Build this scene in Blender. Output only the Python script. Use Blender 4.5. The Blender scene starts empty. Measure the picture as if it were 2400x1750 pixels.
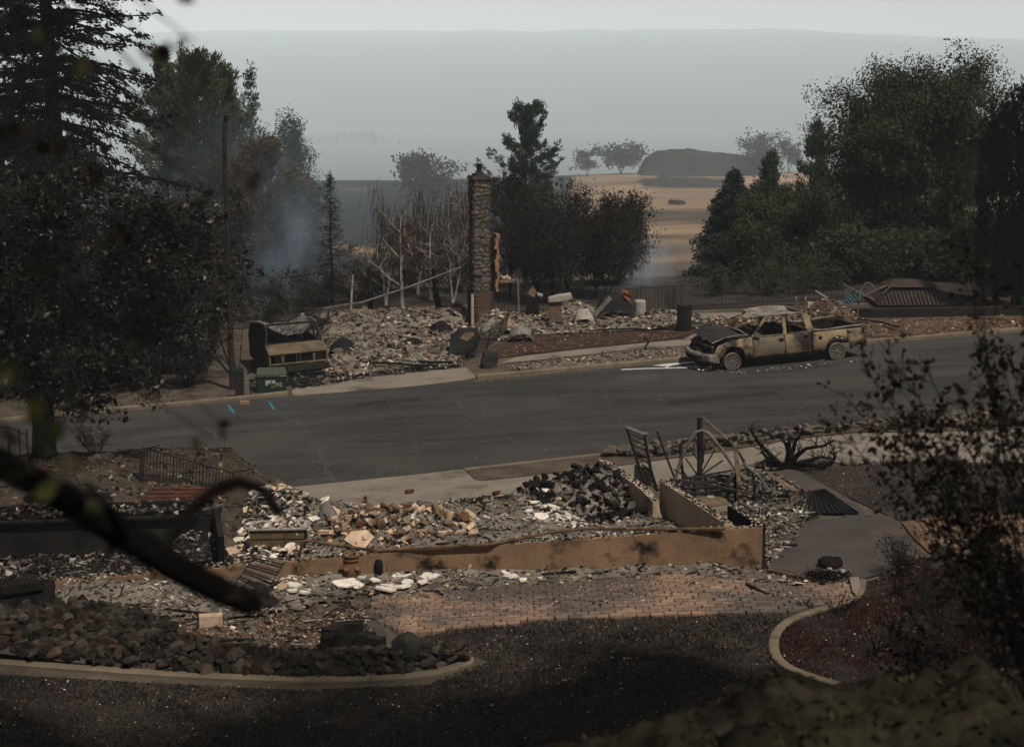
import bpy, bmesh, math, random
import numpy as np
from mathutils import Vector, Matrix, noise as mnoise
R = math.radians
SC = bpy.context.scene
COL = SC.collection
# ------------------------------------------------------------------ camera
F = 4015.0; ZC = 10.0; S = 0.043
PITCH = math.atan((875 - 135) / F)
cam = bpy.data.cameras.new('camera'); camo = bpy.data.objects.new('camera', cam); COL.objects.link(camo)
camo.location = (0, 0, ZC); camo.rotation_euler = (math.pi / 2 - PITCH, 0, 0)
cam.sensor_width = 36; cam.lens = 36 * F / 2400
cam.clip_start = 0.1; cam.clip_end = 30000
cam.dof.use_dof = True; cam.dof.focus_distance = 48; cam.dof.aperture_fstop = 3.4
SC.camera = camo
# ------------------------------------------------------------------ sky, sun, exposure
SUN = Vector((0.30, -0.45, 0.84)).normalized()
w = bpy.data.worlds.new('World'); SC.world = w; w.use_nodes = True
nt = w.node_tree; nt.nodes.clear()
sky = nt.nodes.new('ShaderNodeTexSky'); sky.sky_type = 'NISHITA'; sky.sun_disc = False
sky.sun_elevation = math.asin(SUN.z); sky.sun_rotation = math.atan2(SUN.x, SUN.y)
sky.air_density = 1.0; sky.dust_density = 0.6; sky.ozone_density = 1.0
hsv = nt.nodes.new('ShaderNodeHueSaturation'); hsv.inputs['Saturation'].default_value = 0.30
tint = nt.nodes.new('ShaderNodeMix'); tint.data_type = 'RGBA'; tint.blend_type = 'MULTIPLY'; tint.inputs[0].default_value = 1
tint.inputs[7].default_value = (1.0, 0.87, 0.83, 1)
bg = nt.nodes.new('ShaderNodeBackground'); bg.inputs['Strength'].default_value = 0.08
wo = nt.nodes.new('ShaderNodeOutputWorld')
nt.links.new(sky.outputs[0], hsv.inputs['Color']); nt.links.new(hsv.outputs[0], tint.inputs[6])
nt.links.new(tint.outputs[2], bg.inputs[0]); nt.links.new(bg.outputs[0], wo.inputs[0])
sl = bpy.data.lights.new('sun', 'SUN'); sl.energy = 5.0; sl.angle = R(1.6); sl.color = (1.0, 0.905, 0.785)
so = bpy.data.objects.new('sun', sl); COL.objects.link(so)
so.rotation_euler = (-SUN).to_track_quat('-Z', 'Y').to_euler()
vs = SC.view_settings; vs.view_transform = 'Standard'; vs.look = 'None'; vs.exposure = 0.30; vs.gamma = 1; vs.use_curve_mapping = False
cy = SC.cycles
cy.use_denoising = True; cy.max_bounces = 5; cy.diffuse_bounces = 2; cy.glossy_bounces = 2; cy.transmission_bounces = 3
cy.volume_bounces = 3; cy.transparent_max_bounces = 6; cy.sample_clamp_indirect = 4; cy.use_adaptive_sampling = True; cy.adaptive_threshold = 0.02
cy.volume_step_rate = 2.0; cy.volume_max_steps = 96
# ------------------------------------------------------------------ pixel <-> place helpers (2400 x 1750 photo pixels)
CP, SP = math.cos(PITCH), math.sin(PITCH)
def ray(px, py):
    u = (px - 1200) / F; v = (875 - py) / F
    return (u, CP + v * SP, -SP + v * CP)
def G(px, py, h=0.0):                       # where that line of sight meets the sloping ground (h above it)
    d = ray(px, py); t = (ZC - h) / (S * d[0] - d[2])
    return Vector((d[0] * t, d[1] * t, ZC + d[2] * t))
def at(px, py, D):                          # the point on it D metres out
    d = ray(px, py); t = D / d[1]
    return Vector((d[0] * t, D, ZC + d[2] * t))
def P(x, y, z):
    z = z - ZC; dep = y * CP - z * SP; up = y * SP + z * CP
    return 1200 + F * x / dep, 875 - F * up / dep
def ss(a, b, x):
    t = min(1, max(0, (x - a) / (b - a))); return t * t * (3 - 2 * t)
PROF = [(76, 0), (86, -1.2), (110, -5.5), (160, -12), (250, -20), (400, -28), (700, -38), (1100, -66), (1700, -120), (2600, -150), (4200, -150)]
def terr(x, y):
    z = S * min(42, max(-32, x))
    if y < 23.5:
        t = (23.5 - y) / 23.5
        z += 8.3 * t ** 1.25 if y > 0 else 8.3 - 0.05 * y
    elif y > 76:
        for (a, za), (b, zb) in zip(PROF, PROF[1:]):
            if y <= b:
                z += za + (zb - za) * (y - a) / (b - a); break
        else: z += -150
        z += (mnoise.noise((x * .006, y * .006, 3)) * 3.0 + mnoise.noise((x * .02, y * .02, 7)) * .8) * ss(90, 250, y)
    if x < -5.6 and 34.8 < y < 42:          # raised yard behind the basement wall
        e = ss(-5.6, -6.9, x)
        if y > 35.15: z += e * (0.75 + 0.42 * ss(36.0, 39.5, y)) * (1 - ss(39.8, 41.6, y)) + .10 * e * mnoise.noise((x * 1.3, y * 1.3, 1)) * (1 - ss(40, 41.5, y))
    return z
def T(px, D):                               # ground point D metres out in the picture column px
    x = (px - 1200) / F * D * CP
    for _ in range(3):
        z = terr(x, D); x = (px - 1200) / F * (D * CP - (z - ZC) * SP)
    return Vector((x, D, terr(x, D)))
# ------------------------------------------------------------------ mesh builder
rng = np.random.default_rng(7)
random.seed(7)
class MB:
    def __init__(s): s.v = []; s.f = {}; s.n = 0
    def raw(s, v, f, m=0):
        v = np.asarray(v, float).reshape(-1, 3)
        for k in set(len(q) for q in f) if not isinstance(f, np.ndarray) else [f.shape[1]]:
            a = np.array([q for q in f if len(q) == k]) if not isinstance(f, np.ndarray) else f
            mm = np.broadcast_to(np.asarray(m), (len(a),)) if not isinstance(m, (list,)) else np.array(m)
            s.f.setdefault(k, []).append((a + s.n, mm))
        s.v.append(v); s.n += len(v); return s
    def box(s, c, d, rz=0, m=0, rx=0, ry=0, taper=1.0):
        x, y, z = d[0] / 2, d[1] / 2, d[2] / 2
        v = np.array([(-x, -y, -z), (x, -y, -z), (x, y, -z), (-x, y, -z), (-x * taper, -y * taper, z), (x * taper, -y * taper, z), (x * taper, y * taper, z), (-x * taper, y * taper, z)])
        if rx or ry or rz:
            M = np.array((Matrix.Rotation(rz, 3, 'Z') @ Matrix.Rotation(ry, 3, 'Y') @ Matrix.Rotation(rx, 3, 'X')))
            v = v @ M.T
        return s.raw(v + np.array(c), [(3, 2, 1, 0), (4, 5, 6, 7), (0, 1, 5, 4), (1, 2, 6, 5), (2, 3, 7, 6), (3, 0, 4, 7)], m)
    def beam(s, p0, p1, w, h, m=0, up=(0, 0, 1)):       # a square bar between two points
        p0, p1 = Vector(p0), Vector(p1); d = (p1 - p0).normalized(); u = Vector(up)
        if abs(d.dot(u)) > .97: u = Vector((1, 0, 0))
        r = d.cross(u).normalized(); u = r.cross(d)
        v = [p + r * a * w / 2 + u * b * h / 2 for p in (p0, p1) for a, b in ((-1, -1), (1, -1), (1, 1), (-1, 1))]
        return s.raw([tuple(q) for q in v], [(0, 1, 2, 3), (7, 6, 5, 4), (0, 4, 5, 1), (1, 5, 6, 2), (2, 6, 7, 3), (3, 7, 4, 0)], m)
    def tube(s, pts, r, n=6, m=0, caps=True):
        pts = [Vector(p) for p in pts]; k = len(pts)
        r = [r] * k if not hasattr(r, '__len__') else r
        V = []; ref = Vector((0.13, 0.31, 0.94)); prev = None
        for i, p in enumerate(pts):
            d = (pts[min(i + 1, k - 1)] - pts[max(i - 1, 0)])
            d = d.normalized() if d.length > 1e-9 else Vector((0, 0, 1))
            a = prev if prev is not None else (ref if abs(d.dot(ref)) < .95 else Vector((1, 0, 0)))
            a = (a - d * a.dot(d)).normalized(); prev = a; b = d.cross(a)
            for j in range(n):
                t = 2 * math.pi * j / n; V.append(p + (a * math.cos(t) + b * math.sin(t)) * r[i])
        f = [(i * n + j, i * n + (j + 1) % n, (i + 1) * n + (j + 1) % n, (i + 1) * n + j) for i in range(k - 1) for j in range(n)]
        if caps: f += [tuple(range(n - 1, -1, -1)), tuple((k - 1) * n + j for j in range(n))]
        return s.raw([tuple(q) for q in V], f, m)
    def lathe(s, c, prof, n=16, m=0, M=None):
        V = [(r * math.cos(2 * math.pi * j / n), r * math.sin(2 * math.pi * j / n), z) for r, z in prof for j in range(n)]
        k = len(prof)
        f = [(i * n + j, i * n + (j + 1) % n, (i + 1) * n + (j + 1) % n, (i + 1) * n + j) for i in range(k - 1) for j in range(n)]
        f += [tuple(range(n - 1, -1, -1)), tuple((k - 1) * n + j for j in range(n))]
        V = np.array(V)
        if M is not None: V = V @ np.array(M).T
        return s.raw(V + np.array(c), f, m)
    def prism(s, poly, z0, z1, m=0):                    # polygon in xy, extruded; z may be callables of (x, y)
        n = len(poly)
        a = [(x, y, z0(x, y) if callable(z0) else z0) for x, y in poly]
        b = [(x, y, z1(x, y) if callable(z1) else z1) for x, y in poly]
        return s.raw(a + b, [tuple(range(n - 1, -1, -1)), tuple(range(n, 2 * n))] + [(i, (i + 1) % n, n + (i + 1) % n, n + i) for i in range(n)], m)
    def panel(s, poly, y0, y1, m=0):                    # polygon in xz, extruded along y
        n = len(poly); a = [(x, y0, z) for x, z in poly]; b = [(x, y1, z) for x, z in poly]
        return s.raw(a + b, [tuple(range(n)), tuple(range(2 * n - 1, n - 1, -1))] + [((i + 1) % n, i, n + i, n + (i + 1) % n) for i in range(n)], m)
    def grid(s, fn, nu, nv, m=0):
        V = [fn(i / nu, j / nv) for j in range(nv + 1) for i in range(nu + 1)]
        f = [(j * (nu + 1) + i, j * (nu + 1) + i + 1, (j + 1) * (nu + 1) + i + 1, (j + 1) * (nu + 1) + i) for j in range(nv) for i in range(nu)]
        return s.raw([tuple(v) for v in V], f, m)
    def sticks(s, p0, p1, r0, r1, m=0, n=3):            # many straight twigs at once
        p0 = np.asarray(p0, float); p1 = np.asarray(p1, float); N = len(p0)
        if N == 0: return s
        r0 = np.broadcast_to(np.asarray(r0, float), (N,)); r1 = np.broadcast_to(np.asarray(r1, float), (N,))
        d = p1 - p0; d /= np.linalg.norm(d, axis=1, keepdims=True) + 1e-9
        a = np.cross(d, np.where(np.abs(d[:, 2:3]) < .9, [[0, 0, 1.]], [[1., 0, 0]])); a /= np.linalg.norm(a, axis=1, keepdims=True) + 1e-9
        b = np.cross(d, a); V = np.zeros((N, 2 * n, 3))
        for j in range(n):
            t = 2 * math.pi * j / n; o = a * math.cos(t) + b * math.sin(t)
            V[:, j] = p0 + o * r0[:, None]; V[:, n + j] = p1 + o * r1[:, None]
        f = np.array([(j, (j + 1) % n, n + (j + 1) % n, n + j) for j in range(n)])
        return s.raw(V.reshape(-1, 3), (f[None] + (np.arange(N) * 2 * n)[:, None, None]).reshape(-1, 4), m)
    def leaves(s, c, size, asp=2.0, m=0, d=None, spread=1.0, g=None):     # diamond leaves; d = preferred direction
        g = g or rng; c = np.asarray(c, float); N = len(c)
        if N == 0: return s
        sz = np.broadcast_to(np.asarray(size, float), (N,)) * g.uniform(.65, 1.35, N)
        a = g.normal(size=(N, 3)) * spread
        if d is not None: a = a + np.asarray(d)
        a /= np.linalg.norm(a, axis=1, keepdims=True) + 1e-9
        b = np.cross(a, g.normal(size=(N, 3))); b /= np.linalg.norm(b, axis=1, keepdims=True) + 1e-9
        n_ = np.cross(a, b)
        L = (sz / 2)[:, None]; W = L / asp
        V = np.stack([c - a * L, c + b * W + n_ * W * .25, c + a * L, c - b * W + n_ * W * .25], 1).reshape(-1, 3)
        return s.raw(V, np.arange(4 * N).reshape(-1, 4), m if np.ndim(m) else m)
    def chips(s, c, size, mats, thick=.18, tilt=.5, g=None, asp=1.7):   # many small flat fragments
        g = g or rng; c = np.asarray(c, float); N = len(c)
        if N == 0: return s
        sz = np.broadcast_to(np.asarray(size, float), (N,))
        ang = np.sort((np.arange(4)[None] + g.uniform(-.35, .35, (N, 4))) * math.pi / 2, axis=1)
        rad = g.uniform(.55, 1.0, (N, 4)) * sz[:, None] / 2
        yaw = g.uniform(0, 2 * math.pi, N)
        k = g.uniform(1 / asp, 1, N)[:, None]
        x = rad * np.cos(ang); y = rad * np.sin(ang) * k
        h = (sz * thick * g.uniform(.5, 1.3, N))[:, None]
        loc = np.concatenate([np.stack([x, y, -h / 2 + 0 * x], 2), np.stack([x * .93, y * .93, h / 2 + 0 * x], 2)], 1)
        t1 = g.normal(size=N) * tilt; t2 = g.normal(size=N) * tilt
        cz, sz_ = np.cos(yaw), np.sin(yaw); c1, s1 = np.cos(t1), np.sin(t1); c2, s2 = np.cos(t2), np.sin(t2)
        Rz = np.zeros((N, 3, 3)); Rz[:, 0, 0] = cz; Rz[:, 0, 1] = -sz_; Rz[:, 1, 0] = sz_; Rz[:, 1, 1] = cz; Rz[:, 2, 2] = 1
        Rx = np.zeros((N, 3, 3)); Rx[:, 0, 0] = 1; Rx[:, 1, 1] = c1; Rx[:, 1, 2] = -s1; Rx[:, 2, 1] = s1; Rx[:, 2, 2] = c1
        Ry = np.zeros((N, 3, 3)); Ry[:, 1, 1] = 1; Ry[:, 0, 0] = c2; Ry[:, 0, 2] = s2; Ry[:, 2, 0] = -s2; Ry[:, 2, 2] = c2
        M = Rx @ Ry @ Rz
        V = np.einsum('nij,nkj->nki', M, loc) + c[:, None]
        f = np.array([(3, 2, 1, 0), (4, 5, 6, 7), (0, 1, 5, 4), (1, 2, 6, 5), (2, 3, 7, 6), (3, 0, 4, 7)])
        mm = np.repeat(np.broadcast_to(np.asarray(mats), (N,)), 6)
        return s.raw(V.reshape(-1, 3), (f[None] + (np.arange(N) * 8)[:, None, None]).reshape(-1, 4), mm)
    def mesh(s, name, mats, smooth=False):
        me = bpy.data.meshes.new(name)
        V = np.concatenate(s.v); me.vertices.add(len(V)); me.vertices.foreach_set('co', V.ravel())
        li, st, mi, o = [], [], [], 0
        for k, L in s.f.items():
            for a, mm in L:
                li.append(a.ravel()); st.append(o + np.arange(len(a)) * k); mi.append(mm); o += a.size
        li = np.concatenate(li); st = np.concatenate(st); mi = np.concatenate(mi)
        me.loops.add(len(li)); me.loops.foreach_set('vertex_index', li.astype(np.int32))
        me.polygons.add(len(st)); me.polygons.foreach_set('loop_start', st.astype(np.int32))
        me.polygons.foreach_set('material_index', mi.astype(np.int32))
        me.polygons.foreach_set('use_smooth', np.full(len(st), smooth))
        me.update(calc_edges=True)
        for q in (mats if isinstance(mats, (list, tuple)) else [mats]): me.materials.append(q)
        return me
    def build(s, name, mats, parent=None, smooth=False, label=None, cat=None, group=None, kind=None, loc=None):
        return obj(name, s.mesh(name, mats, smooth), parent, label, cat, group, kind, loc)
def obj(name, me, parent=None, label=None, cat=None, group=None, kind=None, loc=None, rz=0):
    o = bpy.data.objects.new(name, me); COL.objects.link(o)
    if parent: o.parent = parent
    if loc is not None: o.location = loc
    if rz: o.rotation_euler = (0, 0, rz)
    if label: o['label'] = label
    if cat: o['category'] = cat
    if group: o['group'] = group
    if kind: o['kind'] = kind
    return o
def thing(name, label, cat, loc=(0, 0, 0), rz=0, group=None):
    o = obj(name, None, None, label, cat, group, None, loc, rz); o.empty_display_size = .2
    return o
def copy_tree(o, parent=None):
    c = o.copy(); COL.objects.link(c)
    if parent: c.parent = parent
    for ch in list(o.children): copy_tree(ch, c)
    return c
# ------------------------------------------------------------------ materials
KALB = 0.42                                  # darkens every base colour to carry the scene's dark exposure
def lin(c):
    return tuple(v * KALB for v in c) if c else c
def mat(name, c1, c2=None, scale=3.0, rough=.85, bump=0, bscale=25, metal=0, c3=None, s3=1.2, t3=(.55, .65), world=False, stretch=None, rand=0, spec=.0, soft=(.35, .65), fine=0, trans=0):
    c1, c2, c3 = lin(c1), lin(c2), lin(c3)
    m = bpy.data.materials.new(name); m.use_nodes = True; t = m.node_tree; N, L = t.nodes, t.links
    b = N['Principled BSDF']; b.inputs['Roughness'].default_value = rough; b.inputs['Metallic'].default_value = metal
    b.inputs['Specular IOR Level'].default_value = spec
    if world: co = N.new('ShaderNodeNewGeometry').outputs['Position']
    else: co = N.new('ShaderNodeTexCoord').outputs['Object']
    if rand:
        oi_ = N.new('ShaderNodeObjectInfo'); vm = N.new('ShaderNodeVectorMath'); vm.operation = 'MULTIPLY_ADD'; vm.inputs[1].default_value = (1, 1, 1)
        cbx = N.new('ShaderNodeCombineXYZ'); ms_ = N.new('ShaderNodeMath'); ms_.operation = 'MULTIPLY'; ms_.inputs[1].default_value = 37.0 if not world else 0.0
        L.new(oi_.outputs['Random'], ms_.inputs[0]); [L.new(ms_.outputs[0], cbx.inputs[i]) for i in range(3)]; L.new(co, vm.inputs[0]); L.new(cbx.outputs[0], vm.inputs[2]); co = vm.outputs[0]
    if stretch:
        mp = N.new('ShaderNodeMapping'); mp.inputs['Scale'].default_value = stretch; mp.inputs['Rotation'].default_value = (0, 0, R(-15) if world else 0)
        L.new(co, mp.inputs[0]); cs = mp.outputs[0]
    else: cs = co
    def nz(sc, c=cs, det=6, ro=.6):
        n = N.new('ShaderNodeTexNoise'); n.inputs['Scale'].default_value = sc; n.inputs['Detail'].default_value = det; n.inputs['Roughness'].default_value = ro
        L.new(c, n.inputs['Vector']); return n.outputs['Fac']
    def mp_(v, lo, hi, a=0, bb=1):
        r = N.new('ShaderNodeMapRange'); r.inputs[1].default_value = lo; r.inputs[2].default_value = hi; r.inputs[3].default_value = a; r.inputs[4].default_value = bb
        L.new(v, r.inputs[0]); return r.outputs[0]
    def mix(f, a, bb, mode='MIX'):
        x = N.new('ShaderNodeMix'); x.data_type = 'RGBA'; x.blend_type = mode
        for k, q in ((0, f), (6, a), (7, bb)):
            if isinstance(q, (tuple, float, int)): x.inputs[k].default_value = (*q, 1) if isinstance(q, tuple) else q
            else: L.new(q, x.inputs[k])
        return x.outputs[2]
    out = None
    if c2: out = mix(mp_(nz(scale), *soft), tuple(c1), tuple(c2))
    if c3: out = mix(mp_(nz(s3, co), *t3), out or tuple(c1), tuple(c3))
    if fine:
        f_ = mp_(nz(scale * 14, co, 3), .3, .7, 1 - fine, 1 + fine)
        cb = N.new('ShaderNodeCombineColor'); [L.new(f_, cb.inputs[i]) for i in range(3)]
        out = mix(1.0, out or tuple(c1), cb.outputs[0], 'MULTIPLY')
    if rand:
        oi = N.new('ShaderNodeObjectInfo'); f_ = mp_(oi.outputs['Random'], 0, 1, 1 - rand, 1 + rand)
        cb = N.new('ShaderNodeCombineColor'); [L.new(f_, cb.inputs[i]) for i in range(3)]
        out = mix(1.0, out or tuple(c1), cb.outputs[0], 'MULTIPLY')
    if out is None: b.inputs['Base Color'].default_value = (*c1, 1)
    else: L.new(out, b.inputs['Base Color'])
    if bump:
        bp = N.new('ShaderNodeBump'); bp.inputs['Strength'].default_value = min(1, bump); bp.inputs['Distance'].default_value = .02 + .03 * bump
        L.new(nz(bscale, co, 5), bp.inputs['Height']); L.new(bp.outputs[0], b.inputs['Normal'])
    if trans:
        tr = N.new('ShaderNodeBsdfTranslucent'); ms = N.new('ShaderNodeMixShader'); ms.inputs[0].default_value = trans
        if out is None: tr.inputs[0].default_value = (*c1, 1)
        else: L.new(out, tr.inputs[0])
        L.new(b.outputs[0], ms.inputs[1]); L.new(tr.outputs[0], ms.inputs[2]); L.new(ms.outputs[0], N['Material Output'].inputs[0])
    return m
M = {}
M['asphalt'] = mat('asphalt', (.050, .050, .048), (.078, .076, .072), .8, .9, .25, 60, c3=(.086, .080, .072), s3=.22, t3=(.48, .66), world=True, stretch=(.3, 2.2, 1), fine=.12)
M['asphalt_patch'] = mat('asphalt_patch', (.10, .097, .092), (.082, .08, .076), 2, .9, .2, 60, world=True)
M['crack'] = mat('crack_filler', (.17, .16, .15), (.09, .086, .08), 4, .9, world=True)
M['concrete'] = mat('concrete', (.30, .265, .215), (.225, .20, .165), 1.1, .9, .15, 40, c3=(.10, .09, .075), s3=.55, t3=(.56, .72), world=True, fine=.08)
M['concrete_dark'] = mat('scorched_concrete', (.105, .094, .086), (.075, .068, .062), 1.3, .85, .15, 30, c3=(.13, .098, .08), s3=.6, t3=(.5, .7), world=True, fine=.08)
M['curb'] = mat('curb_concrete', (.25, .205, .145), (.17, .14, .10), 2.0, .9, .2, 30, c3=(.06, .05, .04), s3=.8, t3=(.6, .75), world=True, fine=.1)
M['dirt'] = mat('ashy_dirt', (.15, .12, .09), (.08, .066, .052), 1.2, .95, .6, 14, c3=(.16, .145, .125), s3=2.5, t3=(.56, .72), world=True, fine=.3)
M['rust_dirt'] = mat('rusty_dirt', (.18, .108, .066), (.085, .056, .04), 1.4, .95, .6, 16, c3=(.24, .20, .16), s3=2.2, t3=(.58, .7), world=True, fine=.25)
M['mulch'] = mat('burnt_mulch', (.055, .035, .028), (.10, .062, .046), 1.2, .95, .7, 22, c3=(.035, .028, .024), s3=.8, world=True, fine=.3)
M['redmulch'] = mat('red_mulch', (.040, .018, .016), (.024, .014, .012), 3, .95, .7, 26, c3=(.05, .047, .043), s3=.9, t3=(.48, .66), world=True, fine=.35)
M['lawn'] = mat('burnt_lawn', (.070, .061, .051), (.038, .034, .029), 1.6, .95, .7, 30, c3=(.078, .066, .052), s3=.45, t3=(.54, .74), world=True, fine=.35)
M['yard'] = mat('black_yard', (.050, .045, .040), (.076, .065, .056), .9, .95, .6, 20, c3=(.085, .076, .066), s3=2.0, t3=(.6, .75), world=True, fine=.3)
M['orange_dirt'] = mat('orange_dirt', (.20, .125, .075), (.115, .08, .058), 1.2, .95, .6, 14, c3=(.25, .215, .18), s3=1.6, t3=(.55, .7), world=True, fine=.25)
M['char'] = mat('charred_black', (.014, .013, .012), (.028, .026, .024), 6, .9, .5, 30)
M['charwood'] = mat('charred_wood', (.012, .011, .010), (.035, .032, .028), 8, .8, .6, 22, stretch=(1, 1, .2))
M['steel_black'] = mat('burnt_black_steel', (.013, .0125, .012), (.03, .025, .021), 5, .6, .2, 30, metal=.1, spec=.2)
M['steel_grey'] = mat('burnt_grey_steel', (.26, .235, .20), (.11, .098, .084), 4, .6, .2, 30, metal=.15, spec=.3)
M['rustpipe'] = mat('rusty_pipe', (.24, .15, .085), (.10, .068, .045), 5, .75, .2, 30, c3=(.04, .035, .03), s3=1.5, t3=(.6, .72))
M['wood'] = mat('scorched_wood', (.42, .30, .195), (.17, .125, .088), 5, .85, .3, 25, c3=(.03, .025, .02), s3=3, t3=(.55, .68))
M['wood_grey'] = mat('grey_wood', (.22, .20, .175), (.11, .10, .088), 5, .85, .3, 25)
M['plaster'] = mat('white_plaster', (1.15, 1.07, .93), (.80, .73, .62), 4, .9, .2, 30, rand=.15)
M['plaster_tan'] = mat('tan_plaster', (.80, .60, .43), (.55, .40, .28), 4, .9, .2, 30, rand=.15)
M['ash'] = mat('grey_ash', (.52, .48, .42), (.32, .295, .26), 6, .95, .3, 30)
M['ash_dark'] = mat('dark_ash', (.17, .155, .135), (.085, .078, .07), 6, .95, .3, 30)
M['ash_mid'] = mat('settled_ash', (.30, .265, .215), (.16, .142, .118), 2.0, .95, .5, 18, c3=(.09, .08, .068), s3=1.1, t3=(.52, .68), world=True, fine=.3)
M['brown_chip'] = mat('brown_fragment', (.24, .17, .115), (.13, .095, .066), 6, .9, .2, 30)
M['red_brick'] = mat('red_brick', (.165, .062, .042), (.10, .044, .034), 6, .9, .3, 30, c3=(.04, .032, .03), s3=3, t3=(.55, .7), rand=.2)
M['foundation'] = mat('scorched_foundation', (.37, .235, .14), (.22, .145, .09), 1.1, .9, .25, 12, c3=(.03, .025, .022), s3=1.0, t3=(.55, .64), world=True, fine=.12)
M['inwall'] = mat('inner_concrete_wall', (.60, .47, .335), (.42, .33, .24), .9, .9, .2, 10, c3=(.09, .075, .062), s3=.9, t3=(.56, .74), world=True, fine=.15)
M['wallblack'] = mat('blackened_wall', (.016, .015, .015), (.034, .03, .027), 1.4, .9, .4, 10, world=True)
M['stone'] = mat('chimney_stone', (.20, .165, .128), (.10, .085, .07), 3, .9, .5, 18, c3=(.20, .10, .066), s3=1.1, t3=(.58, .72), rand=.22, fine=.2)
M['mortar'] = mat('chimney_mortar', (.095, .082, .068), (.055, .048, .042), 4, .95, .4, 25)
M['cbrick'] = mat('firebox_brick', (.155, .098, .066), (.11, .072, .052), 3, .9, .3, 25, rand=.12)
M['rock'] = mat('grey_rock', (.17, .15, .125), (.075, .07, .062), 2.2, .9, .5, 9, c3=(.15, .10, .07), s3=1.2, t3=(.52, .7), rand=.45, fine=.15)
M['rock_dark'] = mat('shade_darkened_rock', (.074, .066, .050), (.036, .032, .026), 2.4, .9, .5, 9, c3=(.078, .046, .034), s3=1.0, t3=(.52, .7), rand=.55, fine=.15)  # tone lowered to carry the shade over the rock bed
M['boulder'] = mat('dark_boulder', (.055, .054, .052), (.03, .03, .029), 2.0, .8, .6, 7)
M['paver'] = mat('clay_paver', (.40, .265, .185), (.30, .205, .15), .7, .9, .25, 30, c3=(.15, .125, .11), s3=.5, t3=(.42, .56), world=True, rand=.2)
M['paverjoint'] = mat('paver_bed', (.11, .085, .068), (.07, .058, .048), 6, .95, world=True)
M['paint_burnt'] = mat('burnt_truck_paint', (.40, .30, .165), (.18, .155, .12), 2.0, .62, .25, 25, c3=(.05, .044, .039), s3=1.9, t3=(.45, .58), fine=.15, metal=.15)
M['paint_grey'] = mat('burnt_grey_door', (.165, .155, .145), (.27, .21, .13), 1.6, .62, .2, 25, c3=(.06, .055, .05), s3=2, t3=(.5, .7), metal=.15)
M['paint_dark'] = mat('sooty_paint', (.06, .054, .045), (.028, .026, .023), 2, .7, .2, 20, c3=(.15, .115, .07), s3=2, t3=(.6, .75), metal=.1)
M['pale_burnt'] = mat('ash_whitened_metal', (.36, .33, .28), (.18, .16, .13), 4, .7, .2, 30, c3=(.05, .045, .04), s3=3, t3=(.55, .7))
M['van_tan'] = mat('burnt_van_paint', (.21, .165, .105), (.10, .08, .056), 3, .7, .25, 25, c3=(.05, .043, .036), s3=2.2, t3=(.56, .7))
M['rim'] = mat('alloy_rim', (.46, .41, .35), (.26, .235, .20), 5, .45, metal=.5)
M['green_box'] = mat('dark_green_enamel', (.022, .040, .030), (.028, .046, .034), 4, .6, .05, 20)
M['green_lid'] = mat('sunlit_green_lid', (.085, .105, .075), (.07, .09, .066), 4, .55, .05, 20)  # lighter than the body: sunlit top put into the colour
M['sticker'] = mat('white_sticker', (.55, .55, .53), (.40, .40, .38), 9, .7)
M['sticker_g'] = mat('yellow_green_sticker', (.12, .15, .05))
M['ink'] = mat('black_print', (.02, .02, .02))
M['bluepaint'] = mat('blue_marking_paint', (.07, .30, .42), (.05, .18, .25), 12, .9, world=True)
M['alu'] = mat('melted_aluminium', (.95, .93, .90), (.6, .58, .56), 5, .5, spec=.3)
M['pole'] = mat('lamp_pole_steel', (.055, .052, .045), (.035, .033, .03), 4, .6, metal=.2)
M['gravel'] = mat('gutter_gravel', (.30, .26, .21), (.15, .13, .11), 9, .9)
M['rustsheet'] = mat('rust_orange_sheet', (.30, .12, .04), (.16, .075, .035), 5, .8)
M['sheetblack'] = mat('black_sheet_metal', (.017, .017, .018), (.035, .034, .033), 2, .6, .3, 8)
M['teal'] = mat('teal_plastic', (.10, .24, .25), (.06, .16, .17), 4, .6)
M['gazroof'] = mat('gazebo_roof', (.085, .062, .052), (.055, .042, .037), 3, .85, .2, 20)
M['gazdark'] = mat('gazebo_timber', (.045, .037, .032), (.03, .026, .023), 4, .85)
M['terracotta'] = mat('terracotta', (.22, .115, .065), (.15, .08, .05), 4, .85, .2, 20)
M['deck'] = mat('pool_deck', (.30, .275, .235), (.22, .20, .17), 2, .9, world=True)
M['water'] = mat('pool_water', (.012, .035, .055), rough=.12, spec=.5)
M['bark'] = mat('dark_bark', (.022, .019, .016), (.038, .032, .026), 6, .9, .6, 20, stretch=(1, 1, .25))
M['bark_burnt'] = mat('burnt_bark', (.012, .012, .013), (.026, .025, .024), 6, .9, .6, 20)
M['bark_green'] = mat('mossy_bark', (.034, .036, .026), (.02, .021, .016), 5, .9, .6, 14)
M['birch'] = mat('pale_birch_bark', (.62, .56, .48), (.28, .24, .20), 7, .85, .2, 20, c3=(.04, .034, .03), s3=4, t3=(.56, .66))
def leafmat(n, a, b, c, sc=.5, rough=.6, trans=.2, spec=.03):
    return mat(n, a, b, sc, rough, c3=c, s3=sc * 5, t3=(.45, .7), world=True, trans=trans, spec=spec, fine=.3, soft=(.4, .62))
M['lf_black'] = leafmat('scorched_black_needles', (.007, .008, .007), (.012, .0125, .010), (.016, .012, .009), trans=.05)
M['lf_brush'] = leafmat('scorched_glossy_leaves', (.013, .0125, .009), (.022, .021, .013), (.026, .017, .012), .6, .42, .1, .18)
M['lf_pine'] = leafmat('dusty_pine_needles', (0.068, 0.099, 0.057), (0.104, 0.118, 0.057), (0.162, 0.129, 0.065), .22)
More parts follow.
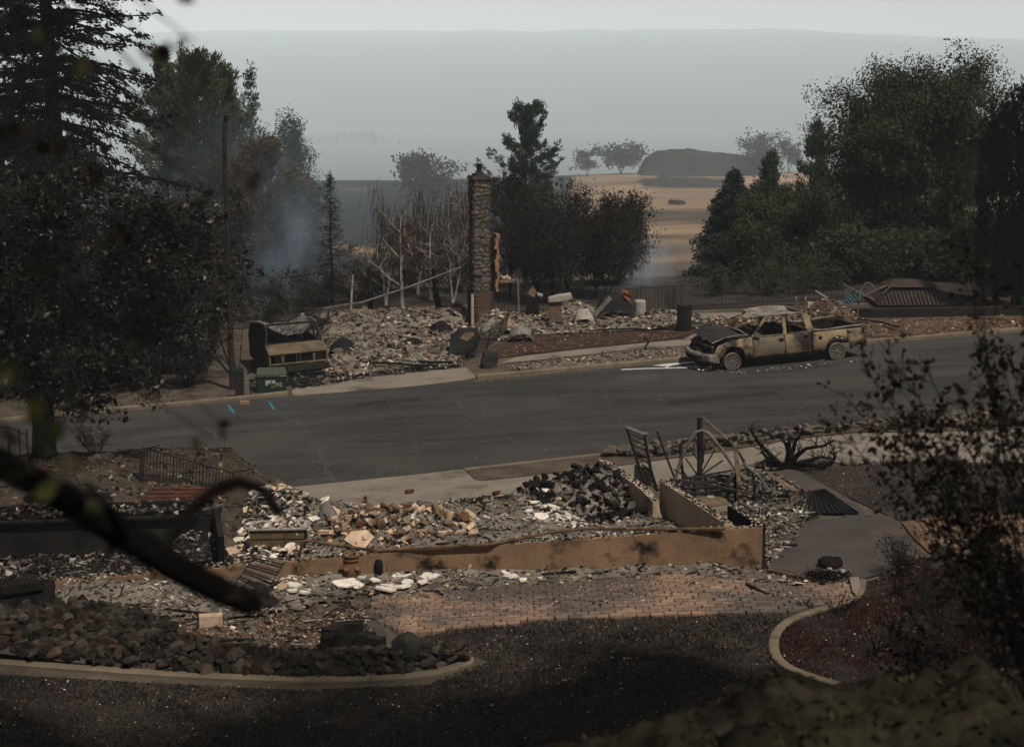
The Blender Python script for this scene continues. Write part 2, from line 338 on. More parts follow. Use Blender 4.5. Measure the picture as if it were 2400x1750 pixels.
M['lf_pineg'] = leafmat('green_pine_needles', (0.051, 0.085, 0.054), (0.075, 0.105, 0.061), (0.085, 0.105, 0.058), .3)
M['lf_brown'] = leafmat('heat_browned_needles', (0.108, 0.099, 0.05), (0.176, 0.122, 0.061), (0.076, 0.081, 0.047), .3)
M['lf_green'] = leafmat('dusty_green_leaves', (0.06, 0.084, 0.039), (0.078, 0.096, 0.042), (0.093, 0.099, 0.045), .4)
M['lf_mix'] = leafmat('half_scorched_leaves', (.055, .070, .038), (.085, .098, .046), (.080, .062, .040), .35, .5)
M['lf_spruce'] = leafmat('blue_spruce_needles', (0.036, 0.053, 0.05), (0.053, 0.07, 0.064), (0.063, 0.07, 0.059), .5)
M['lf_dead'] = leafmat('dead_brown_leaves', (.030, .025, .018), (.050, .040, .028), (.018, .016, .013), .6)
M['lf_willow'] = leafmat('burnt_willow_leaves', (.024, .023, .018), (.042, .038, .028), (.070, .060, .046), .7, .5)
M['twig'] = mat('brown_dead_twigs', (.085, .062, .050), (.05, .038, .032), 2, .9, world=True)
M['lf_arb'] = leafmat('dark_cedar_foliage', (.017, .021, .016), (.026, .027, .018), (.035, .024, .017), .4)
M['lf_far'] = leafmat('far_foliage', (0.039, 0.052, 0.034), (0.055, 0.065, 0.039), (0.052, 0.057, 0.036), .1)
M['lf_near'] = leafmat('dry_near_leaves', (.016, .014, .010), (.026, .023, .013), (.028, .017, .012), 8, .6, .3)
M['lf_olive'] = leafmat('olive_near_leaves', (.06, .065, .022), (.045, .05, .02), (.07, .06, .03), 8, .6, .3)
M['moss'] = mat('mossy_outcrop', (.040, .036, .024), (.012, .0115, .009), 1.6, .95, .8, 8, c3=(.05, .045, .034), s3=3, t3=(.56, .74), world=True, fine=.3)
# ------------------------------------------------------------------ the ground
def axis(parts):
    out = []
    for a, b, n in parts: out += list(np.linspace(a, b, n, endpoint=False))
    return out + [parts[-1][1]]
G_Y = 76.5
xs = axis([(-60, -22, 20), (-22, 24, 150), (24, 70, 20)]); ys = axis([(-14, 20, 50), (20, 34.9, 22), (34.9, 35.25, 4), (35.25, 43, 36), (43, 76.5, 30)])
m = MB(); nx = len(xs)
m.raw([(x, y, terr(x, y)) for y in ys for x in xs], [(j * nx + i, j * nx + i + 1, (j + 1) * nx + i + 1, (j + 1) * nx + i) for j in range(len(ys) - 1) for i in range(nx - 1)])
m.build('ground', M['dirt'], smooth=True, kind='structure', label='ash-covered brown dirt between the ruins and the street')
m = MB(); m.grid(lambda u, v: (-16 + 10.2 * u, 35.3 + 6.2 * v, terr(-16 + 10.2 * u, 35.3 + 6.2 * v) + .018), 60, 40); m.build('bank', mat('scorched_bank_soil', (.085, .068, .052), (.05, .042, .034), 1.2, .95, .6, 14, c3=(.11, .085, .062), s3=2.5, t3=(.56, .72), world=True, fine=.3), smooth=True, kind='structure', label='dark scorched bank beside the stair railing')
# fields beyond the far lots, burnt black and dry tan
def fieldcol(x, y, z):
    return sum(fieldcol1(x, y, z, d) for d in (-4, -1.5, 1.5, 4)) / 4
def fieldcol1(x, y, z, dd):
    px, py = P(x, y, z); py += dd; px += 18 * mnoise.noise((x * .05, y * .03, 5)); py += 6 * mnoise.noise((x * .04, y * .02, 9)) + 3.5 * mnoise.noise((x * .15, y * .03, 2))
    tan = np.array((.20, .14, .085)); blk = np.array((.008, .0085, .0095)); gry = np.array((.050, .042, .033))
    n = mnoise.noise((x * .012, y * .03, 11)) + .4 * mnoise.noise((x * .05, y * .12, 4))
    if y > 740: return np.array((.035, .04, .035))
    if y < 100: return np.array((.030, .027, .024)) * (1 + .5 * n)
    if px < 1340:
        v = 0.0
        tl = 580 + (px - 775) * .14
        if 770 < px < 960 and abs(py - tl) < 6: v = .75
        if px < 880 and py < 406: v = .3
        if abs(py - 443) < 2 and 800 < px < 880: v = .4
        if py > 640: v = .12
        return blk + (tan - blk) * v
    v = .9
    if 388 < py < 398: v = .25
    if 418 < py < 441 and 1500 < px < 1725: v = .04
    if 447 < py < 455 and px > 1540: v = .3
    if 494 < py < 522 and px > 1500: v = .1
    if 552 < py < 562 and px > 1380: v = .25
    if py > 566: q = gry * (1 + .5 * n); return q + (tan - q) * max(0, min(.5, .9 * mnoise.noise((x * .03, y * .05, 21)) + .1))
    return blk + (tan - blk) * max(0, min(1, v * .8 + .55 * n))
fx = axis([(-900, -90, 30), (-90, 150, 170), (150, 1000, 30)]); fy = axis([(76.5, 160, 60), (160, 420, 70), (420, 720, 60), (720, 4200, 34)])
m = MB(); nx = len(fx); V = [(x, y, terr(x, y)) for y in fy for x in fx]
m.raw(V, [(j * nx + i, j * nx + i + 1, (j + 1) * nx + i + 1, (j + 1) * nx + i) for j in range(len(fy) - 1) for i in range(nx - 1)])
fm = mat('burnt_and_dry_field', (.1, .1, .1), rough=.95); ft = fm.node_tree
ca = ft.nodes.new('ShaderNodeVertexColor'); ca.layer_name = 'soil'; ft.links.new(ca.outputs[0], ft.nodes['Principled BSDF'].inputs['Base Color'])
fo = m.build('field', fm, smooth=True, kind='structure', label='burnt black and dry tan fields beyond the houses')
at_ = fo.data.color_attributes.new('soil', 'FLOAT_COLOR', 'POINT')
at_.data.foreach_set('color', np.concatenate([np.array([fieldcol(*v) for v in V]), np.ones((len(V), 1))], 1).ravel())
# far wooded ridge and nearer tree line
def ridge(name, D, prof, depth, base, mt, label, n=160, jag=0):
    m = MB(); x0, x1 = prof[0][0], prof[-1][0]
    def top(px):
        for (a, ya), (b, yb) in zip(prof, prof[1:]):
            if px <= b: return ya + (yb - ya) * (px - a) / (b - a)
        return prof[-1][1]
    def fn(u, v):
        px = x0 + (x1 - x0) * u; p = at(px, top(px) + 4 * mnoise.noise((px * .01, D, 2)), D)
        zz = base + (p.z - base) * math.sin(v * math.pi / 2) ** .8
        return (p.x * (1 + .0 * v), D - depth * (1 - v), zz)
    m.grid(fn, n, 10)
    return m.build(name, mt, smooth=True, kind='structure', label=label)
M['forest'] = mat('far_forest', (.035, .045, .035), (.05, .06, .045), .004, .95, world=True)
ridge('hill', 10500, [(-1600, 95), (0, 84), (400, 80), (700, 74), (1200, 76), (1700, 70), (2000, 86), (2400, 100), (4000, 120)], 6600, -152, M['forest'], 'wooded far ridge lost in the smoke')
def treestrip(name, D, px0, px1, topf, hmin, hmax, n, label, seed):
    g = np.random.default_rng(seed); m = MB()
    for i in range(n):
        px = g.uniform(px0, px1); d = D * g.uniform(.93, 1.07); h = g.uniform(hmin, hmax)
        p = at(px, topf(px) + g.normal() * 4, d); r = h * g.uniform(.13, .2)
        k = 6; t = g.uniform(0, 6)
        V = [(p.x + g.normal() * .1, p.y, p.z)]; 
        for lv, (rr, zz) in enumerate(((.35, .3), (1.0, .8))):
            V += [(p.x + r * rr * g.uniform(.7, 1.3) * math.cos(t + 2 * math.pi * j / k), p.y + r * rr * math.sin(t + 2 * math.pi * j / k), p.z - h * zz * g.uniform(.9, 1.1)) for j in range(k)]
        V.append((p.x, p.y, p.z - h))
        f = [(0, 1 + j, 1 + (j + 1) % k) for j in range(k)] + [(1 + j, 1 + k + j, 1 + k + (j + 1) % k, 1 + (j + 1) % k) for j in range(k)] + [(1 + k + j, 1 + 2 * k, 1 + k + (j + 1) % k) for j in range(k)]
        m.raw(V, f)
    return m.build(name, M['forest'], kind='stuff', label=label, cat='forest')
treestrip('forest', 3500, 560, 1800, lambda x: 312 + max(0, x - 700) * .055 + 9 * math.sin(x * .02) + 6 * math.sin(x * .007), 60, 105, 1400, 'dense conifer forest fading into smoke beyond the burnt field', 3)
treestrip('ridge_forest', 10420, -100, 2500, lambda x: (78 if x < 1800 else 78 + (x - 1800) * .035) + 3 * math.sin(x * .013), 50, 120, 900, 'tiny trees along the top of the smoky ridge', 4)
# ------------------------------------------------------------------ sheets lying on the ground
LAY = [-1]
def sheet(name, pts, mt, label, px=True, kind='structure', lift=None, parent=None):
    """flat polygon sheet draped on the planar part of the ground"""
    LAY[0] += 1; h = lift if lift is not None else .008 + .004 * (LAY[0] % 9)
    bm = bmesh.new()
    vs_ = [bm.verts.new(G(*p) + Vector((0, 0, h))) if px else bm.verts.new(Vector((p[0], p[1], S * p[0] + h))) for p in pts]
    f = bm.faces.new(vs_); bm.normal_update()
    if f.normal.z < 0: f.normal_flip()
    bmesh.ops.triangulate(bm, faces=[f])
    me = bpy.data.meshes.new(name); bm.to_mesh(me); bm.free(); me.materials.append(mt)
    return obj(name, me, parent, label, None, None, kind if not parent else None)
FK = [(-300, 1022), (0, 991), (200, 970), (500, 945), (655, 929), (700, 930), (900, 915), (1100, 892), (1300, 874), (1630, 845), (2045, 806), (2400, 778), (2700, 756)]
NK = [(-300, 1120), (250, 1125), (660, 1147), (960, 1114), (1085, 1100), (1430, 1062), (1800, 1016), (2100, 985), (2400, 958), (2700, 934)]
road = sheet('road', FK + NK[::-1], M['asphalt'], 'grey asphalt street crossing between the burnt lots')
yl = sheet('lawn', [(880, 1530), (1000, 1492), (1130, 1470), (1250, 1462), (1500, 1450), (1850, 1440), (1815, 1465), (1800, 1496), (1797, 1526), (1810, 1557), (1841, 1577), (1890, 1592), (2000, 1640), (2500, 1740), (2600, 1770), (-300, 1770), (-300, 1570), (0, 1580), (340, 1600), (700, 1618), (1000, 1607), (1120, 1570), (1150, 1548), (1080, 1530)], M['lawn'], 'scorched black lawn flecked with white ash')
sheet('planting_strip', [(1090, 1101), (1430, 1063), (1500, 1084), (1410, 1098), (1130, 1127), (1112, 1124)], M['dirt'], 'bare brown strip between kerb and pavement')
sheet('rock_strip', [(1425, 1064), (1800, 1017), (2100, 986), (2400, 960), (2700, 938), (2700, 985), (2400, 1006), (2160, 1012), (2000, 1014), (1850, 1030), (1700, 1057), (1500, 1084)], M['dirt'], 'dirt bed under the kerbside rocks')
sheet('sidewalk', [(655, 1146), (960, 1115), (1085, 1101), (1112, 1126), (1130, 1129), (1410, 1100), (1500, 1087), (1700, 1060), (1850, 1033), (2000, 1017), (2160, 1015), (2400, 1009), (2700, 990), (2700, 1075), (2400, 1088), (2180, 1083), (1960, 1086), (1850, 1097), (1770, 1106), (1620, 1120), (1400, 1150), (1200, 1190), (900, 1200), (700, 1195), (630, 1150)], M['concrete'], 'pale concrete driveway and pavement along the near side of the street')
sheet('yard', [(1862, 1099), (2180, 1086), (2400, 1091), (2700, 1078), (2700, 1205), (2400, 1212), (2250, 1212), (2110, 1222), (2070, 1205), (1985, 1165)], M['yard'], 'blackened yard beside the diagonal walk')
sheet('walkway', [(1812, 1109), (1860, 1099), (1983, 1166), (2042, 1211), (1988, 1217)], M['concrete_dark'], 'narrow diagonal concrete walk')
sheet('patio', [(1800, 1226), (2010, 1215), (2088, 1212), (2118, 1238), (2150, 1300), (2080, 1345), (2012, 1362), (1860, 1392), (1795, 1330), (1790, 1280)], M['concrete_dark'], 'scorched concrete patio beside the foundation corner')
sheet('dirt_slope', [(2112, 1226), (2250, 1207), (2400, 1207), (2700, 1200), (2700, 1310), (2400, 1310), (2180, 1300), (2140, 1262)], M['orange_dirt'], 'orange bare dirt beyond the patio')
sheet('mulch_bed', [(2020, 1366), (2090, 1348), (2155, 1305), (2400, 1320), (2700, 1320), (2700, 1760), (2500, 1735), (2000, 1635), (1890, 1592), (1841, 1577), (1810, 1557), (1797, 1526), (1800, 1496), (1815, 1465), (1850, 1442), (2000, 1410)], M['redmulch'], 'reddish burnt mulch bed inside the curved edging')
pv = sheet('brick_path', [(890, 1450), (868, 1402), (1010, 1372), (1100, 1352), (1400, 1335), (1780, 1345), (1992, 1366), (2004, 1406), (1850, 1440), (1500, 1450), (1250, 1462), (1050, 1480), (935, 1492)], M['paverjoint'], 'curving clay paver path in front of the foundation wall')
sheet('slab', [(812, 1420), (880, 1440), (908, 1492), (852, 1503)], M['concrete_dark'], 'short concrete slab joining the brick path')
# far side of the street
apron = sheet('driveway', [(676, 924), (700, 928), (900, 913), (1000, 903), (1080, 893), (1118, 886), (1086, 857), (960, 868), (840, 880), (700, 905)], M['concrete'], 'tan concrete driveway apron in front of the burnt van')
sheet('far_sidewalk', [(1168, 853), (1210, 838), (1340, 822), (1500, 806), (1600, 796), (1655, 775), (1720, 765), (1720, 800), (1640, 807), (1580, 813), (1500, 818), (1340, 836), (1240, 847)], M['concrete'], 'tan concrete path curving past the burnt yard')
sheet('front_yard', [(1150, 842), (1180, 802), (1240, 786), (1400, 780), (1560, 775), (1640, 772), (1600, 794), (1500, 804), (1340, 820), (1205, 836)], M['mulch'], 'scorched brown front yard across the street')
sheet('verge', [(1122, 886), (1170, 856), (1250, 849), (1500, 820), (1640, 809), (1640, 842), (1300, 872)], M['dirt'], 'ashy verge behind the far kerb')
sheet('lot', [(1640, 775), (1720, 765), (2050, 760), (2500, 740), (2500, 762), (2046, 800), (1640, 806)], M['rust_dirt'], 'rust-coloured burnt lot behind the pickup')
sheet('shaded_burnt_lot', [(-24, 65.6), (-9, 66.4), (4.5, 66.2), (24, 66.6), (36, 67), (36, 76.4), (-30, 76.4)], M['yard'], 'burnt ground behind the far ruins, darkened for its shade', px=False)  # dark sheet standing in for shade and undergrowth on the burnt ground
sheet('pool_deck', [(1530, 748), (1540, 735), (1905, 731), (1905, 741), (1700, 745)], M['deck'], 'pale pool deck in front of the iron fence')
sheet('pool_water', [(1640, 749), (1700, 745.5), (1860, 742), (1860, 748), (1650, 755)], M['water'], 'dark blue strip of pool water')
# kerbs: cast sections with joints
def kerb(name, pts, wd, ht, mt, label, seg=1.5, kindp='section', inward=1, px=True):
    pts = [G(*p) if px else Vector(p) for p in pts]; root = obj(name, None, None, label, None, None, 'structure')
    path = [pts[0]]
    for a, b in zip(pts, pts[1:]):
        L_ = (b - a).length; k = max(1, round(L_ / .25))
        path += [a.lerp(b, i / k) for i in range(1, k + 1)]
    for _ in range(6): path = [path[0]] + [(path[i - 1] + path[i] * 2 + path[i + 1]) / 4 for i in range(1, len(path) - 1)] + [path[-1]]
    step = max(2, round(seg / .25)); i = 0
    while i < len(path) - 1:
        sub = path[i:i + step + 1]
        if len(sub) < 2: break
        mb = MB(); V = []
        for k, p in enumerate(sub):
            d = (path[min(i + k + 1, len(path) - 1)] - path[max(i + k - 1, 0)]); d.z = 0; d.normalize(); n_ = Vector((-d.y, d.x, 0)) * inward
            q = p + d * (.006 if k == 0 else -.006 if k == len(sub) - 1 else 0)
            j = .006 * mnoise.noise((p.x * 3, p.y * 3, 0))
            for o, hh in ((0, -.03), (0, ht * .7 + j), (.03 * inward * inward, ht + j), (wd - .02, ht + j), (wd, ht * .8), (wd, -.03)):
                V.append(tuple(q + n_ * o + Vector((0, 0, hh))))
        n6 = 6; f = []
        for k in range(len(sub) - 1):
            for c in range(n6 - 1):
                a, b = k * n6 + c, (k + 1) * n6 + c; f.append((a, b, b + 1, a + 1))
        f += [tuple(range(n6)), tuple((len(sub) - 1) * n6 + c for c in range(n6 - 1, -1, -1))]
        mb.raw(V, f); mb.build(kindp, mt, root)
        i += step
    return root
kerb('kerb', [(-200, 1012), (0, 991), (200, 970), (500, 945), (655, 929), (676, 926)], .16, .13, M['curb'], 'concrete kerb by the green utility cabinet', 3)
kerb('kerb', [(1118, 889), (1300, 873), (1630, 844), (2045, 805), (2400, 777), (2600, 763)], .18, .14, M['curb'], 'concrete kerb behind the burnt pickup', 3)
kerb('kerb', [(1085, 1100.5), (1430, 1062.5), (1800, 1016.5), (2100, 985.5), (2400, 959), (2700, 935)], .14, .05, M['curb'], 'low near kerb along the rock strip', 3, inward=-1)
kerb('edging', [(-200, 1548), (0, 1562), (200, 1577), (450, 1594), (700, 1604), (900, 1602), (1000, 1594), (1080, 1575), (1130, 1555), (1140, 1545), (1125, 1538), (1090, 1533), (1040, 1532)], .21, .075, M['curb'], 'curved tan concrete edging round the rock bed', 1.7)
kerb('edging', [(2008, 1362), (2014, 1385), (2005, 1406), (1970, 1416), (1850, 1444), (1815, 1466), (1801, 1496), (1798, 1526), (1811, 1557), (1841, 1577), (1890, 1591), (1960, 1612)], .17, .06, M['curb'], 'curved concrete edging of the red mulch bed', 1.7)
sheet('edging_slab', [(1990, 1366), (2012, 1364), (2016, 1385), (2006, 1406), (1998, 1400)], M['concrete'], 'pale slab at the end of the brick path', lift=.115)
# road marks
bl = sheet('asphalt_patch', [(1452, 882), (1540, 876), (1553, 886), (1470, 895)], M['asphalt_patch'], None, lift=.013, parent=road)
def crack(pts, w0, seed, br=3):
    w0 *= 1.0
    g = random.Random(seed); mb = MB()
    def walk(a, b, w):
        n = max(4, int((b - a).length / .12)); q = []
        for i in range(n + 1):
            p = a.lerp(b, i / n) + Vector((g.gauss(0, .06), g.gauss(0, .06), 0)); p.z = S * p.x + .0155; q.append(p)
        for i in range(n):
            d = (q[i + 1] - q[i]).normalized(); s_ = Vector((-d.y, d.x, S * -d.y)) * w * g.uniform(.3, 1)
            mb.raw([tuple(q[i] - s_), tuple(q[i + 1] - s_), tuple(q[i + 1] + s_), tuple(q[i] + s_)], [(0, 1, 2, 3)])
        return q
    q = []
    for a, b in zip(pts, pts[1:]): q += walk(G(*a), G(*b), w0)
    for _ in range(br):
        a = g.choice(q); walk(a, a + Vector((g.uniform(-1.6, 1.6), g.uniform(-1.4, 1.4), 0)), w0 * .5)
    mb.build('crack', M['crack'], road)
crack([(670, 975), (720, 1010), (745, 1060), (765, 1105), (790, 1135)], .022, 1, 14)
crack([(1070, 930), (1085, 960), (1100, 1000)], .012, 2, 7)
crack([(1960, 880), (2000, 900), (2060, 915)], .018, 3, 4)
crack([(1900, 935), (1870, 965), (1930, 1003)], .012, 4, 3)
crack([(1180, 1020), (1230, 1050)], .010, 5, 2)
crack([(640, 975), (690, 955), (760, 960)], .010, 6, 5)
crack([(820, 1150), (850, 1170)], .012, 8, 0)
def stroke(pts, wd, mt, parent, name='paint_mark', h=.017):
    mb = MB(); q = [G(*p) for p in pts]
    for a, b in zip(q, q[1:]):
        d = (b - a).normalized(); s_ = Vector((-d.y, d.x, 0)) * wd; e = Vector((0, 0, h))
        mb.raw([tuple(a - s_ + e), tuple(b - s_ + e), tuple(b + s_ + e), tuple(a + s_ + e)], [(0, 1, 2, 3)])
    return mb.build(name, mt, parent)
stroke([(535, 950), (549, 969)], .035, M['bluepaint'], road)
stroke([(631, 943), (643, 961)], .035, M['bluepaint'], road)
for y_ in (960, 963, 966): stroke([(524, y_ - (y_ % 2) * 2), (535, y_ - 2), (545, y_)], .012, M['bluepaint'], road)
stroke([(652, 949), (664, 946), (674, 951), (684, 952)], .012, M['bluepaint'], road)
stroke([(660, 953), (675, 954)], .010, M['bluepaint'], road)

M['asphalt_dark'] = mat('sealed_asphalt', (.040, .040, .039), (.052, .051, .049), 2, .85, .2, 60, world=True); M['asphalt_ashy'] = mat('ash_dusted_asphalt', (.092, .088, .08), (.066, .064, .060), 1.2, .9, .2, 60, world=True)
for i, (pts, k) in enumerate((([(1560, 940), (1700, 925), (1820, 918), (1825, 926), (1700, 936), (1570, 952)], 'asphalt_dark'), ([(300, 1020), (520, 1000), (700, 985), (705, 992), (520, 1010), (305, 1034)], 'asphalt_ashy'), ([(1120, 1075), (1300, 1050), (1420, 1040), (1420, 1046), (1300, 1060), (1125, 1084)], 'asphalt_ashy'), ([(830, 945), (980, 930), (985, 940), (840, 957)], 'asphalt_dark'), ([(2080, 880), (2240, 868), (2330, 870), (2240, 882), (2090, 892)], 'asphalt_ashy'), ([(700, 1125), (900, 1108), (1040, 1098), (1040, 1102), (900, 1116), (705, 1134)], 'asphalt_ashy'))):
    g_ = random.Random(i); q_ = []
    for a_, b_ in zip(pts, pts[1:] + pts[:1]): q_ += [(a_[0] + (b_[0] - a_[0]) * t_ + g_.gauss(0, 4), a_[1] + (b_[1] - a_[1]) * t_ + g_.gauss(0, 1.0)) for t_ in (0, .25, .5, .75)]
    sheet('stain', q_, M[k], None, lift=.0115, parent=road)
crack([(420, 1000), (480, 1040), (520, 1090)], .010, 21, 4); crack([(1400, 900), (1440, 960), (1480, 1040)], .009, 22, 5); crack([(900, 935), (960, 990), (980, 1060)], .009, 23, 6)
# ------------------------------------------------------------------ trees
def skeleton(base, h, r, g, levels=4, spread=.75, first=.25, n_main=6, up=.35, stems=1, droop=0, length=.55, lean=(0, 0), wig=.12):
    """trunk(s) with forking limbs; returns segments and tips"""
    segs, tips = [], []
    def branch(p, d, L_, rr, lv):
        n = 3 if lv > 1 else 2; q = p
        for i in range(n):
            d2 = (d + Vector((g.gauss(0, wig), g.gauss(0, wig), g.gauss(0, wig * .6) - droop * (levels - lv) * .12))).normalized()
            e = q + d2 * L_ / n; r2 = rr * (1 - .45 * (i + 1) / n)
            segs.append((q, e, rr * (1 - .45 * i / n), r2)); q, d = e, d2
            if lv > 0:
                for _ in range(g.choice((1, 2)) if lv > 1 else 2):
                    a = Vector((g.gauss(0, 1), g.gauss(0, 1), g.gauss(up, .5) - droop * .6))
                    nd = (d * (1 - spread * .7) + a.normalized() * spread).normalized()
                    branch(q, nd, L_ * g.uniform(.45, .72), r2 * .6, lv - 1)
            else: tips.append((e, d2))
    for s_ in range(stems):
        a = 2 * math.pi * s_ / stems + g.uniform(-.4, .4)
        tilt = 0 if stems == 1 else g.uniform(.12, .38)
        d = Vector((math.cos(a) * tilt + lean[0], math.sin(a) * tilt + lean[1], 1)).normalized()
        q = Vector(base); k = 7; hh = h * (g.uniform(.72, .95) if stems > 1 else .85); rs = r * (1 if stems == 1 else .6)
        for i in range(k):
            d = (d + Vector((g.gauss(0, .06), g.gauss(0, .06), .05))).normalized()
            e = q + d * hh / k; segs.append((q, e, rs * (1 - .8 * i / k), rs * (1 - .8 * (i + 1) / k))); q = e
            if (i + 1) / k > first:
                for _ in range(max(1, round(n_main / (k * (1 - first))))):
                    aa = g.uniform(0, 2 * math.pi)
                    nd = Vector((math.cos(aa), math.sin(aa), up + g.gauss(0, .2)))
                    branch(q, nd.normalized(), h * length * g.uniform(.5, .9) * (1 - .45 * i / k), rs * (1 - .75 * (i + 1) / k) * .65, levels - 1)
    return segs, tips
def seg_mesh(mb, segs, n=5, m=0, rmin=.004):
    a = np.array([s_[0] for s_ in segs]); b = np.array([s_[1] for s_ in segs])
    mb.sticks(a, b, np.maximum([s_[2] for s_ in segs], rmin), np.maximum([s_[3] for s_ in segs], rmin), m, n)
def fit(segs, tips, base, box):
    """stretch the grown skeleton so that its crown fills the given half-width and height"""
    pts = np.array([t[0] for t in tips]); b = np.array(base); hw, hd, h = box
    sx = hw / max(.1, np.percentile(np.abs(pts[:, 0] - b[0]), 96)); sy = hd / max(.1, np.percentile(np.abs(pts[:, 1] - b[1]), 96)); sz = h / max(.1, np.percentile(pts[:, 2] - b[2], 99))
    def f(p): return Vector(((p[0] - b[0]) * sx + b[0], (p[1] - b[1]) * sy + b[1], (p[2] - b[2]) * sz + b[2]))
    return [(f(a), f(c), r0, r1) for a, c, r0, r1 in segs], [(f(p), d) for p, d in tips]
def broadleaf(name, label, base, h, hw, leafm, barkm, seed, n_leaf=9000, leaf=.16, r=.18, levels=4, stems=1, first=.25, clump=.32, droop=0, group=None, up=.35, hd=None, twigs=0, asp=1.8, cat='tree', n_main=7, lean=(0, 0), hang=0, core=0):
    g = random.Random(seed); gn = np.random.default_rng(seed)
    segs, tips = skeleton(base, h, r, g, levels, first=first, stems=stems, droop=droop, up=up, n_main=n_main, lean=lean)
    segs, tips = fit(segs, tips, base, (hw, hd or hw, h))
    root = thing(name, label, cat, base, 0, group); inv = -Vector(base)
    mb = MB(); seg_mesh(mb, [(a + inv, b + inv, c, d) for a, b, c, d in segs]); mb.build('trunk', barkm, root)
    if n_leaf:
        t = np.array([q[0] + inv for q in tips]); k = gn.integers(0, len(t), n_leaf)
        dens = gn.uniform(.15, 1, len(t)); k = k[gn.uniform(0, 1, n_leaf) < dens[k]]
        c = t[k] + np.clip(gn.normal(size=(len(k), 3)), -1.5, 1.5) * clump * np.array([1, 1, .8])
        if hang: c[:, 2] -= gn.uniform(0, hang, len(k))
        mb = MB(); mb.leaves(c, leaf, asp, d=None if not hang else np.array([0, 0, -2.2]), g=gn)
        if core: kk = gn.integers(0, len(t), core); mb.leaves(t[kk] * np.array([.82, .82, .95]) + gn.normal(size=(core, 3)) * clump * .6, leaf * 1.8, 1.4, g=gn)
        mb.build('crown', leafm, root)
    if twigs:
        t = np.array([q[0] + inv for q in tips]); k = gn.integers(0, len(t), twigs)
        c = t[k] + gn.normal(size=(twigs, 3)) * .15; mb = MB()
        e = c + gn.normal(size=(twigs, 3)) * .12 + np.array([0, 0, -1]) * gn.uniform(.25, 1.1, twigs)[:, None]
        mb.sticks(c, e, .008, .004); mb.build('twigs', M['twig'], root)['kind'] = 'stuff'
    return root
def conifer(name, label, base, h, rad, leafm, barkm, seed, n_whorl=26, per=6, clear=.12, droop=.35, needle=.22, nb=9, tuft=0, r=.16, group=None, power=.85, sparse=0.0, cat='tree', asp=3.5, top_up=.5, nn=5, ragged=.25, spread=.5):
    g = random.Random(seed); gn = np.random.default_rng(seed); root = thing(name, label, cat, base, 0, group)
    tr = MB(); k = 8
    tr.tube([(.03 * h * .1 * math.sin(i), .02 * math.cos(i), h * i / k) for i in range(k + 1)], [max(.012, r * (1 - i / k * .95)) for i in range(k + 1)], 7)
    P0, P1, R0, LC, LD = [], [], [], [], []
    for i in range(n_whorl):
        t = clear + (1 - clear) * (i + g.uniform(-.3, .3)) / n_whorl; t = min(.985, max(clear, t))
        L0 = rad * ((1 - t) / (1 - clear)) ** power + .03 * rad
        for j in range(per):
            if g.random() < sparse: continue
            a = g.uniform(0, 2 * math.pi); L_ = L0 * g.uniform(1 - ragged * 1.6, 1 + ragged); p = Vector((0, 0, t * h))
            d = Vector((math.cos(a), math.sin(a), top_up * t * 1.1 - droop * (1 - t))); d.normalize()
            steps = 4
            for s_ in range(steps):
                d = (d + Vector((g.gauss(0, .12), g.gauss(0, .12), g.gauss(0, .08) + (.10 if tuft else -.06)))).normalized()
                q = p + d * L_ / steps; P0.append(p); P1.append(q); R0.append(max(.006, r * .22 * (1 - t * .6) * (1 - s_ / steps * .8)))
                if (s_ >= 1 or L_ < .8):
                    for _ in range(nb if not tuft else (tuft if s_ >= 2 else max(1, tuft // 3))):
                        c = p.lerp(q, g.random()); side = Vector((-d.y, d.x, 0)) * g.gauss(0, spread) * L_ * .35 * (1 - s_ / steps * .5)
                        c = c + side + Vector((0, 0, g.gauss(-.05, .08) * (1 if not tuft else 2)))
                        dd = (d + side.normalized() * .6 if side.length > 1e-6 else d)
                        for _ in range(nn):
                            LC.append((c.x + g.gauss(0, needle * .45), c.y + g.gauss(0, needle * .45), c.z + g.gauss(0, needle * .35))); LD.append((dd.x * 1.3, dd.y * 1.3, dd.z * 1.3 + (.7 if tuft else -.4)))
                p = q
    tr.sticks(np.array(P0), np.array(P1), np.array(R0), np.array(R0) * .75, 0, 4)
    tr.build('trunk', barkm, root)
    if LC:
        mb = MB(); mb.leaves(np.array(LC), needle, asp, d=np.array(LD), spread=.6, g=gn); mb.build('crown', leafm, root)
    return root
TL = 'trees beyond the far lots'
# left side
sp = T(150, 62); conifer('spruce_tree', 'towering blackened spruce with drooping boughs left of the street lamp', sp, 25, 5.0, M['lf_black'], M['bark_burnt'], 11, 52, 9, .10, .5, .17, 9, r=.42, nn=9, ragged=.35, asp=2.4)
conifer('spruce_tree', 'narrower blackened spruce half hidden behind the towering one', T(20, 68), 19, 4.0, M['lf_black'], M['bark_burnt'], 13, 40, 9, .08, .5, .18, 8, r=.3, nn=8, ragged=.35, asp=2.6)
conifer('pine_tree', 'tall dusty green pine with twin crowns beyond the lamp, leftmost of three', T(402, 86), at(402, 113, 86).z - T(402, 86).z, 2.9, M['lf_pine'], M['bark'], 21, 24, 6, .1, .1, .24, 0, 10, r=.2, nn=8, asp=4, ragged=.5, power=.6, spread=.35)
conifer('pine_tree', 'broadest dusty green pine behind the street lamp', T(475, 82), at(475, 120, 82).z - T(475, 82).z, 4.0, M['lf_pine'], M['bark'], 22, 26, 7, .06, .1, .24, 0, 11, r=.24, nn=9, asp=4, ragged=.5, power=.6, spread=.35)
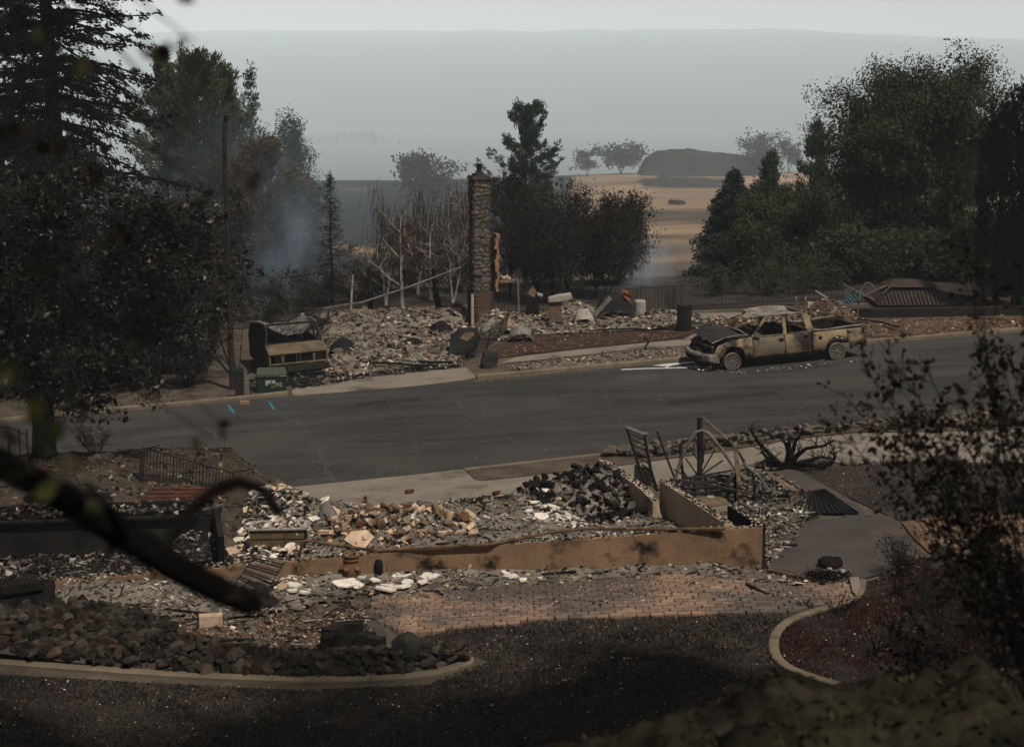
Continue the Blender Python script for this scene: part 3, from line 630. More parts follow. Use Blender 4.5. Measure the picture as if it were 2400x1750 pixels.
conifer('pine_tree', 'dusty pine with narrow spiky top right of the lamp head', T(543, 84), at(543, 152, 84).z - T(543, 84).z, 3.0, M['lf_pine'], M['bark'], 23, 24, 6, .06, .05, .24, 0, 10, r=.18, nn=8, asp=4, ragged=.5, power=.75, spread=.35)
conifer('pine_tree', 'thin see-through scorched pine with upturned tufts', T(600, 95), at(598, 158, 95).z - T(600, 95).z, 2.0, M['lf_pineg'], M['bark_burnt'], 24, 17, 5, .30, -.05, .24, 0, 2, r=.12, nn=5, asp=3.5, ragged=.25, power=.7)
conifer('pine_tree', 'heat-browned pine rising out of the smoke by the van', T(620, 77), at(620, 330, 77).z - T(620, 77).z, 3.4, M['lf_brown'], M['bark'], 25, 22, 7, .04, .15, .26, 0, 9, r=.16, nn=6, asp=4, ragged=.3, power=.7)
conifer('pine_tree', 'low browned pine between the van and the burnt snag', T(700, 78), at(690, 415, 78).z - T(700, 78).z, 2.9, M['lf_brown'], M['bark'], 26, 18, 7, .04, .15, .24, 0, 9, r=.13, nn=6, asp=4, ragged=.3, power=.7)
conifer('pine_tree', 'bushy browned pine behind the lamp post', T(520, 78), at(520, 380, 78).z - T(520, 78).z, 2.8, M['lf_brown'], M['bark'], 27, 20, 7, .04, .15, .26, 0, 9, r=.15, nn=6, asp=4, ragged=.3, power=.7)
broadleaf('round_tree', 'round-topped green tree past the browned pines', T(690, 120), at(690, 276, 120).z - T(690, 120).z, 1.7, M['lf_green'], M['bark'], 31, 24000, .15, .16, clump=.24, core=2500)
conifer('burnt_conifer', 'black burnt conifer snag with bare hanging twigs', G(779, 722), at(779, 400, 70.5).z - G(779, 722).z, .95, M['lf_black'], M['bark_burnt'], 33, 26, 7, .12, .35, .10, 2, r=.07, nn=2, ragged=.25, power=.65)
# scorched brush tree on the near side with the thick forked trunk
tb = T(104, 39.4)
def brush_tree():
    g = random.Random(5); gn = np.random.default_rng(5); D = 39.4; root = thing('scorched_tree', 'scorched dark tree with thick forked mossy trunk and glinting leaves', 'tree', tb); inv = -tb
    mb = MB(); A = lambda px, py, d=0: at(px, py, D + d) + inv
    mb.tube([A(104, 1068), A(103, 1000), A(98, 950), A(96, 925)], [.30, .27, .27, .25], 10)
    limbs = [[A(96, 935), A(130, 900), A(170, 850), A(215, 760), A(240, 640), A(260, 500)], [A(96, 930), A(60, 905), A(20, 880), A(-40, 850), A(-90, 760)], [A(94, 930), A(92, 860), A(100, 760), A(110, 640), A(110, 480), A(130, 400)],
             [A(130, 900), A(190, 860), A(260, 820), A(340, 760), A(420, 700)], [A(110, 840), A(60, 760), A(10, 640), A(-30, 520)], [A(215, 760), A(300, 690), A(380, 600), A(440, 520)], [A(240, 640), A(300, 560), A(340, 480)]]
    segs, tips = [], []
    for k, l in enumerate(limbs):
        l = [p + Vector((0, g.uniform(-.7, .7) * i / len(l) * 1.6, 0)) for i, p in enumerate(l)]
        mb.tube(l, [max(.02, (.19 if k < 3 else .11) * (1 - .8 * i / (len(l) - 1))) for i in range(len(l))], 7)
        for a, b in zip(l[1:], l[2:]):
            for _ in range(9):
                p = a.lerp(b, g.random()); d = Vector((g.gauss(.15, 1), g.gauss(0, 1), g.gauss(.15, .6))).normalized(); L_ = g.uniform(.7, 1.9); r_ = .022
                for s_ in range(4):
                    d = (d + Vector((g.gauss(0, .2), g.gauss(0, .2), g.gauss(-.03, .15)))).normalized(); q = p + d * L_ / 4; segs.append((p, q, r_, r_ * .75)); r_ *= .75
                    for _ in range(3):
                        e = q + Vector((g.gauss(0, .3), g.gauss(0, .3), g.gauss(-.05, .2))); segs.append((q, e, r_ * .6, .003)); tips.append((q.lerp(e, .6), e - q)); tips.append((e, e - q))
                    p = q
    seg_mesh(mb, segs, 4); mb.build('trunk', M['bark_green'], root)
    t = np.array([q[0] for q in tips]); k = gn.integers(0, len(t), 100000); c = t[k] + gn.normal(size=(100000, 3)) * np.array([.13, .16, .10])
    mb = MB(); mb.leaves(c, .062, 1.9, g=gn); mb.leaves(t[gn.integers(0, len(t), 9000)] + gn.normal(size=(9000, 3)) * .1, .17, 1.4, g=gn); mb.build('crown', M['lf_brush'], root)
brush_tree()
# low scorched shrubs and twiggy brush round the lamp and behind
def shrub(name, label, base, h, hw, seed, leafm=None, barkm=None, n_leaf=2500, leaf=.07, stems=9, group=None, rr=.02, out=.7, cat='shrub', sub=7, hd=None):
    g = random.Random(seed); gn = np.random.default_rng(seed); root = thing(name, label, cat, base, 0, group); segs, tips = [], []
    for i in range(stems):
        a = g.uniform(0, 2 * math.pi); d = Vector((math.cos(a) * out, math.sin(a) * out, 1)).normalized(); p = Vector((math.cos(a) * .05, math.sin(a) * .05, -.05)); L_ = g.uniform(.6, 1.0); r_ = rr * g.uniform(.6, 1)
        for s_ in range(5):
            d = (d + Vector((g.gauss(0, .16), g.gauss(0, .16), g.gauss(0, .1)))).normalized(); q = p + d * L_ / 5; segs.append((p, q, r_, r_ * .78)); r_ *= .78
            if s_ > 0:
                for _ in range(sub):
                    e = q + (d * .5 + Vector((g.gauss(0, .7), g.gauss(0, .7), g.gauss(.1, .5)))).normalized() * L_ * g.uniform(.08, .28); segs.append((q, e, r_ * .5, .002)); tips.append((e, d))
            p = q
    z = [s_[1].z for s_ in segs]; kx = hw / max(.05, np.percentile([abs(s_[1].x) for s_ in segs], 97)); kz = h / max(z); ky = (hd or hw) / hw * kx
    f = lambda p: Vector((p.x * kx, p.y * ky, p.z * kz))
    mb = MB(); seg_mesh(mb, [(f(a), f(b), c, d) for a, b, c, d in segs], 4, rmin=.0025); mb.build('stems', barkm or M['bark_burnt'], root)
    if n_leaf:
        t = np.array([f(q[0]) for q in tips]); k = gn.integers(0, len(t), n_leaf); dn = gn.uniform(.1, 1, len(t)); k = k[gn.uniform(0, 1, n_leaf) < dn[k]]
        mb = MB(); mb.leaves(t[k] + gn.normal(size=(len(k), 3)) * .07, leaf, 1.8, g=gn); mb.build('foliage', leafm, root)
    return root
BU = 'burnt undergrowth beyond the far ruins'
for i, (px, D, h, hw) in enumerate(((600, 68, 1.6, 1.3), (680, 70, 1.8, 1.3), (740, 72, 1.6, 1.2), (830, 73, 1.9, 1.4), (900, 74, 1.7, 1.4), (980, 75, 1.9, 1.4), (1060, 75, 1.9, 1.4), (1180, 75, 2.2, 1.4), (1260, 76, 2.2, 1.5), (1350, 76, 2.0, 1.5), (1440, 75, 1.8, 1.3), (1690, 70, 1.5, 1.2), (1780, 69.5, 1.6, 1.3), (1860, 70, 1.7, 1.3), (1940, 69.5, 1.6, 1.3), (2330, 68, 2.0, 1.4), (2420, 67, 2.0, 1.4))):
    shrub('burnt_undergrowth', 'low dark burnt undergrowth beyond the far ruins', T(px, D), h, hw, 260 + i, M['lf_willow'] if px < 1600 else M['lf_mix'], M['bark_burnt'], 3600, .10, 11, BU, .02, .7)
SG = 'scorched brush behind the far kerb'
for i, (px, D, h, hw) in enumerate(((20, 55, 4.2, 2.0), (140, 57, 4.8, 2.2), (270, 56, 4.4, 2.0), (370, 57, 4.6, 1.9), (455, 58, 4.3, 1.6), (60, 61, 6, 2.4), (230, 61, 5.6, 2.4), (330, 54, 2.2, 1.4), (180, 53.5, 2.0, 1.5), (440, 54.5, 2.0, 1.0))):
    shrub('scorched_shrub', 'tall scorched brush with dull brown leaves behind the far kerb', T(px, D), h, hw, 40 + i, M['lf_brush'], M['bark_burnt'], 16000, .07, 14, SG, .03, .45)
shrub('bare_shrub', 'bare black shrub with fanned twigs right of the lamp post', T(560, 56.5), 3.6, 2.4, 61, M['lf_black'], M['bark_burnt'], 500, .05, 16, None, .03, .9)
shrub('dead_shrub', 'small dead brown shrub on the bank beside the forked trunk', T(225, 39.8), .95, .55, 62, M['lf_dead'], M['twig'], 260, .035, 18, None, .012, .6)
# burnt birches left of the chimney
BG = 'burnt birches left of the chimney'
for i, (px, py, top, hw, D) in enumerate(((945, 742, 438, 1.35, 69), (905, 735, 480, 1.1, 71), (1010, 735, 455, 1.3, 72), (1062, 738, 430, 1.3, 70.5), (980, 730, 520, 1.2, 74), (1090, 730, 470, 1.0, 74))):
    b = T(px, D); g = random.Random(80 + i); h = at(px, top, D).z - b.z
    broadleaf('burnt_birch', 'pale-barked burnt birch ' + ['with the brightest forked trunk left of the chimney', 'furthest from the chimney, by the thick black post', 'behind the leaning black post', 'closest to the chimney wall', 'low and thin behind the leaning pole', 'half hidden behind the chimney'][i], b, h, hw, M['lf_dead'], M['birch'], 80 + i, 260, .06, .085, 3, 1 + i % 2, .2, .3, .12, None, .65, None, 520, n_main=7, hang=.5)
WG = 'burnt willows right of the chimney'
for i, (px, top, hw, D) in enumerate(((1195, 400, 1.0, 72), (1255, 440, 1.3, 70), (1330, 425, 1.5, 73), (1395, 440, 1.4, 71), (1450, 455, 1.1, 74), (1300, 500, 1.5, 69.5), (1420, 500, 1.4, 70), (1480, 450, .7, 76))):
    b = T(px, D); h = at(px, top, D).z - b.z
    broadleaf('burnt_willow', 'dark burnt willow ' + ['close against the chimney, tallest of the row', 'behind the pipe frame', 'behind the brick wall stub, widest of the row', 'behind the crumpled black metal heap', 'behind the pale water heater', 'low in front of the widest willow', 'low in front of the metal heap row', 'slim at the smoky end of the row'][i], b, h, hw, M['lf_willow'], M['bark_burnt'], 100 + i, 6500, .10, .08, 3, 3, .25, .16, .1, None, .6, None, 260, 2.2, n_main=9, hang=.22, core=420)
# middle distance
conifer('pine_tree', 'lone tall green pine rising behind the chimney', T(1232, 110), at(1228, 241, 110).z - T(1232, 110).z, 3.0, M['lf_pineg'], M['bark'], 121, 17, 6, .30, .05, .20, 0, 12, r=.2, nn=12, asp=3.2, ragged=.65, power=.6, spread=.25)
def far_tree(px, D, top, hwpx, label, seed, n=2600, leaf=.5, stems=2, mt='lf_far'):
    b = T(px, D); h = at(px, top, D).z - b.z
    return broadleaf('field_tree', label, b, h, hwpx * D / F, M[mt], M['bark'], seed, n, leaf, .3, 3, stems, .2, hwpx * D / F * .16, up=.3, n_main=8)
far_tree(1012, 470, 366, 66, 'leafy tree on the burnt field left of the chimney', 131, 5000, 1.0, 3)
far_tree(958, 660, 362, 34, 'hazy round tree behind the leafy field tree', 132, 2600, 1.1)
far_tree(1376, 690, 350, 26, 'small narrow hazy tree right of the lone pine', 133, 1800, 1.0)
far_tree(1455, 695, 340, 52, 'wide hazy tree beside the dirt mound', 134, 3500, 1.2, 4)
far_tree(1785, 680, 312, 46, 'flat-topped hazy tree right of the dirt mound', 135, 3200, 1.1, 3)
far_tree(1848, 690, 330, 26, 'small hazy tree beside the flat-topped one', 136, 1800, 1.1, 2)
far_tree(1588, 440, 482, 17, 'small lone bush on the tan field', 137, 900, .6, 2)
# right side
conifer('pine_tree', 'green pine with pointed top right of the dirt mound', T(1905, 104), at(1905, 280, 104).z - T(1905, 104).z, 2.3, M['lf_pineg'], M['bark'], 141, 15, 5, .15, .05, .26, 0, 10, r=.16, nn=8, spread=.3, asp=3.4, ragged=.35)
conifer('pine_tree', 'shorter green pine left of the pointed one', T(1800, 98), at(1803, 350, 98).z - T(1800, 98).z, 2.0, M['lf_pineg'], M['bark'], 142, 13, 5, .15, .05, .26, 0, 10, r=.14, nn=8, spread=.3, asp=3.4, ragged=.35)
conifer('pine_tree', 'pine top peeking over the big leafy tree', T(1995, 108), at(1992, 228, 108).z - T(1995, 108).z, 1.2, M['lf_pineg'], M['bark'], 143, 18, 6, .2, .05, .28, 0, 8, r=.14, nn=6, asp=3.4, ragged=.3)
conifer('spruce_tree', 'dense blue spruce behind the iron fence', T(1716, 77), at(1742, 404, 77).z - T(1716, 77).z, 2.35, M['lf_spruce'], M['bark'], 144, 30, 11, .0, .25, .17, 12, r=.14, nn=6, asp=2.6, ragged=.2, power=.95)
broadleaf('leafy_tree', 'bushy green tree beside the blue spruce', T(1800, 74.5), at(1800, 470, 74.5).z - T(1800, 74.5).z, 1.7, M['lf_green'], M['bark'], 151, 24000, .10, .08, 4, 3, .08, .28, up=.5, core=5000)
broadleaf('leafy_tree', 'low green tree right of the bushy one', T(1905, 74), at(1905, 440, 74).z - T(1905, 74).z, 1.6, M['lf_mix'], M['bark_burnt'], 152, 22000, .10, .08, 4, 3, .1, .26, up=.5, core=5000)
broadleaf('big_tree', 'largest leafy tree with many spreading stems behind the gazebo', T(2150, 76), at(2150, 158, 76).z - T(2150, 76).z, 3.75, M['lf_mix'], M['bark_burnt'], 153, 190000, .115, .2, 4, 6, .28, .24, up=.55, hd=3.2, n_main=8, core=18000)
UG = 'dark undergrowth behind the gazebo'
for i, (px, D, top, hw) in enumerate(((1960, 73, 520, 1.4), (2040, 72, 540, 1.5), (2120, 74, 520, 1.6), (2210, 72, 540, 1.6), (2290, 71, 500, 1.4), (2180, 77, 470, 1.6), (2010, 78, 480, 1.5))):
    b = T(px, D); broadleaf('leafy_bush', 'dark half-scorched bush under the largest tree', b, at(px, top, D).z - b.z, hw, M['lf_mix'], M['bark_burnt'], 160 + i, 9000, .11, .05, 3, 4, .1, .28, group=UG, up=.5, cat='bush', core=2400)
def cedar(px, D, top, hw, seed, label):
    g = np.random.default_rng(seed); b = T(px, D); h = at(px, top, D).z - b.z; root = thing('cedar_tree', label, 'tree', b)
    mb = MB(); mb.tube([(0, 0, 0), (0, 0, h * .5), (0, 0, h * .9)], [.12, .09, .03], 7); mb.build('trunk', M['bark'], root)
    LC, LD = [], []
    for _ in range(620):                                                  # upright feathery sprays
        t = g.uniform(0, .97) ** .9; a = g.uniform(0, 2 * math.pi); rr = hw * min(1, (1 - t) * 4.2) ** .62 * (.72 + .28 * min(1, t * 6)) * g.uniform(.62, 1.06); L_ = g.uniform(.35, .8)
        d = np.array([math.cos(a) * .34, math.sin(a) * .34, 1.0]); p = np.array([rr * math.cos(a), rr * math.sin(a), t * h])
        q = g.uniform(0, 1, 40)[:, None]; LC.append(p + d * q * L_ + g.normal(size=(40, 3)) * .075 * (1.1 - q)); LD.append(np.repeat(d[None] * 1.4, 40, 0))
    mb = MB(); mb.leaves(np.concatenate(LC), .10, 2.2, d=np.concatenate(LD), spread=.6, g=g); mb.build('crown', M['lf_arb'], root)
cedar(2385, 63, 203, .95, 171, 'tall dark columnar cedar beyond the kerb, taller of two')
cedar(2335, 64.5, 255, .8, 172, 'dark columnar cedar just left of the taller one')
cedar(2440, 62, 230, .9, 173, 'dark columnar cedar right of the taller one')
# dirt mounds on the field
def mound(px0, px1, D, top, label, seed, mt):
    a = T(px0, D); b = T(px1, D); c = (a + b) / 2; hw = (b.x - a.x) / 2; zt = at((px0 + px1) / 2, top, D).z
    mb = MB()
    def fn(u, v):
        x = a.x + (b.x - a.x) * u; y = D - hw * .5 + hw * v; e = np.interp(u, [0, .06, .16, .3, .7, .93, 1], [0, .6, .94, 1, .82, .66, 0]) * min(1, math.sin(math.pi * v) * 2.2) ** .9
        return (x, y, min(a.z, b.z) - .6 + (zt - min(a.z, b.z) + .6) * e + 0.9 * e * mnoise.noise((x * .16, y * .16, seed)) + .5 * e * mnoise.noise((x * .6, y * .6, seed)))
    mb.grid(fn, 60, 24); mb.build('dirt_mound', mt, smooth=True, label=label, cat='mound')
M['moundm'] = mat('dark_mound_soil', (.035, .032, .030), (.055, .05, .044), .2, .95, .6, 1, world=True)
mound(1495, 1800, 690, 351, 'long dark dirt mound on the tan field', 1, M['moundm'])
mound(1515, 1715, 610, 416, 'small dark dirt heap in front of the long mound', 2, M['moundm'])
# trees left of the camera, outside the frame, whose shade lies on the lawn
for i, (x, y, h, hw) in enumerate(((5.6, 11.9, 18.6, 4.6), (-6.2, 12.2, 18.6, 5.2), (3.6, 7.2, 21, 4.5), (-12.5, 16.5, 18.5, 5.0))):
    broadleaf('shade_tree', ['tall shade tree on the slope right of the lawn', 'tall shade tree on the slope left of the lawn', 'tall shade tree beside the mossy boulder', 'shade tree standing left of the rock bed'][i], Vector((x, y, terr(x, y))), h, hw, M['lf_mix'], M['bark'], 180 + i, 42000, .36, .3, 3, 1, .66, .8, up=.45)
# ------------------------------------------------------------------ stones and loose pieces: shared shapes
def rough_rock(seed, sub=2, cuts=9, squash=(1, 1, 1)):
    g = random.Random(seed); bm = bmesh.new(); bmesh.ops.create_icosphere(bm, subdivisions=sub, radius=.5)
    for _ in range(cuts):
        n_ = Vector((g.gauss(0, 1), g.gauss(0, 1), g.gauss(0, 1))).normalized(); d = g.uniform(.26, .42)
        for v in bm.verts:
            e = v.co.dot(n_) - d
            if e > 0: v.co -= n_ * e
    for v in bm.verts:
        v.co = Vector((v.co.x * squash[0], v.co.y * squash[1], v.co.z * squash[2])) * (1 + .06 * mnoise.noise(v.co * 5 + Vector((seed, 0, 0))))
    V = np.array([v.co for v in bm.verts]); f = [tuple(v.index for v in q.verts) for q in bm.faces]; bm.free()
    return MB().raw(V, f)
ROCKS = [rough_rock(200 + i, 2, 10, (1.15, 1, .72)).mesh('rock', M['rock']) for i in range(7)]
ROCKS_D = [rough_rock(300 + i, 2, 10, (1.2, 1, .68)).mesh('rock', M['rock_dark']) for i in range(7)]
def rough_box(seed, d, j=.06, mt=None):
    g = random.Random(seed); m = MB(); m.box((0, 0, 0), d); v = m.v[0]; k = min(d)
    m.v[0] = v + np.array([[g.uniform(-j, j) * d[0], g.uniform(-j, j) * d[1], g.uniform(-j, j) * d[2]] for _ in v])
    return m.mesh('piece', mt)
def shard(seed, mt, n=6, th=.035):
    g = random.Random(seed); a = sorted(g.uniform(0, 2 * math.pi) for _ in range(n)); a = [2 * math.pi * (i + g.uniform(-.35, .35)) / n for i in range(n)]
    poly = [(.5 * g.uniform(.65, 1.05) * math.cos(t), .36 * g.uniform(.65, 1.05) * math.sin(t)) for t in a]
    return MB().prism(poly, 0, th).mesh('shard', mt)
def inpoly(x, y, poly):
    c = False
    for (x0, y0), (x1, y1) in zip(poly, poly[1:] + poly[:1]):
        if (y0 > y) != (y1 > y) and x < (x1 - x0) * (y - y0) / (y1 - y0) + x0: c = not c
    return c
def sample(poly, n, g):
    q = [tuple(G(*p)[:2]) for p in poly]; xs_ = [p[0] for p in q]; ys_ = [p[1] for p in q]; out = []
    while len(out) < n:
        x, y = g.uniform(min(xs_), max(xs_)), g.uniform(min(ys_), max(ys_))
        if inpoly(x, y, q): out.append((x, y))
    return out
def heap(poly, n, sizes, mix, label, seed, bumps=(), base=.03, noise_=.10, name='rubble', bedm='ash_mid', tilt=.42, bed=True, thick=.12, grid=.22):
    """a mound of ash with thousands of fragments lying on it: (material, weight) pairs in mix"""
    g = random.Random(seed); gn = np.random.default_rng(seed); q = [tuple(G(*p)[:2]) for p in poly]
    bp = [(G(a, b)[0], G(a, b)[1], h, r) for a, b, h, r in bumps]
    segs_ = [(Vector(a), Vector(b)) for a, b in zip(q, q[1:] + q[:1])]
    def edge(x, y):
        d = 9; p = Vector((x, y))
        for a, b in segs_:
            e = b - a; t = max(0, min(1, (p - a).dot(e) / max(1e-9, e.length_squared))); d = min(d, (p - a - e * t).length)
        return d
    def hz(x, y):
        h = base + sum(hh * math.exp(-((x - a) ** 2 + (y - b) ** 2) / (r * r)) for a, b, hh, r in bp) + noise_ * mnoise.noise((x * .9, y * .9, seed)) + noise_ * .5 * mnoise.noise((x * 2.7, y * 2.7, seed))
        return max(-.02, h * ss(0, .5, edge(x, y)))
    mats = [M[k] for k, _ in mix]; wt = np.array([b for _, b in mix], float); wt /= wt.sum()
    mb = MB()
    if bed:
        xs_ = np.arange(min(p[0] for p in q), max(p[0] for p in q) + grid, grid); ys_ = np.arange(min(p[1] for p in q), max(p[1] for p in q) + grid, grid)
        ok = {(i, j): inpoly(x, y, q) for i, x in enumerate(xs_) for j, y in enumerate(ys_)}; idx = {}; V = []; fc = []
        for (i, j), o in ok.items():
            if all(ok.get((i + a, j + b), False) for a, b in ((0, 0), (1, 0), (1, 1), (0, 1))):
                f = []
                for a, b in ((0, 0), (1, 0), (1, 1), (0, 1)):
                    k = (i + a, j + b)
                    if k not in idx:
                        x, y = xs_[k[0]], ys_[k[1]]; idx[k] = len(V); V.append((x, y, S * x + .05 + hz(x, y)))
                    f.append(idx[k])
                fc.append(tuple(f))
        if fc: mb.raw(V, fc, len(mats))
    pts = sample(poly, n, g); c = np.array([(x, y, S * x + .055 + hz(x, y)) for x, y in pts])
    # fragments gather in patches of one kind
    f1 = np.array([mnoise.noise((x * 1.1, y * 1.1, seed + 3)) for x, y in pts]) * 1.1 + gn.normal(size=n) * .33
    order = np.argsort(np.argsort(f1)) / n; cum = np.cumsum(wt); mi = np.searchsorted(cum, order); mi = np.clip(mi, 0, len(mats) - 1)
    sw = gn.uniform(0, 1, n) < .45; mi[sw] = gn.choice(len(mats), sw.sum(), p=wt)
    sz = sizes[0] + (sizes[1] - sizes[0]) * gn.uniform(0, 1, n) ** 5.0
    mb.chips(c + np.array([0, 0, 1]) * (sz * .12)[:, None], sz, mi, thick, tilt, gn)
    if bed:
        k = max(1, n // 34); a = c[gn.integers(0, n, k)] + np.array([0, 0, .03]); L_ = gn.uniform(.12, .12 + sizes[1] * 2.4, k) ** 1.0; th = gn.uniform(0, 2 * math.pi, k)
        d = np.stack([np.cos(th), np.sin(th), gn.normal(size=k) * .18 + S * np.cos(th)], 1) * L_[:, None]
        for q_, (mn, fr) in enumerate((('charwood', .5), ('wood_grey', .3), ('steel_grey', .2))):
            sel = gn.uniform(0, 1, k) < fr; mb.sticks(a[sel] - d[sel] / 2, a[sel] + d[sel] / 2, .006 + .02 * gn.uniform(0, 1, sel.sum()) ** 2, .01, len(mats) + 1 + q_, 4)
    return mb.build(name, mats + [M[bedm], M['charwood'], M['wood_grey'], M['steel_grey']], kind='stuff', label=label, cat='rubble'), hz
# ------------------------------------------------------------------ far ruin across the street
YAW = R(16.8)
# chimney
def chimney():
    b = G(1130, 766); root = thing('chimney', 'tall lone stone chimney with brick firebox and steel flue', 'chimney', b, YAW)
    top = at(1130, 420, b.y).z - b.z; g = random.Random(3); W, D_ = .60, .72; zs = 1.33
    m = MB(); m.box((0, .36, (zs + top) / 2), (W, D_, top - zs)); m.box((.03, .36, zs / 2 - .1), (.80, .80, zs + .2)); m.build('core', M['mortar'], root)
    st = [rough_rock(700 + i, 2, 8, (1.25, 1, 1)) for i in range(6)]; st = [q.mesh('stone', M['stone']) for q in st]
    def face(org, ux, nrm, wd, z0, z1):
        z = z0
        while z < z1 - .05:
            rh = min(g.uniform(.10, .26), z1 - z); x = 0
            while x < wd - .03:
                rw = min(g.uniform(.16, .38), wd - x)
                if wd - x - rw < .09: rw = wd - x
                o = obj('stone', g.choice(st), root); o.location = Vector(org) + Vector(ux) * (x + rw / 2) + Vector((0, 0, z + rh / 2 + g.uniform(-.04, .04))) + Vector(nrm) * g.uniform(-.05, -.015)
                sx, sy = rw * 1.12, .15
                o.scale = (sx if abs(ux[0]) else sy, sy if abs(ux[0]) else sx, rh * g.uniform(1.2, 1.6)); o.rotation_euler = (g.uniform(-.1, .1) if abs(ux[0]) else g.uniform(-.5, .5), g.uniform(-.5, .5) if abs(ux[0]) else g.uniform(-.1, .1), g.uniform(-.08, .08)); x += rw
            z += rh
    face((-W / 2, 0, 0), (1, 0, 0), (0, -1, 0), W, zs, top); face((-W / 2, 0, 0), (0, 1, 0), (-1, 0, 0), D_, zs, top); face((W / 2, 0, 0), (0, 1, 0), (1, 0, 0), D_, zs, top)
    # brick panel below, coursed
    bb = rough_box(1, (.20, .05, .062), .02, M['cbrick']); k = 0
    for r_ in range(20):
        for c in range(3):
            x = -.30 + (c + .5) * .205 + (.1 if r_ % 2 else 0) - .03
            if x > .34: continue
            o = obj('brick', bb, root); o.location = (x + .02, -.055, .035 + r_ * .066)
    m = MB(); m.box((-.39, -.02, .62), (.10, .12, 1.3)); m.build('flue_liner', M['inwall'], root)
    m = MB(); m.box((0, .36, top + .05), (W + .14, D_ + .14, .12), taper=.9); m.box((0, .36, top + .14), (.42, .5, .10)); m.build('cap', M['mortar'], root)
    m = MB(); m.lathe((.0, .36, top + .18), [(.11, 0), (.11, .05), (.09, .08), (.10, .30), (.14, .31), (.14, .37), (.11, .37), (.11, .2)], 14); m.build('flue_pipe', M['steel_black'], root)
    # broken wing on the right, sunlit orange put into its colour, and the shelf
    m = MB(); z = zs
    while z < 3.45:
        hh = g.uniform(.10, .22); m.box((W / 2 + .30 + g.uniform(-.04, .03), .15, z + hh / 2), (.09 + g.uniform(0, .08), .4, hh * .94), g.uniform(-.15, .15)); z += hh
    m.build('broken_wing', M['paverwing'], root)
    m = MB(); m.box((W / 2 + .12, .3, 2.25), (.16, .35, 2.1)); m.build('flue_chase', M['sheetblack'], root)
    m = MB(); m.box((W / 2 + .62, -.05, 1.72), (.50, .35, .06)); m.build('shelf', M['wood'], root)
    m = MB(); m.chips(np.array([(W / 2 + .62 + g.uniform(-.2, .2), -.05 + g.uniform(-.12, .12), 1.79 + g.uniform(0, .12)) for _ in range(14)]), .16, 0, .3, .6); m.build('shelf_rubble', M['plaster_tan'], root)
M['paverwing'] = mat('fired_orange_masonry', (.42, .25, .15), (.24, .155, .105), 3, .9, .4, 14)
chimney()
FARMIX = [('char', 1.0), ('ash_dark', 3.0), ('dirt', 2.6), ('brown_chip', 3.2), ('wood', 1.8), ('plaster_tan', 1.1), ('ash', 1.6), ('plaster', .12), ('paverwing', .15)]
heap([(726, 742), (800, 735), (930, 728), (1110, 724), (1110, 770), (1095, 830), (1075, 858), (960, 868), (845, 884), (770, 885), (740, 800)], 11000, (.02, .36), FARMIX, 'tan and grey rubble field between the van and the chimney', 401,
     ((800, 780, .45, 1.2), (870, 760, .3, 1.4), (1010, 760, .3, 1.5), (1080, 750, .4, 1.0), (940, 810, .2, 1.5), (1040, 830, .25, 1.0), (760, 800, .4, .9)), .08, .20)
heap([(1095, 790), (1110, 745), (1300, 735), (1520, 738), (1640, 740), (1640, 772), (1560, 776), (1400, 781), (1240, 788), (1170, 802)], 7500, (.02, .34), FARMIX, 'pale rubble strip right of the chimney', 402,
     ((1150, 775, .45, .8), (1220, 770, .35, 1.0), (1345, 745, .5, .8), (1430, 765, .25, 1.2), (1550, 755, .3, 1.0)), .08, .15)
heap([(1630, 770), (1660, 752), (1800, 748), (1960, 742), (2030, 752), (1990, 768), (1850, 772), (1650, 795)], 5500, (.035, .28), FARMIX + [('rust_dirt', .8)], 'ashy rubble in the lot behind the pickup', 403, ((1690, 775, .25, 1), (1930, 752, .6, .8), (1985, 757, .35, .8)), .05, .12, bedm='rust_dirt')
heap([(2030, 752), (2350, 742), (2400, 752), (2400, 772), (2050, 795), (1990, 785)], 1600, (.04, .20), FARMIX, 'thin ash and rubble behind the kerb past the pickup', 404, (), .02, .06, bedm='rust_dirt')
heap([(1180, 862), (1260, 852), (1500, 824), (1640, 813), (1640, 838), (1300, 868), (1180, 872)], 2600, (.04, .20), [('brown_chip', 3), ('wood_grey', 2), ('plaster_tan', 1.5), ('ash_dark', 2)], 'dry leaf litter and ash on the verge', 405, (), .01, .03, name='leaf_litter', tilt=.35, thick=.08)
heap([(1160, 842), (1240, 790), (1600, 777), (1600, 794), (1340, 818), (1200, 836)], 700, (.03, .12), [('plaster_tan', 2), ('brown_chip', 2), ('ash', 1)], 'scattered chips on the brown front yard', 406, bed=False, name='chips', tilt=.3, base=0, noise_=0)
heap([(1110, 893), (1300, 875), (1480, 859), (1480, 865), (1300, 882), (1112, 900)], 1500, (.015, .06), [('gravel', 3), ('plaster_tan', 1), ('ash_dark', 1)], 'pale gravel washed along the far gutter', 407, bed=False, name='gravel', base=0, noise_=0)
heap([(770, 870), (1075, 852), (1100, 862), (850, 888), (770, 905)], 1800, (.04, .22), [('char', 4), ('ash_dark', 2), ('ash', 1), ('plaster_tan', .5)], 'black charred debris along the driveway edge', 408, (), .03, .05, bedm='char')
heap([(560, 890), (770, 872), (770, 905), (690, 915), (680, 905), (560, 920)], 1300, (.03, .2), [('char', 4), ('ash_dark', 2), ('ash', .8)], 'black debris under the burnt van', 409, (), .02, .04, bedm='char')
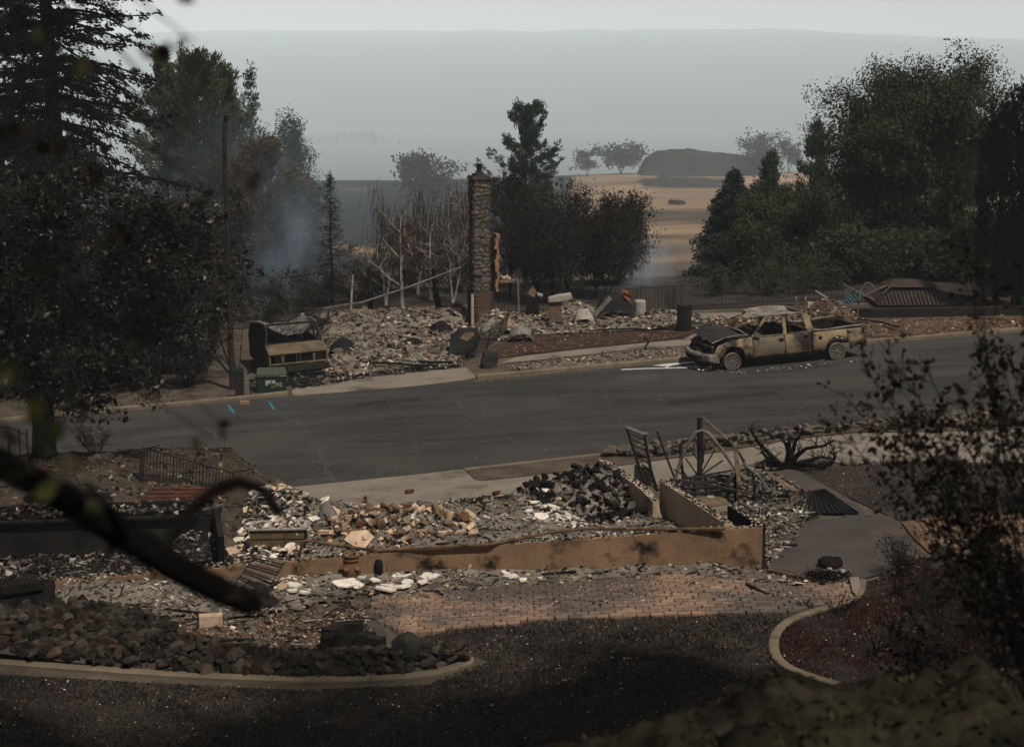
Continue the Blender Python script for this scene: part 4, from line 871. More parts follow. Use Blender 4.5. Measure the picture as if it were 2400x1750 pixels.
# standing remnants
def bar(name, label, pts, r, mt, cat, n=6, group=None):
    b = Vector(pts[0]); m = MB(); m.tube([Vector(p) - b for p in pts], r, n)
    return m.build(name, mt, label=label, cat=cat, loc=b, group=group)
def A_(px, py, D): return at(px, py, D)
bar('post', 'thick charred black post standing left of the birches', [G(869, 735), at(867, 680, 66.5), at(865, 626, 66.4)], [.11, .10, .085], M['charwood'], 'post', 8)
bar('post', 'leaning charred black post left of the chimney', [G(1032, 733), at(1022, 690, 67), at(1015, 629, 66.9)], [.16, .11, .06], M['charwood'], 'post', 8)
bar('post', 'pale upright pipe in the smoke behind the van', [T(668, 70), at(664, 700, 70), at(662, 657, 70)], .045, M['steel_grey'], 'pipe')
bar('post', 'pale peeling birch stub behind the rubble', [T(822, 68), at(824, 690, 68), at(827, 643, 68)], [.05, .04, .03], M['birch'], 'stump')
bar('pole', 'long bent grey pole leaning across the ruin to the chimney', [G(722, 738), at(760, 722, 64.5), at(850, 708, 64.5), at(960, 672, 64.7), at(1096, 620, 65)], .034, M['steel_grey'], 'pole')
bar('pipe', 'short sagging pipe lying on the rubble behind', [G(818, 742), at(820, 731, 65.5), at(870, 733, 65.5), at(900, 722, 65.5)], .03, M['steel_grey'], 'pipe')
bar('pipe', 'snake-shaped burnt pipe sticking out of the verge', [G(1516, 824), at(1512, 812, 57.6), at(1520, 803, 57.6), at(1518, 796, 57.6), at(1508, 793, 57.6)], [.04, .035, .035, .035, .03], M['char'], 'pipe')
m = MB(); q = G(1216, 742)
m.tube([q * 0, at(1213, 655, q.y) - q], .05, 8); m.tube([at(1213, 656, q.y) - q, at(1178, 657, q.y) - q], .035, 6); m.build('pipe_stand', M['steel_grey'], label='pale pipe frame with cross arm beside the chimney', cat='pipe stand', loc=q)
def slab_thing(name, label, pts, D, th, mt, cat, extra=None):
    """an upright broken panel: outline in photo pixels standing D metres out, th thick"""
    P_ = [at(a, b, D) for a, b in pts]; base = Vector((sum(p.x for p in P_) / len(P_), D, min(p.z for p in P_)))
    root = thing(name, label, cat, base) if extra else None
    m = MB(); m.panel([(p.x - base.x, p.z - base.z) for p in P_], -th / 2, th / 2)
    if not extra: return m.build(name, mt, label=label, cat=cat, loc=base)
    m.build('panel', mt, root)
    for nm, e, mm, t2 in extra:
        m = MB(); Q = [at(a, b, D) for a, b in e]; m.panel([(p.x - base.x, p.z - base.z) for p in Q], -t2 / 2, t2 / 2); m.build(nm, mm, root)
    return root
slab_thing('wall_remnant', 'broken wall stub with ochre patch beside the sagging iron fence', [(1052, 828), (1056, 790), (1075, 770), (1120, 768), (1124, 800), (1112, 826)], 57.6, .35, M['boulder'], 'wall', [('ochre_patch', [(1078, 790), (1090, 778), (1110, 776), (1112, 785), (1095, 797)], M['wood'], .37)])
slab_thing('cabinet', 'charred standing panel with upturned orange corner', [(1228, 745), (1238, 685), (1258, 683), (1266, 745)], 64.5, .3, M['char'], 'cabinet', [('corner_sheet', [(1236, 686), (1248, 671), (1256, 683), (1252, 696)], M['wood'], .33), ('flap', [(1252, 684), (1272, 690), (1270, 695), (1252, 688)], M['ash'], .3)])
slab_thing('wall_remnant', 'dark brick wall stub capped with white debris', [(1287, 752), (1286, 702), (1315, 700), (1316, 752)], 63.0, .5, M['brown_chip'], 'wall', [('cap_rubble', [(1284, 705), (1286, 698), (1308, 692), (1338, 688), (1342, 697), (1310, 704)], M['ash'], .7), ('post', [(1310, 752), (1309, 722), (1317, 722), (1318, 752)], M['wood'], .2)])
def crumpled(name, label, px0, px1, py0, py1, D, mt, seed, cat, dep=1.2, extra=None):
    b = at((px0 + px1) / 2, py1, D); b.z = S * b.x + .05; m = MB(); g = random.Random(seed); hw = (px1 - px0) / 2 * D / F; h = at(px0, py0, D).z - b.z
    def fn(u, v):
        x = (u - .5) * 2 * hw; e = math.sin(math.pi * min(1, max(0, u))) ** .5 * math.sin(math.pi * (.12 + .8 * v)) ** .7
        n_ = mnoise.noise((x * 1.6, v * 3, seed)); n2 = mnoise.noise((x * 4, v * 7, seed + 1))
        return (x + n2 * .1, (v - .5) * dep + n_ * .2, max(0, h * e * (1 + .35 * n_) + .10 * n2))
    m.grid(fn, 9, 7)
    if extra is not None:
        root = thing(name, label, cat, b); m.build('sheet', mt, root); extra(root, hw, h); return root
    return m.build(name, mt, label=label, cat=cat, loc=b)
def _or(root, hw, h):
    m = MB(); m.raw([(hw * .42, -.3, h * .95), (hw * .75, -.25, h * .78), (hw * .62, 0, h * 1.12), (hw * .35, -.05, h * 1.2)], [(0, 1, 2, 3)]); m.box((hw * .55, -.2, h * .95), (.35, .03, .28), .3, 0, .5, .4); m.build('rust_patch', M['rustsheet'], root)
    m = MB(); m.beam((-hw * .95, -.5, h * .35), (-hw * .2, -.35, h * .95), .05, .16); m.beam((-hw * .9, -.4, .05), (-hw * .1, -.55, h * .3), .05, .05); m.build('bent_frame', M['steel_grey'], root)
crumpled('sheet_metal_heap', 'crumpled black sheet metal heap with rust-orange patch', 1388, 1490, 690, 752, 63.2, M['sheetblack'], 5, 'metal heap', extra=_or)
b = G(1499, 752); m = MB(); m.lathe((0, 0, 0), [(.23, 0), (.23, .1), (.225, .75), (.18, .80), (.05, .82)], 16); m.build('water_heater', M['ash'], label='pale cylindrical water heater beside the black metal heap', cat='water heater', loc=b)
b = G(1603, 776); m = MB(); g = random.Random(4)
V = []; n = 10
for i in range(6):
    for j in range(n):
        t = 2 * math.pi * j / n; rr = .27 * (1 + g.uniform(-.08, .08)) * (1.05 if i == 0 else 1); V.append((rr * math.cos(t), rr * .8 * math.sin(t), .98 * i / 5 + (g.uniform(-.12, .08) if i == 5 else 0)))
m.raw(V, [(i * n + j, i * n + (j + 1) % n, (i + 1) * n + (j + 1) % n, (i + 1) * n + j) for i in range(5) for j in range(n)] + [tuple(5 * n + j for j in range(n))]); m.build('charred_stump', M['charwood'], label='upright charred black stump in the rubble left of the pickup', cat='stump', loc=b)
obj('boulder', rough_rock(77, 3, 12, (1, .9, .95)).mesh('boulder', M['boulder']), None, 'dark angular boulder beside the driveway apron', 'boulder', None, None, G(1148, 860) + Vector((0, 0, .22))).scale = (.95, .7, .72)
# sagging iron fence panel
def fence(name, label, a, b, h, gap, mt, sag=0, rails=(.12, .92), posts=3, tilt=0.0, zf=None, top2=None):
    a, b = Vector(a), Vector(b); root = thing(name, label, 'fence', a); d = b - a; L_ = d.length; n = int(L_ / gap)
    off = Vector((0, 0, 0)); nrm = Vector((d.y, -d.x, 0)).normalized() * tilt
    pm = MB().beam((0, 0, 0), Vector((0, 0, h)) + nrm * h, .016, .016).mesh('picket', mt)
    def base(t):
        p = d * t
        if zf: p.z = zf(a.x + p.x, a.y + p.y) - a.z
        p.z += sag * (2 * t - 1) ** 2 if sag else 0
        return p
    for i in range(n + 1): obj('picket', pm, root).location = base(i / n)
    for r_ in rails:
        m = MB(); m.tube([base(i / 8) + (Vector((0, 0, h)) + nrm * h) * r_ for i in range(9)], .014, 4); m.build('rail', mt, root)
    po = MB().beam((0, 0, -.1), Vector((0, 0, h * 1.04)) + nrm * h, .035, .035).mesh('post', mt)
    for i in range(posts): obj('post', po, root).location = base(i / max(1, posts - 1))
    return root
fa = G(1096, 846); fb = G(1182, 812)
fence('fence_panel', 'sagging black iron fence panel leaning beside the chimney rubble', fa + Vector((0, 0, .0)), fb + Vector((0, 0, .35)), .72, .075, M['steel_black'], .14, posts=3, tilt=.25)
fence('iron_fence', 'long black iron picket fence behind the pool', T(1500, 66.3), T(1975, 67.2), 1.02, .12, M['steel_black'], zf=terr, posts=6)
fence('iron_fence', 'black iron picket fence behind the chimney and dark willows', T(1150, 67.5), T(1492, 66.4), 1.0, .14, M['steel_black'], zf=terr, posts=5)
shrub('dead_shrub', 'bare dead shrub in front of the iron fence', T(1578, 65.6), 1.25, .5, 66, None, M['twig'], 0, .03, 14, None, .012, .35)
# pool things
for i, px in enumerate((1864, 1886)):
    m = MB(); b = G(px, 738); q = [(0, 0, 0), (0, 0, .55), (.03, .1, .66), (.1, .3, .66), (.16, .42, .5), (.18, .44, 0)]
    m.tube(q, .022, 6); m.build('pool_ladder_rail', M['steel_grey'], label='bent steel pool ladder rail behind the pickup cab', cat='ladder rail', loc=b, group='pool ladder rails')
slab_thing('panel', 'tan slanted wall panel behind the pickup bed', [(1890, 750), (1893, 708), (1906, 708), (1935, 726), (1932, 750)], 62.8, .2, M['plaster_tan'], 'wall panel')
bar('pipe', 'long pale pipe slanting down behind the pickup bed', [at(1911, 681, 62.6), at(1950, 706, 62.6), at(1980, 726, 62.6), at(1990, 727, 62.7)], .03, M['ash'], 'pipe')
sb = G(1990, 738, 0)
def slide():
    root = thing('pool_slide', 'teal pool slide with arched handrails beside the gazebo', 'slide', sb); D = sb.y
    A = lambda px, py, d=0: at(px, py, D + d) - sb
    for i in range(9):
        a = A(1968 + 5 * i, 728 - 5 * i); m = MB(); m.box((a.x, a.y, a.z), (.06, .5, .28), 0, 0, 0, -.75); m.build('step', M['teal'], root)
    for d in (-.25, .25):
        m = MB(); m.tube([A(2005, 688, d), A(2022, 676, d), A(2028, 664, d), A(2036, 662, d), A(2046, 668, d), A(2050, 680, d)], .022, 6); m.build('handrail', M['steel_grey'], root)
        m = MB(); m.tube([A(2012, 740, d), A(2012, 685, d)], .03, 6); m.build('leg', M['steel_black'], root)
    m = MB(); m.beam(A(2000, 678), A(2028, 676), .5, .05); m.build('platform', M['steel_black'], root)
slide()
for i, (p, q, d) in enumerate((((1976, 666), (2050, 703), 0), ((2024, 693), (2080, 668), .3), ((2070, 687), (2086, 672), .5), ((2015, 680), (2010, 735), .2))):
    bar('pipe', 'thin grey pipe of the collapsed swing frame by the slide', [at(*p, 62.2 + d), at(*q, 62.2 + d)], .025, M['steel_grey'], 'pipe', 5, 'collapsed swing frame pipes')
def gazebo():
    b = T(2130, 66); root = thing('gazebo', 'dark wooden gazebo with two-tiered hipped roof', 'gazebo', b); A = lambda px, py: at(px, py, 66) - b
    def hip(x0, x1, z0, r0, r1, z1, dep, mt, nm, tr):
        m = MB(); m.raw([(x0, -dep, z0), (x1, -dep, z0), (x1, dep, z0), (x0, dep, z0), (r0, -dep * tr, z1), (r1, -dep * tr, z1), (r1, dep * tr, z1), (r0, dep * tr, z1)], [(3, 2, 1, 0), (4, 5, 6, 7), (0, 1, 5, 4), (1, 2, 6, 5), (2, 3, 7, 6), (3, 0, 4, 7)])
        return m.build(nm, mt, root)
    l = hip(A(2040, 702).x, A(2255, 700).x, A(2040, 702).z, A(2085, 670).x, A(2180, 670).x, A(2085, 671).z, 1.5, M['gazroof'], 'lower_roof', .35)
    hip(A(2072, 667).x, A(2190, 667).x, A(2072, 667).z, A(2090, 654).x, A(2160, 654).x, A(2090, 654).z, .75, M['gazroof'], 'upper_roof', .2)
    sb_ = MB().beam((0, 0, 0), (0, -1.05, -.50), .03, .03).mesh('rafter', M['gazdark'])
    for i in range(16):
        x = A(2060, 0).x + (A(2235, 0).x - A(2060, 0).x) * i / 15; o = obj('rafter', sb_, root); o.location = (x * .8 + A(2132, 0).x * .2, -.48, A(2085, 669).z)
    for px in (2058, 2120, 2175, 2240):
        for d in (-1.2, 1.2):
            p = A(px, 702); m = MB(); m.beam((p.x, d, -.1), (p.x, d, p.z), .12, .12); m.build('post', M['gazdark'], root)
    p0, p1 = A(2045, 722), A(2250, 722)
    m = MB(); m.beam((p0.x, -1.25, p0.z), (p1.x, -1.25, p1.z), .05, .06); m.beam((p0.x, -1.25, p0.z + .3), (p1.x, -1.25, p1.z + .3), .05, .06); m.build('railing', M['gazdark'], root)
gazebo()
m = MB(); m.prism([tuple(G(*p)[:2]) for p in ((1995, 742), (2400, 735), (2400, 739), (1995, 746))], lambda x, y: S * x - .1, lambda x, y: S * x + .32); m.build('garden_wall', M['gazdark'], label='low dark garden wall in front of the gazebo', cat='wall')
# ------------------------------------------------------------------ street furniture
def lamp():
    b = G(545, 912); root = thing('street_lamp', 'tall curved steel street lamp with flat shade beside the van', 'street lamp', b); D = b.y; A = lambda px, py: at(px, py, D) - b
    m = MB(); m.tube([A(545, 912), A(541, 800), A(537, 650), A(532, 500), A(527, 380), A(526, 320), A(528, 285), A(532, 271)], [.10, .095, .09, .082, .075, .07, .066, .06], 10); m.build('pole', M['pole'], root)
    h = A(537, 268); m = MB(); m.lathe(tuple(h + Vector((0, 0, -.06))), [(.05, -.02), (.17, -.01), (.18, .02), (.14, .06), (.07, .09), (.06, .14), (.04, .19)], 14); m.build('lamp_head', M['pole'], root)
    m = MB(); m.lathe(tuple(h + Vector((0, 0, -.13))), [(.05, 0), (.10, .01), (.10, .05)], 12); m.build('lens', M['sticker'], root)
lamp()
def cabinet():
    b = G(638, 926); root = thing('utility_cabinet', 'dark green utility cabinet with stickers and a lid coloured pale as sunlit', 'utility box', b, YAW * .6); W = .90; Dp = .72; H = .52
    m = MB(); m.box((0, .36, H / 2 + .05), (W, Dp, H)); m.build('body', M['green_box'], root)
    m = MB(); m.raw([(-W / 2 - .02, -.03, H + .05), (W / 2 + .02, -.03, H + .05), (W / 2 + .02, Dp + .02, H + .05), (-W / 2 - .02, Dp + .02, H + .05), (-W / 2 - .02, -.03, H + .15), (W / 2 + .02, -.03, H + .15), (W / 2 - .02, Dp, H + .24), (-W / 2 + .02, Dp, H + .24)], [(3, 2, 1, 0), (4, 5, 6, 7), (0, 1, 5, 4), (1, 2, 6, 5), (2, 3, 7, 6), (3, 0, 4, 7)]); m.build('lid', M['green_lid'], root)
    m = MB(); m.box((0, .36, .02), (W + .35, Dp + .3, .10)); m.build('pad', M['concrete_dark'], root)
    def st(x, z, w_, h_, mt, nm='sticker', y=-.005): q = MB(); q.box((x, y, z), (w_, .006, h_)); return q.build(nm, mt, root)
    st(-.05, .42, .30, .10, M['sticker']); st(-.16, .35, .08, .06, M['sticker']); st(.16, .34, .08, .09, M['sticker']); st(.27, .33, .06, .14, M['sticker']); st(.04, .27, .16, .08, M['sticker_g']); 
    st(-.02, .42, .05, .06, M['ink'], 'print', -.009); st(.16, .34, .04, .05, M['ink'], 'print', -.009); st(.27, .34, .03, .08, M['ink'], 'print', -.009)
    q = MB()
    for i in range(6): q.box((.27 + i * .028, -.036, .605), (.018, .006, .03))
    q.build('number_plate', M['sticker'], root)
    st(.10, .66, .05, .025, M['sticker'], 'lid_tag', -.036)
cabinet()
b = G(562, 936); root = thing('utility_pedestal', 'slim black utility pedestal left of the green cabinet', 'utility box', b, YAW * .6)
m = MB(); m.box((0, .15, .42), (.27, .27, .84)); m.build('body', M['steel_black'], root); m = MB(); m.box((0, .15, .90), (.31, .31, .12), taper=.92); m.build('cap', M['green_box'], root)
b = G(578, 922); m = MB(); m.box((0, .05, .22), (.16, .12, .52), .2, taper=.92); m.build('marker_post', M['steel_grey'], label='short grey marker post between pedestal and green cabinet', cat='post', loc=b)
o = obj('brick', rough_box(9, (.30, .16, .10), .03, M['paverwing']), None, 'single orange brick lying in the gutter', 'brick', None, None, G(573, 948) + Vector((0, 0, .06)), .25)
b = G(196, 982); root = thing('path_light', 'small black lantern-shaped path light at the kerb', 'path light', b)
m = MB(); m.box((0, 0, .05), (.26, .26, .10)); m.box((0, 0, .30), (.15, .15, .5)); m.build('post', M['steel_black'], root); m = MB(); m.box((0, 0, .60), (.20, .20, .12)); m.build('lantern', M['steel_grey'], root); m = MB(); m.box((0, 0, .70), (.34, .34, .10), taper=.3); m.build('roof', M['steel_black'], root)
# ------------------------------------------------------------------ burnt pickup
def wheel(parent, loc, side=-1, r=.285, flat=False):
    t = obj('wheel', None, parent, loc=loc); m = MB(); RX = Matrix.Rotation(math.pi / 2, 3, 'X')
    m.lathe((0, 0, 0), [(r, -.11), (r, -.095), (r - .018, -.085), (r - .03, .11), (r, .12), (r + .004, .1), (r + .004, -.1)], 28, M=RX); m.build('rim', M['steel_grey'], t, True)
    for k in range(10):
        a = 2 * math.pi * k / 10; m = MB(); c, s_ = math.cos(a), math.sin(a)
        for o_ in (-.025, .025): m.beam((c * .05 - s_ * o_, side * .075, s_ * .05 + c * o_), (c * (r - .035) - s_ * o_ * 1.5, side * .095, s_ * (r - .035) + c * o_ * 1.5), .022, .03, up=(0, 1, 0))
        m.build('spoke', M['rim'], t)
    m = MB(); m.lathe((0, side * .07, 0), [(.07, -.02), (.07, .03), (.04, .04)], 12, M=RX); m.build('hub', M['steel_grey'], t)
    m = MB(); m.lathe((0, .03, 0), [(.245, -.02), (.245, .02)], 18, M=RX); m.build('dark_well_disc', M['char'], t)  # brake disc widened and blackened to stand for the shaded wheel well
    m = MB(); gg = random.Random(int(loc[0] * 10))
    for k in range(5): m.tube([(math.cos(a) * (r + .02 + .015 * k * gg.random()), -.12 + .05 * k, -abs(math.sin(a)) * (r - .005) * .9 - .01) for a in [math.pi * j / 12 for j in range(13)]], .01, 4)
    m.build('tyre_wires', M['char'], t)
def arch(cx, cz, r, n=9): return [(cx + r * math.cos(math.pi - math.pi * i / n), cz + r * math.sin(math.pi - math.pi * i / n)) for i in range(n + 1)]
def truck():
    c = G(1715, 867); d = Vector((math.cos(YAW), math.sin(YAW), 0)); nn = Vector((-d.y, d.x, 0)); o = c - d * .95 + nn * .87; o.z = S * o.x
    root = thing('pickup_truck', 'burnt-out crew cab pickup truck on bare rims at the far kerb', 'truck', o); root.rotation_euler = (0, -math.atan(S * math.cos(YAW)), YAW)
    PB, PG, PD = M['paint_burnt'], M['paint_grey'], M['paint_dark']
    fend = [(.30, .40), (.32, .62), (.45, .84), (.75, .93), (1.2, .99), (1.62, 1.02), (1.62, .33), (1.42, .33)] + arch(.95, .34, .46)[::-1] + [(.42, .36)]
    fd = [(1.64, .33), (1.64, 1.02), (2.2, 1.0), (2.74, 1.0), (2.74, .33)]; rd = [(2.765, .33), (2.765, 1.0), (3.3, 1.02), (3.66, 1.04), (3.66, .33)]
    bd = [(3.72, .30), (3.72, 1.03), (4.2, 1.0), (4.9, 1.05), (5.45, 1.06), (5.5, .98), (5.52, .52), (5.2, .40), (5.06, .36)] + arch(4.6, .34, .46)[::-1] + [(4.1, .30)]
    for sd in (-1, 1):
        def pn(nm, poly, mt, th=.05, yo=.97):
            bm = bmesh.new(); f = bm.faces.new([bm.verts.new((x, 0, z)) for x, z in poly]); bmesh.ops.triangulate(bm, faces=[f])
            for zz in (.42, .52, .62, .72, .82, .92): bmesh.ops.bisect_plane(bm, geom=bm.verts[:] + bm.edges[:] + bm.faces[:], plane_co=(0, 0, zz), plane_no=(0, 0, 1))
            for xx in np.arange(.4, 5.5, .3): bmesh.ops.bisect_plane(bm, geom=bm.verts[:] + bm.edges[:] + bm.faces[:], plane_co=(xx, 0, 0), plane_no=(1, 0, 0))
            for v in bm.verts:
                x, z = v.co.x, v.co.z; flare = sum(.035 * math.exp(-((math.hypot(x - cx, z - .34) - .5) / .09) ** 2) for cx in (.95, 4.6))
                v.co.y = sd * (yo + .025 - .11 * ((z - .66) / .4) ** 2 + flare - .012 * math.exp(-((z - .50) / .03) ** 2) + .008 * mnoise.noise((x * 3, z * 3, sd)) - (.07 * max(0, .7 - x) ** 2 * 4 if x < .7 else 0))
            me = bpy.data.meshes.new(nm); bm.to_mesh(me); bm.free(); me.materials.append(mt)
            for p_ in me.polygons: p_.use_smooth = True
            o_ = obj(nm, me, root); so_ = o_.modifiers.new('thick', 'SOLIDIFY'); so_.thickness = .04; so_.offset = 0; return o_
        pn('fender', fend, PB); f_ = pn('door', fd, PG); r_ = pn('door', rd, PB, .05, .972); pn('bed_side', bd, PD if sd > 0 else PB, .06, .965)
        pn('rocker', [(1.42, .20), (3.72, .20), (3.72, .32), (1.42, .32)], PD, .08, .95)
        for dd, hx, hz_ in ((f_, 2.62, .86), (r_, 3.50, .90)):
            m = MB(); m.box((hx, sd * 1.0, hz_), (.15, .03, .09)); m.build('handle', M['char'], dd)
        m = MB(); m.box((1.80, sd * 1.0, 1.07), (.20, .07, .14), 0, 0, 0, .35); m.build('mirror_stub', PG, f_)
        for k, (cx, rr) in enumerate(((.95, .47), (4.6, .47))):
            m = MB(); m.tube([(x, sd * .99, z) for x, z in arch(cx, .34, rr, 14)], .022, 5); m.build('arch_lip', PD, root)
        yb, yt = sd * .94, sd * .76
        m = MB(); m.beam((1.64, yb, 1.0), (2.17, yt, 1.56), .07, .08); m.build('windscreen_pillar', PB, root)
        m = MB(); m.beam((2.76, yb, .98), (2.79, yt, 1.58), .13, .06, up=(0, 1, 0)); m.build('door_pillar', PB, root)
        m = MB(); m.beam((3.68, yb, 1.0), (3.52, yt, 1.56), .22, .07, up=(0, 1, 0)); m.build('rear_pillar', PB, root)
        m = MB(); m.tube([(2.13, yt, 1.56), (2.3, yt, 1.62), (2.8, yt, 1.635), (3.35, yt, 1.62), (3.56, yt, 1.55)], .045, 6); m.build('roof_rail', M['pale_burnt'], root)
        m = MB(); m.tube([(1.7, sd * .95, 1.035), (2.3, sd * .955, 1.02), (2.74, sd * .95, 1.02)], .02, 4); m.tube([(2.77, sd * .95, 1.02), (3.3, sd * .955, 1.03), (3.6, sd * .95, 1.04)], .02, 4); m.build('window_sill', M['pale_burnt'], root)
        m = MB(); m.tube([(3.74, sd * .95, 1.06), (4.2, sd * .94, 1.035), (4.9, sd * .95, 1.08), (5.48, sd * .95, 1.09)], .03, 5); m.build('bed_rail', M['pale_burnt'], root)
        for x in (.95, 4.6): wheel(root, (x, sd * .84, .285), sd)
        m = MB(); m.box((5.51, sd * .93, .82), (.07, .12, .34)); m.build('tail_light_opening', M['char'], root)
    m = MB(); m.lathe((3.98, -1.0, .80), [(.06, -.01), (.06, .01)], 14, M=Matrix.Rotation(math.pi / 2, 3, 'X')); m.build('fuel_flap_hole', M['char'], root)
    m = MB(); m.grid(lambda u, v: (2.10 + 1.45 * u, -.76 + 1.52 * v, 1.63 - .13 * math.sin(math.pi * v) ** .7 * (.6 + .4 * math.sin(math.pi * u)) + .03 * math.sin(u * 23 + v * 4) * math.sin(math.pi * v) + .02 * mnoise.noise((u * 6, v * 6, 1))), 22, 14); m.build('roof', M['pale_burnt'], root, True)
    m = MB(); m.grid(lambda u, v: (.30 + 1.25 * u, -.80 + 1.6 * v, .93 + .22 * math.sin(math.pi * (.15 + .75 * u)) * (.55 + .45 * v) + .06 * v + .035 * mnoise.noise((u * 5, v * 5, 2)) - .05 * (1 - u)), 12, 12); m.build('hood', M['steel_black'], root, True)
    m = MB(); m.tube([(.3, -.80, .90), (.75, -.82, 1.05), (1.2, -.82, 1.10), (1.55, -.80, 1.06)], .025, 5); m.tube([(1.55, -.8, 1.05), (1.62, 0, 1.09), (1.55, .8, 1.1)], .03, 5); m.build('hood_edge', M['pale_burnt'], root)
    m = MB(); gg = random.Random(8)
    for _ in range(40): m.box((gg.uniform(.35, 1.5), gg.uniform(-.75, .75), gg.uniform(.5, .86)), (gg.uniform(.08, .35), gg.uniform(.08, .3), gg.uniform(.06, .25)), gg.uniform(0, 3), 0, gg.uniform(-.3, .3))
    m.build('engine_remains', M['char'], root)
    m = MB(); m.beam((.34, -.85, .78), (.30, .85, .78), .05, .06); m.beam((.34, -.85, .55), (.30, .85, .55), .05, .06); [m.beam((.33, y, .5), (.32, y, .80), .05, .04) for y in (-.8, -.35, .3, .8)]; m.build('radiator_support', PB, root)
    bp = [(.42, -1.0), (.22, -.93), (.08, -.7), (.0, -.3), (.0, .3), (.08, .7), (.22, .93), (.42, 1.0)]
    m = MB(); V = []
    for x, y in bp: V += [(x, y, .30), (x - .05, y, .36), (x - .05, y, .52), (x, y, .58), (x + .06, y, .58), (x + .06, y, .30)]
    m.raw(V, [(i * 6 + j, i * 6 + (j + 1) % 6, (i + 1) * 6 + (j + 1) % 6, (i + 1) * 6 + j) for i in range(len(bp) - 1) for j in range(6)] + [tuple(range(6)), tuple(len(V) - 6 + j for j in range(5, -1, -1))]); bu = m.build('front_bumper', M['pale_burnt'], root)
    m = MB(); m.box((-.045, 0, .40), (.03, .9, .09)); m.build('bumper_slot', M['char'], bu)
    m = MB(); m.box((5.60, 0, .47), (.14, 1.85, .17)); m.build('rear_bumper', PD, root)
    m = MB(); m.box((5.50, 0, .78), (.05, 1.75, .50)); m.build('tailgate', PD, root)
    m = MB(); m.box((4.6, 0, .55), (1.78, 1.8, .04)); m.box((3.76, 0, .79), (.04, 1.8, .5)); m.build('bed_floor', M['ash_dark'], root)
    m = MB(); m.box((3.66, 0, .72), (.05, 1.8, .68)); m.beam((3.54, -.74, 1.56), (3.54, .74, 1.56), .07, .07); m.build('cab_back', PD, root)
    m = MB(); m.box((2.6, 0, .30), (2.2, 1.8, .05)); m.build('cab_floor', M['char'], root)
    m = MB(); gg = random.Random(21)
    for _ in range(26): m.box((gg.uniform(1.9, 3.5), gg.uniform(-.3, .86), gg.uniform(.5, 1.12)), (gg.uniform(.15, .5), gg.uniform(.15, .5), gg.uniform(.1, .35)), gg.uniform(0, 3), 0, gg.uniform(-.4, .4), gg.uniform(-.3, .3))
    m.build('dark_cab_fill', M['char'], root)  # black seat lumps added to darken the view through the windows
    m = MB(); m.box((1.72, 0, .88), (.22, 1.7, .30)); m.beam((1.66, -.9, 1.03), (1.66, .9, 1.03), .10, .06); m.build('dashboard', M['char'], root)
    for x in (2.35, 3.2):
        for y in (-.45, .45):
            m = MB(); [m.tube([(x + .2, y + o_, .35), (x + .28, y + o_, .7), (x + .38, y + o_, 1.15)], .02, 4) for o_ in (-.18, 0, .18)]; m.tube([(x + .38, y - .18, 1.15), (x + .38, y + .18, 1.15)], .02, 4); m.box((x, y, .48), (.45, .45, .05)); m.build('seat_frame', M['steel_black'], root)
    m = MB(); m.tube([(2.05 + .17 * math.cos(a) * .4, -.42 + .17 * math.sin(a), .98 + .17 * math.cos(a)) for a in [2 * math.pi * i / 14 for i in range(15)]], .014, 4); m.build('steering_wheel', M['steel_black'], root)
    gn = np.random.default_rng(5); m = MB(); n = 500; cc = np.stack([gn.uniform(3.82, 5.42, n), gn.uniform(-.85, .85, n), gn.uniform(.58, .9, n)], 1); cc[:, 2] = .60 + .33 * np.exp(-((cc[:, 0] - 4.1) ** 2) / .25) * gn.uniform(.2, 1, n)
    m.chips(cc, .12, gn.choice(3, n), .3, .6, gn); m.build('bed_ash', [M['ash'], M['ash_dark'], M['plaster']], root)
truck()
# molten aluminium run from the truck
def puddle(pts, label, h=.02):
    q = [G(*p) for p in pts]; m = MB(); m.prism([(p.x, p.y) for p in q], lambda x, y: S * x + .005, lambda x, y: S * x + h); m.build('melted_metal', M['alu'], label=label, cat='melted metal')
puddle([(1530, 857), (1560, 853.5), (1626, 848.5), (1630, 850), (1595, 853.5), (1574, 857), (1558, 864), (1553, 865), (1564, 858), (1548, 858.5)], 'forked white run of melted metal on the asphalt ahead of the pickup')
puddle([(1455, 866), (1520, 863.5), (1612, 861.5), (1612, 863), (1520, 865), (1458, 867.3)], 'thin straight run of melted metal on the asphalt')
heap([(1600, 858), (1640, 848), (1760, 868), (1900, 858), (2010, 845), (2010, 852), (1880, 868), (1740, 880), (1640, 872)], 900, (.02, .14), [('char', 2), ('ash_dark', 2), ('ash', 1.2), ('plaster', .4)], 'burnt debris and glass under the pickup', 410, bed=False, base=0, noise_=.01, tilt=.3)
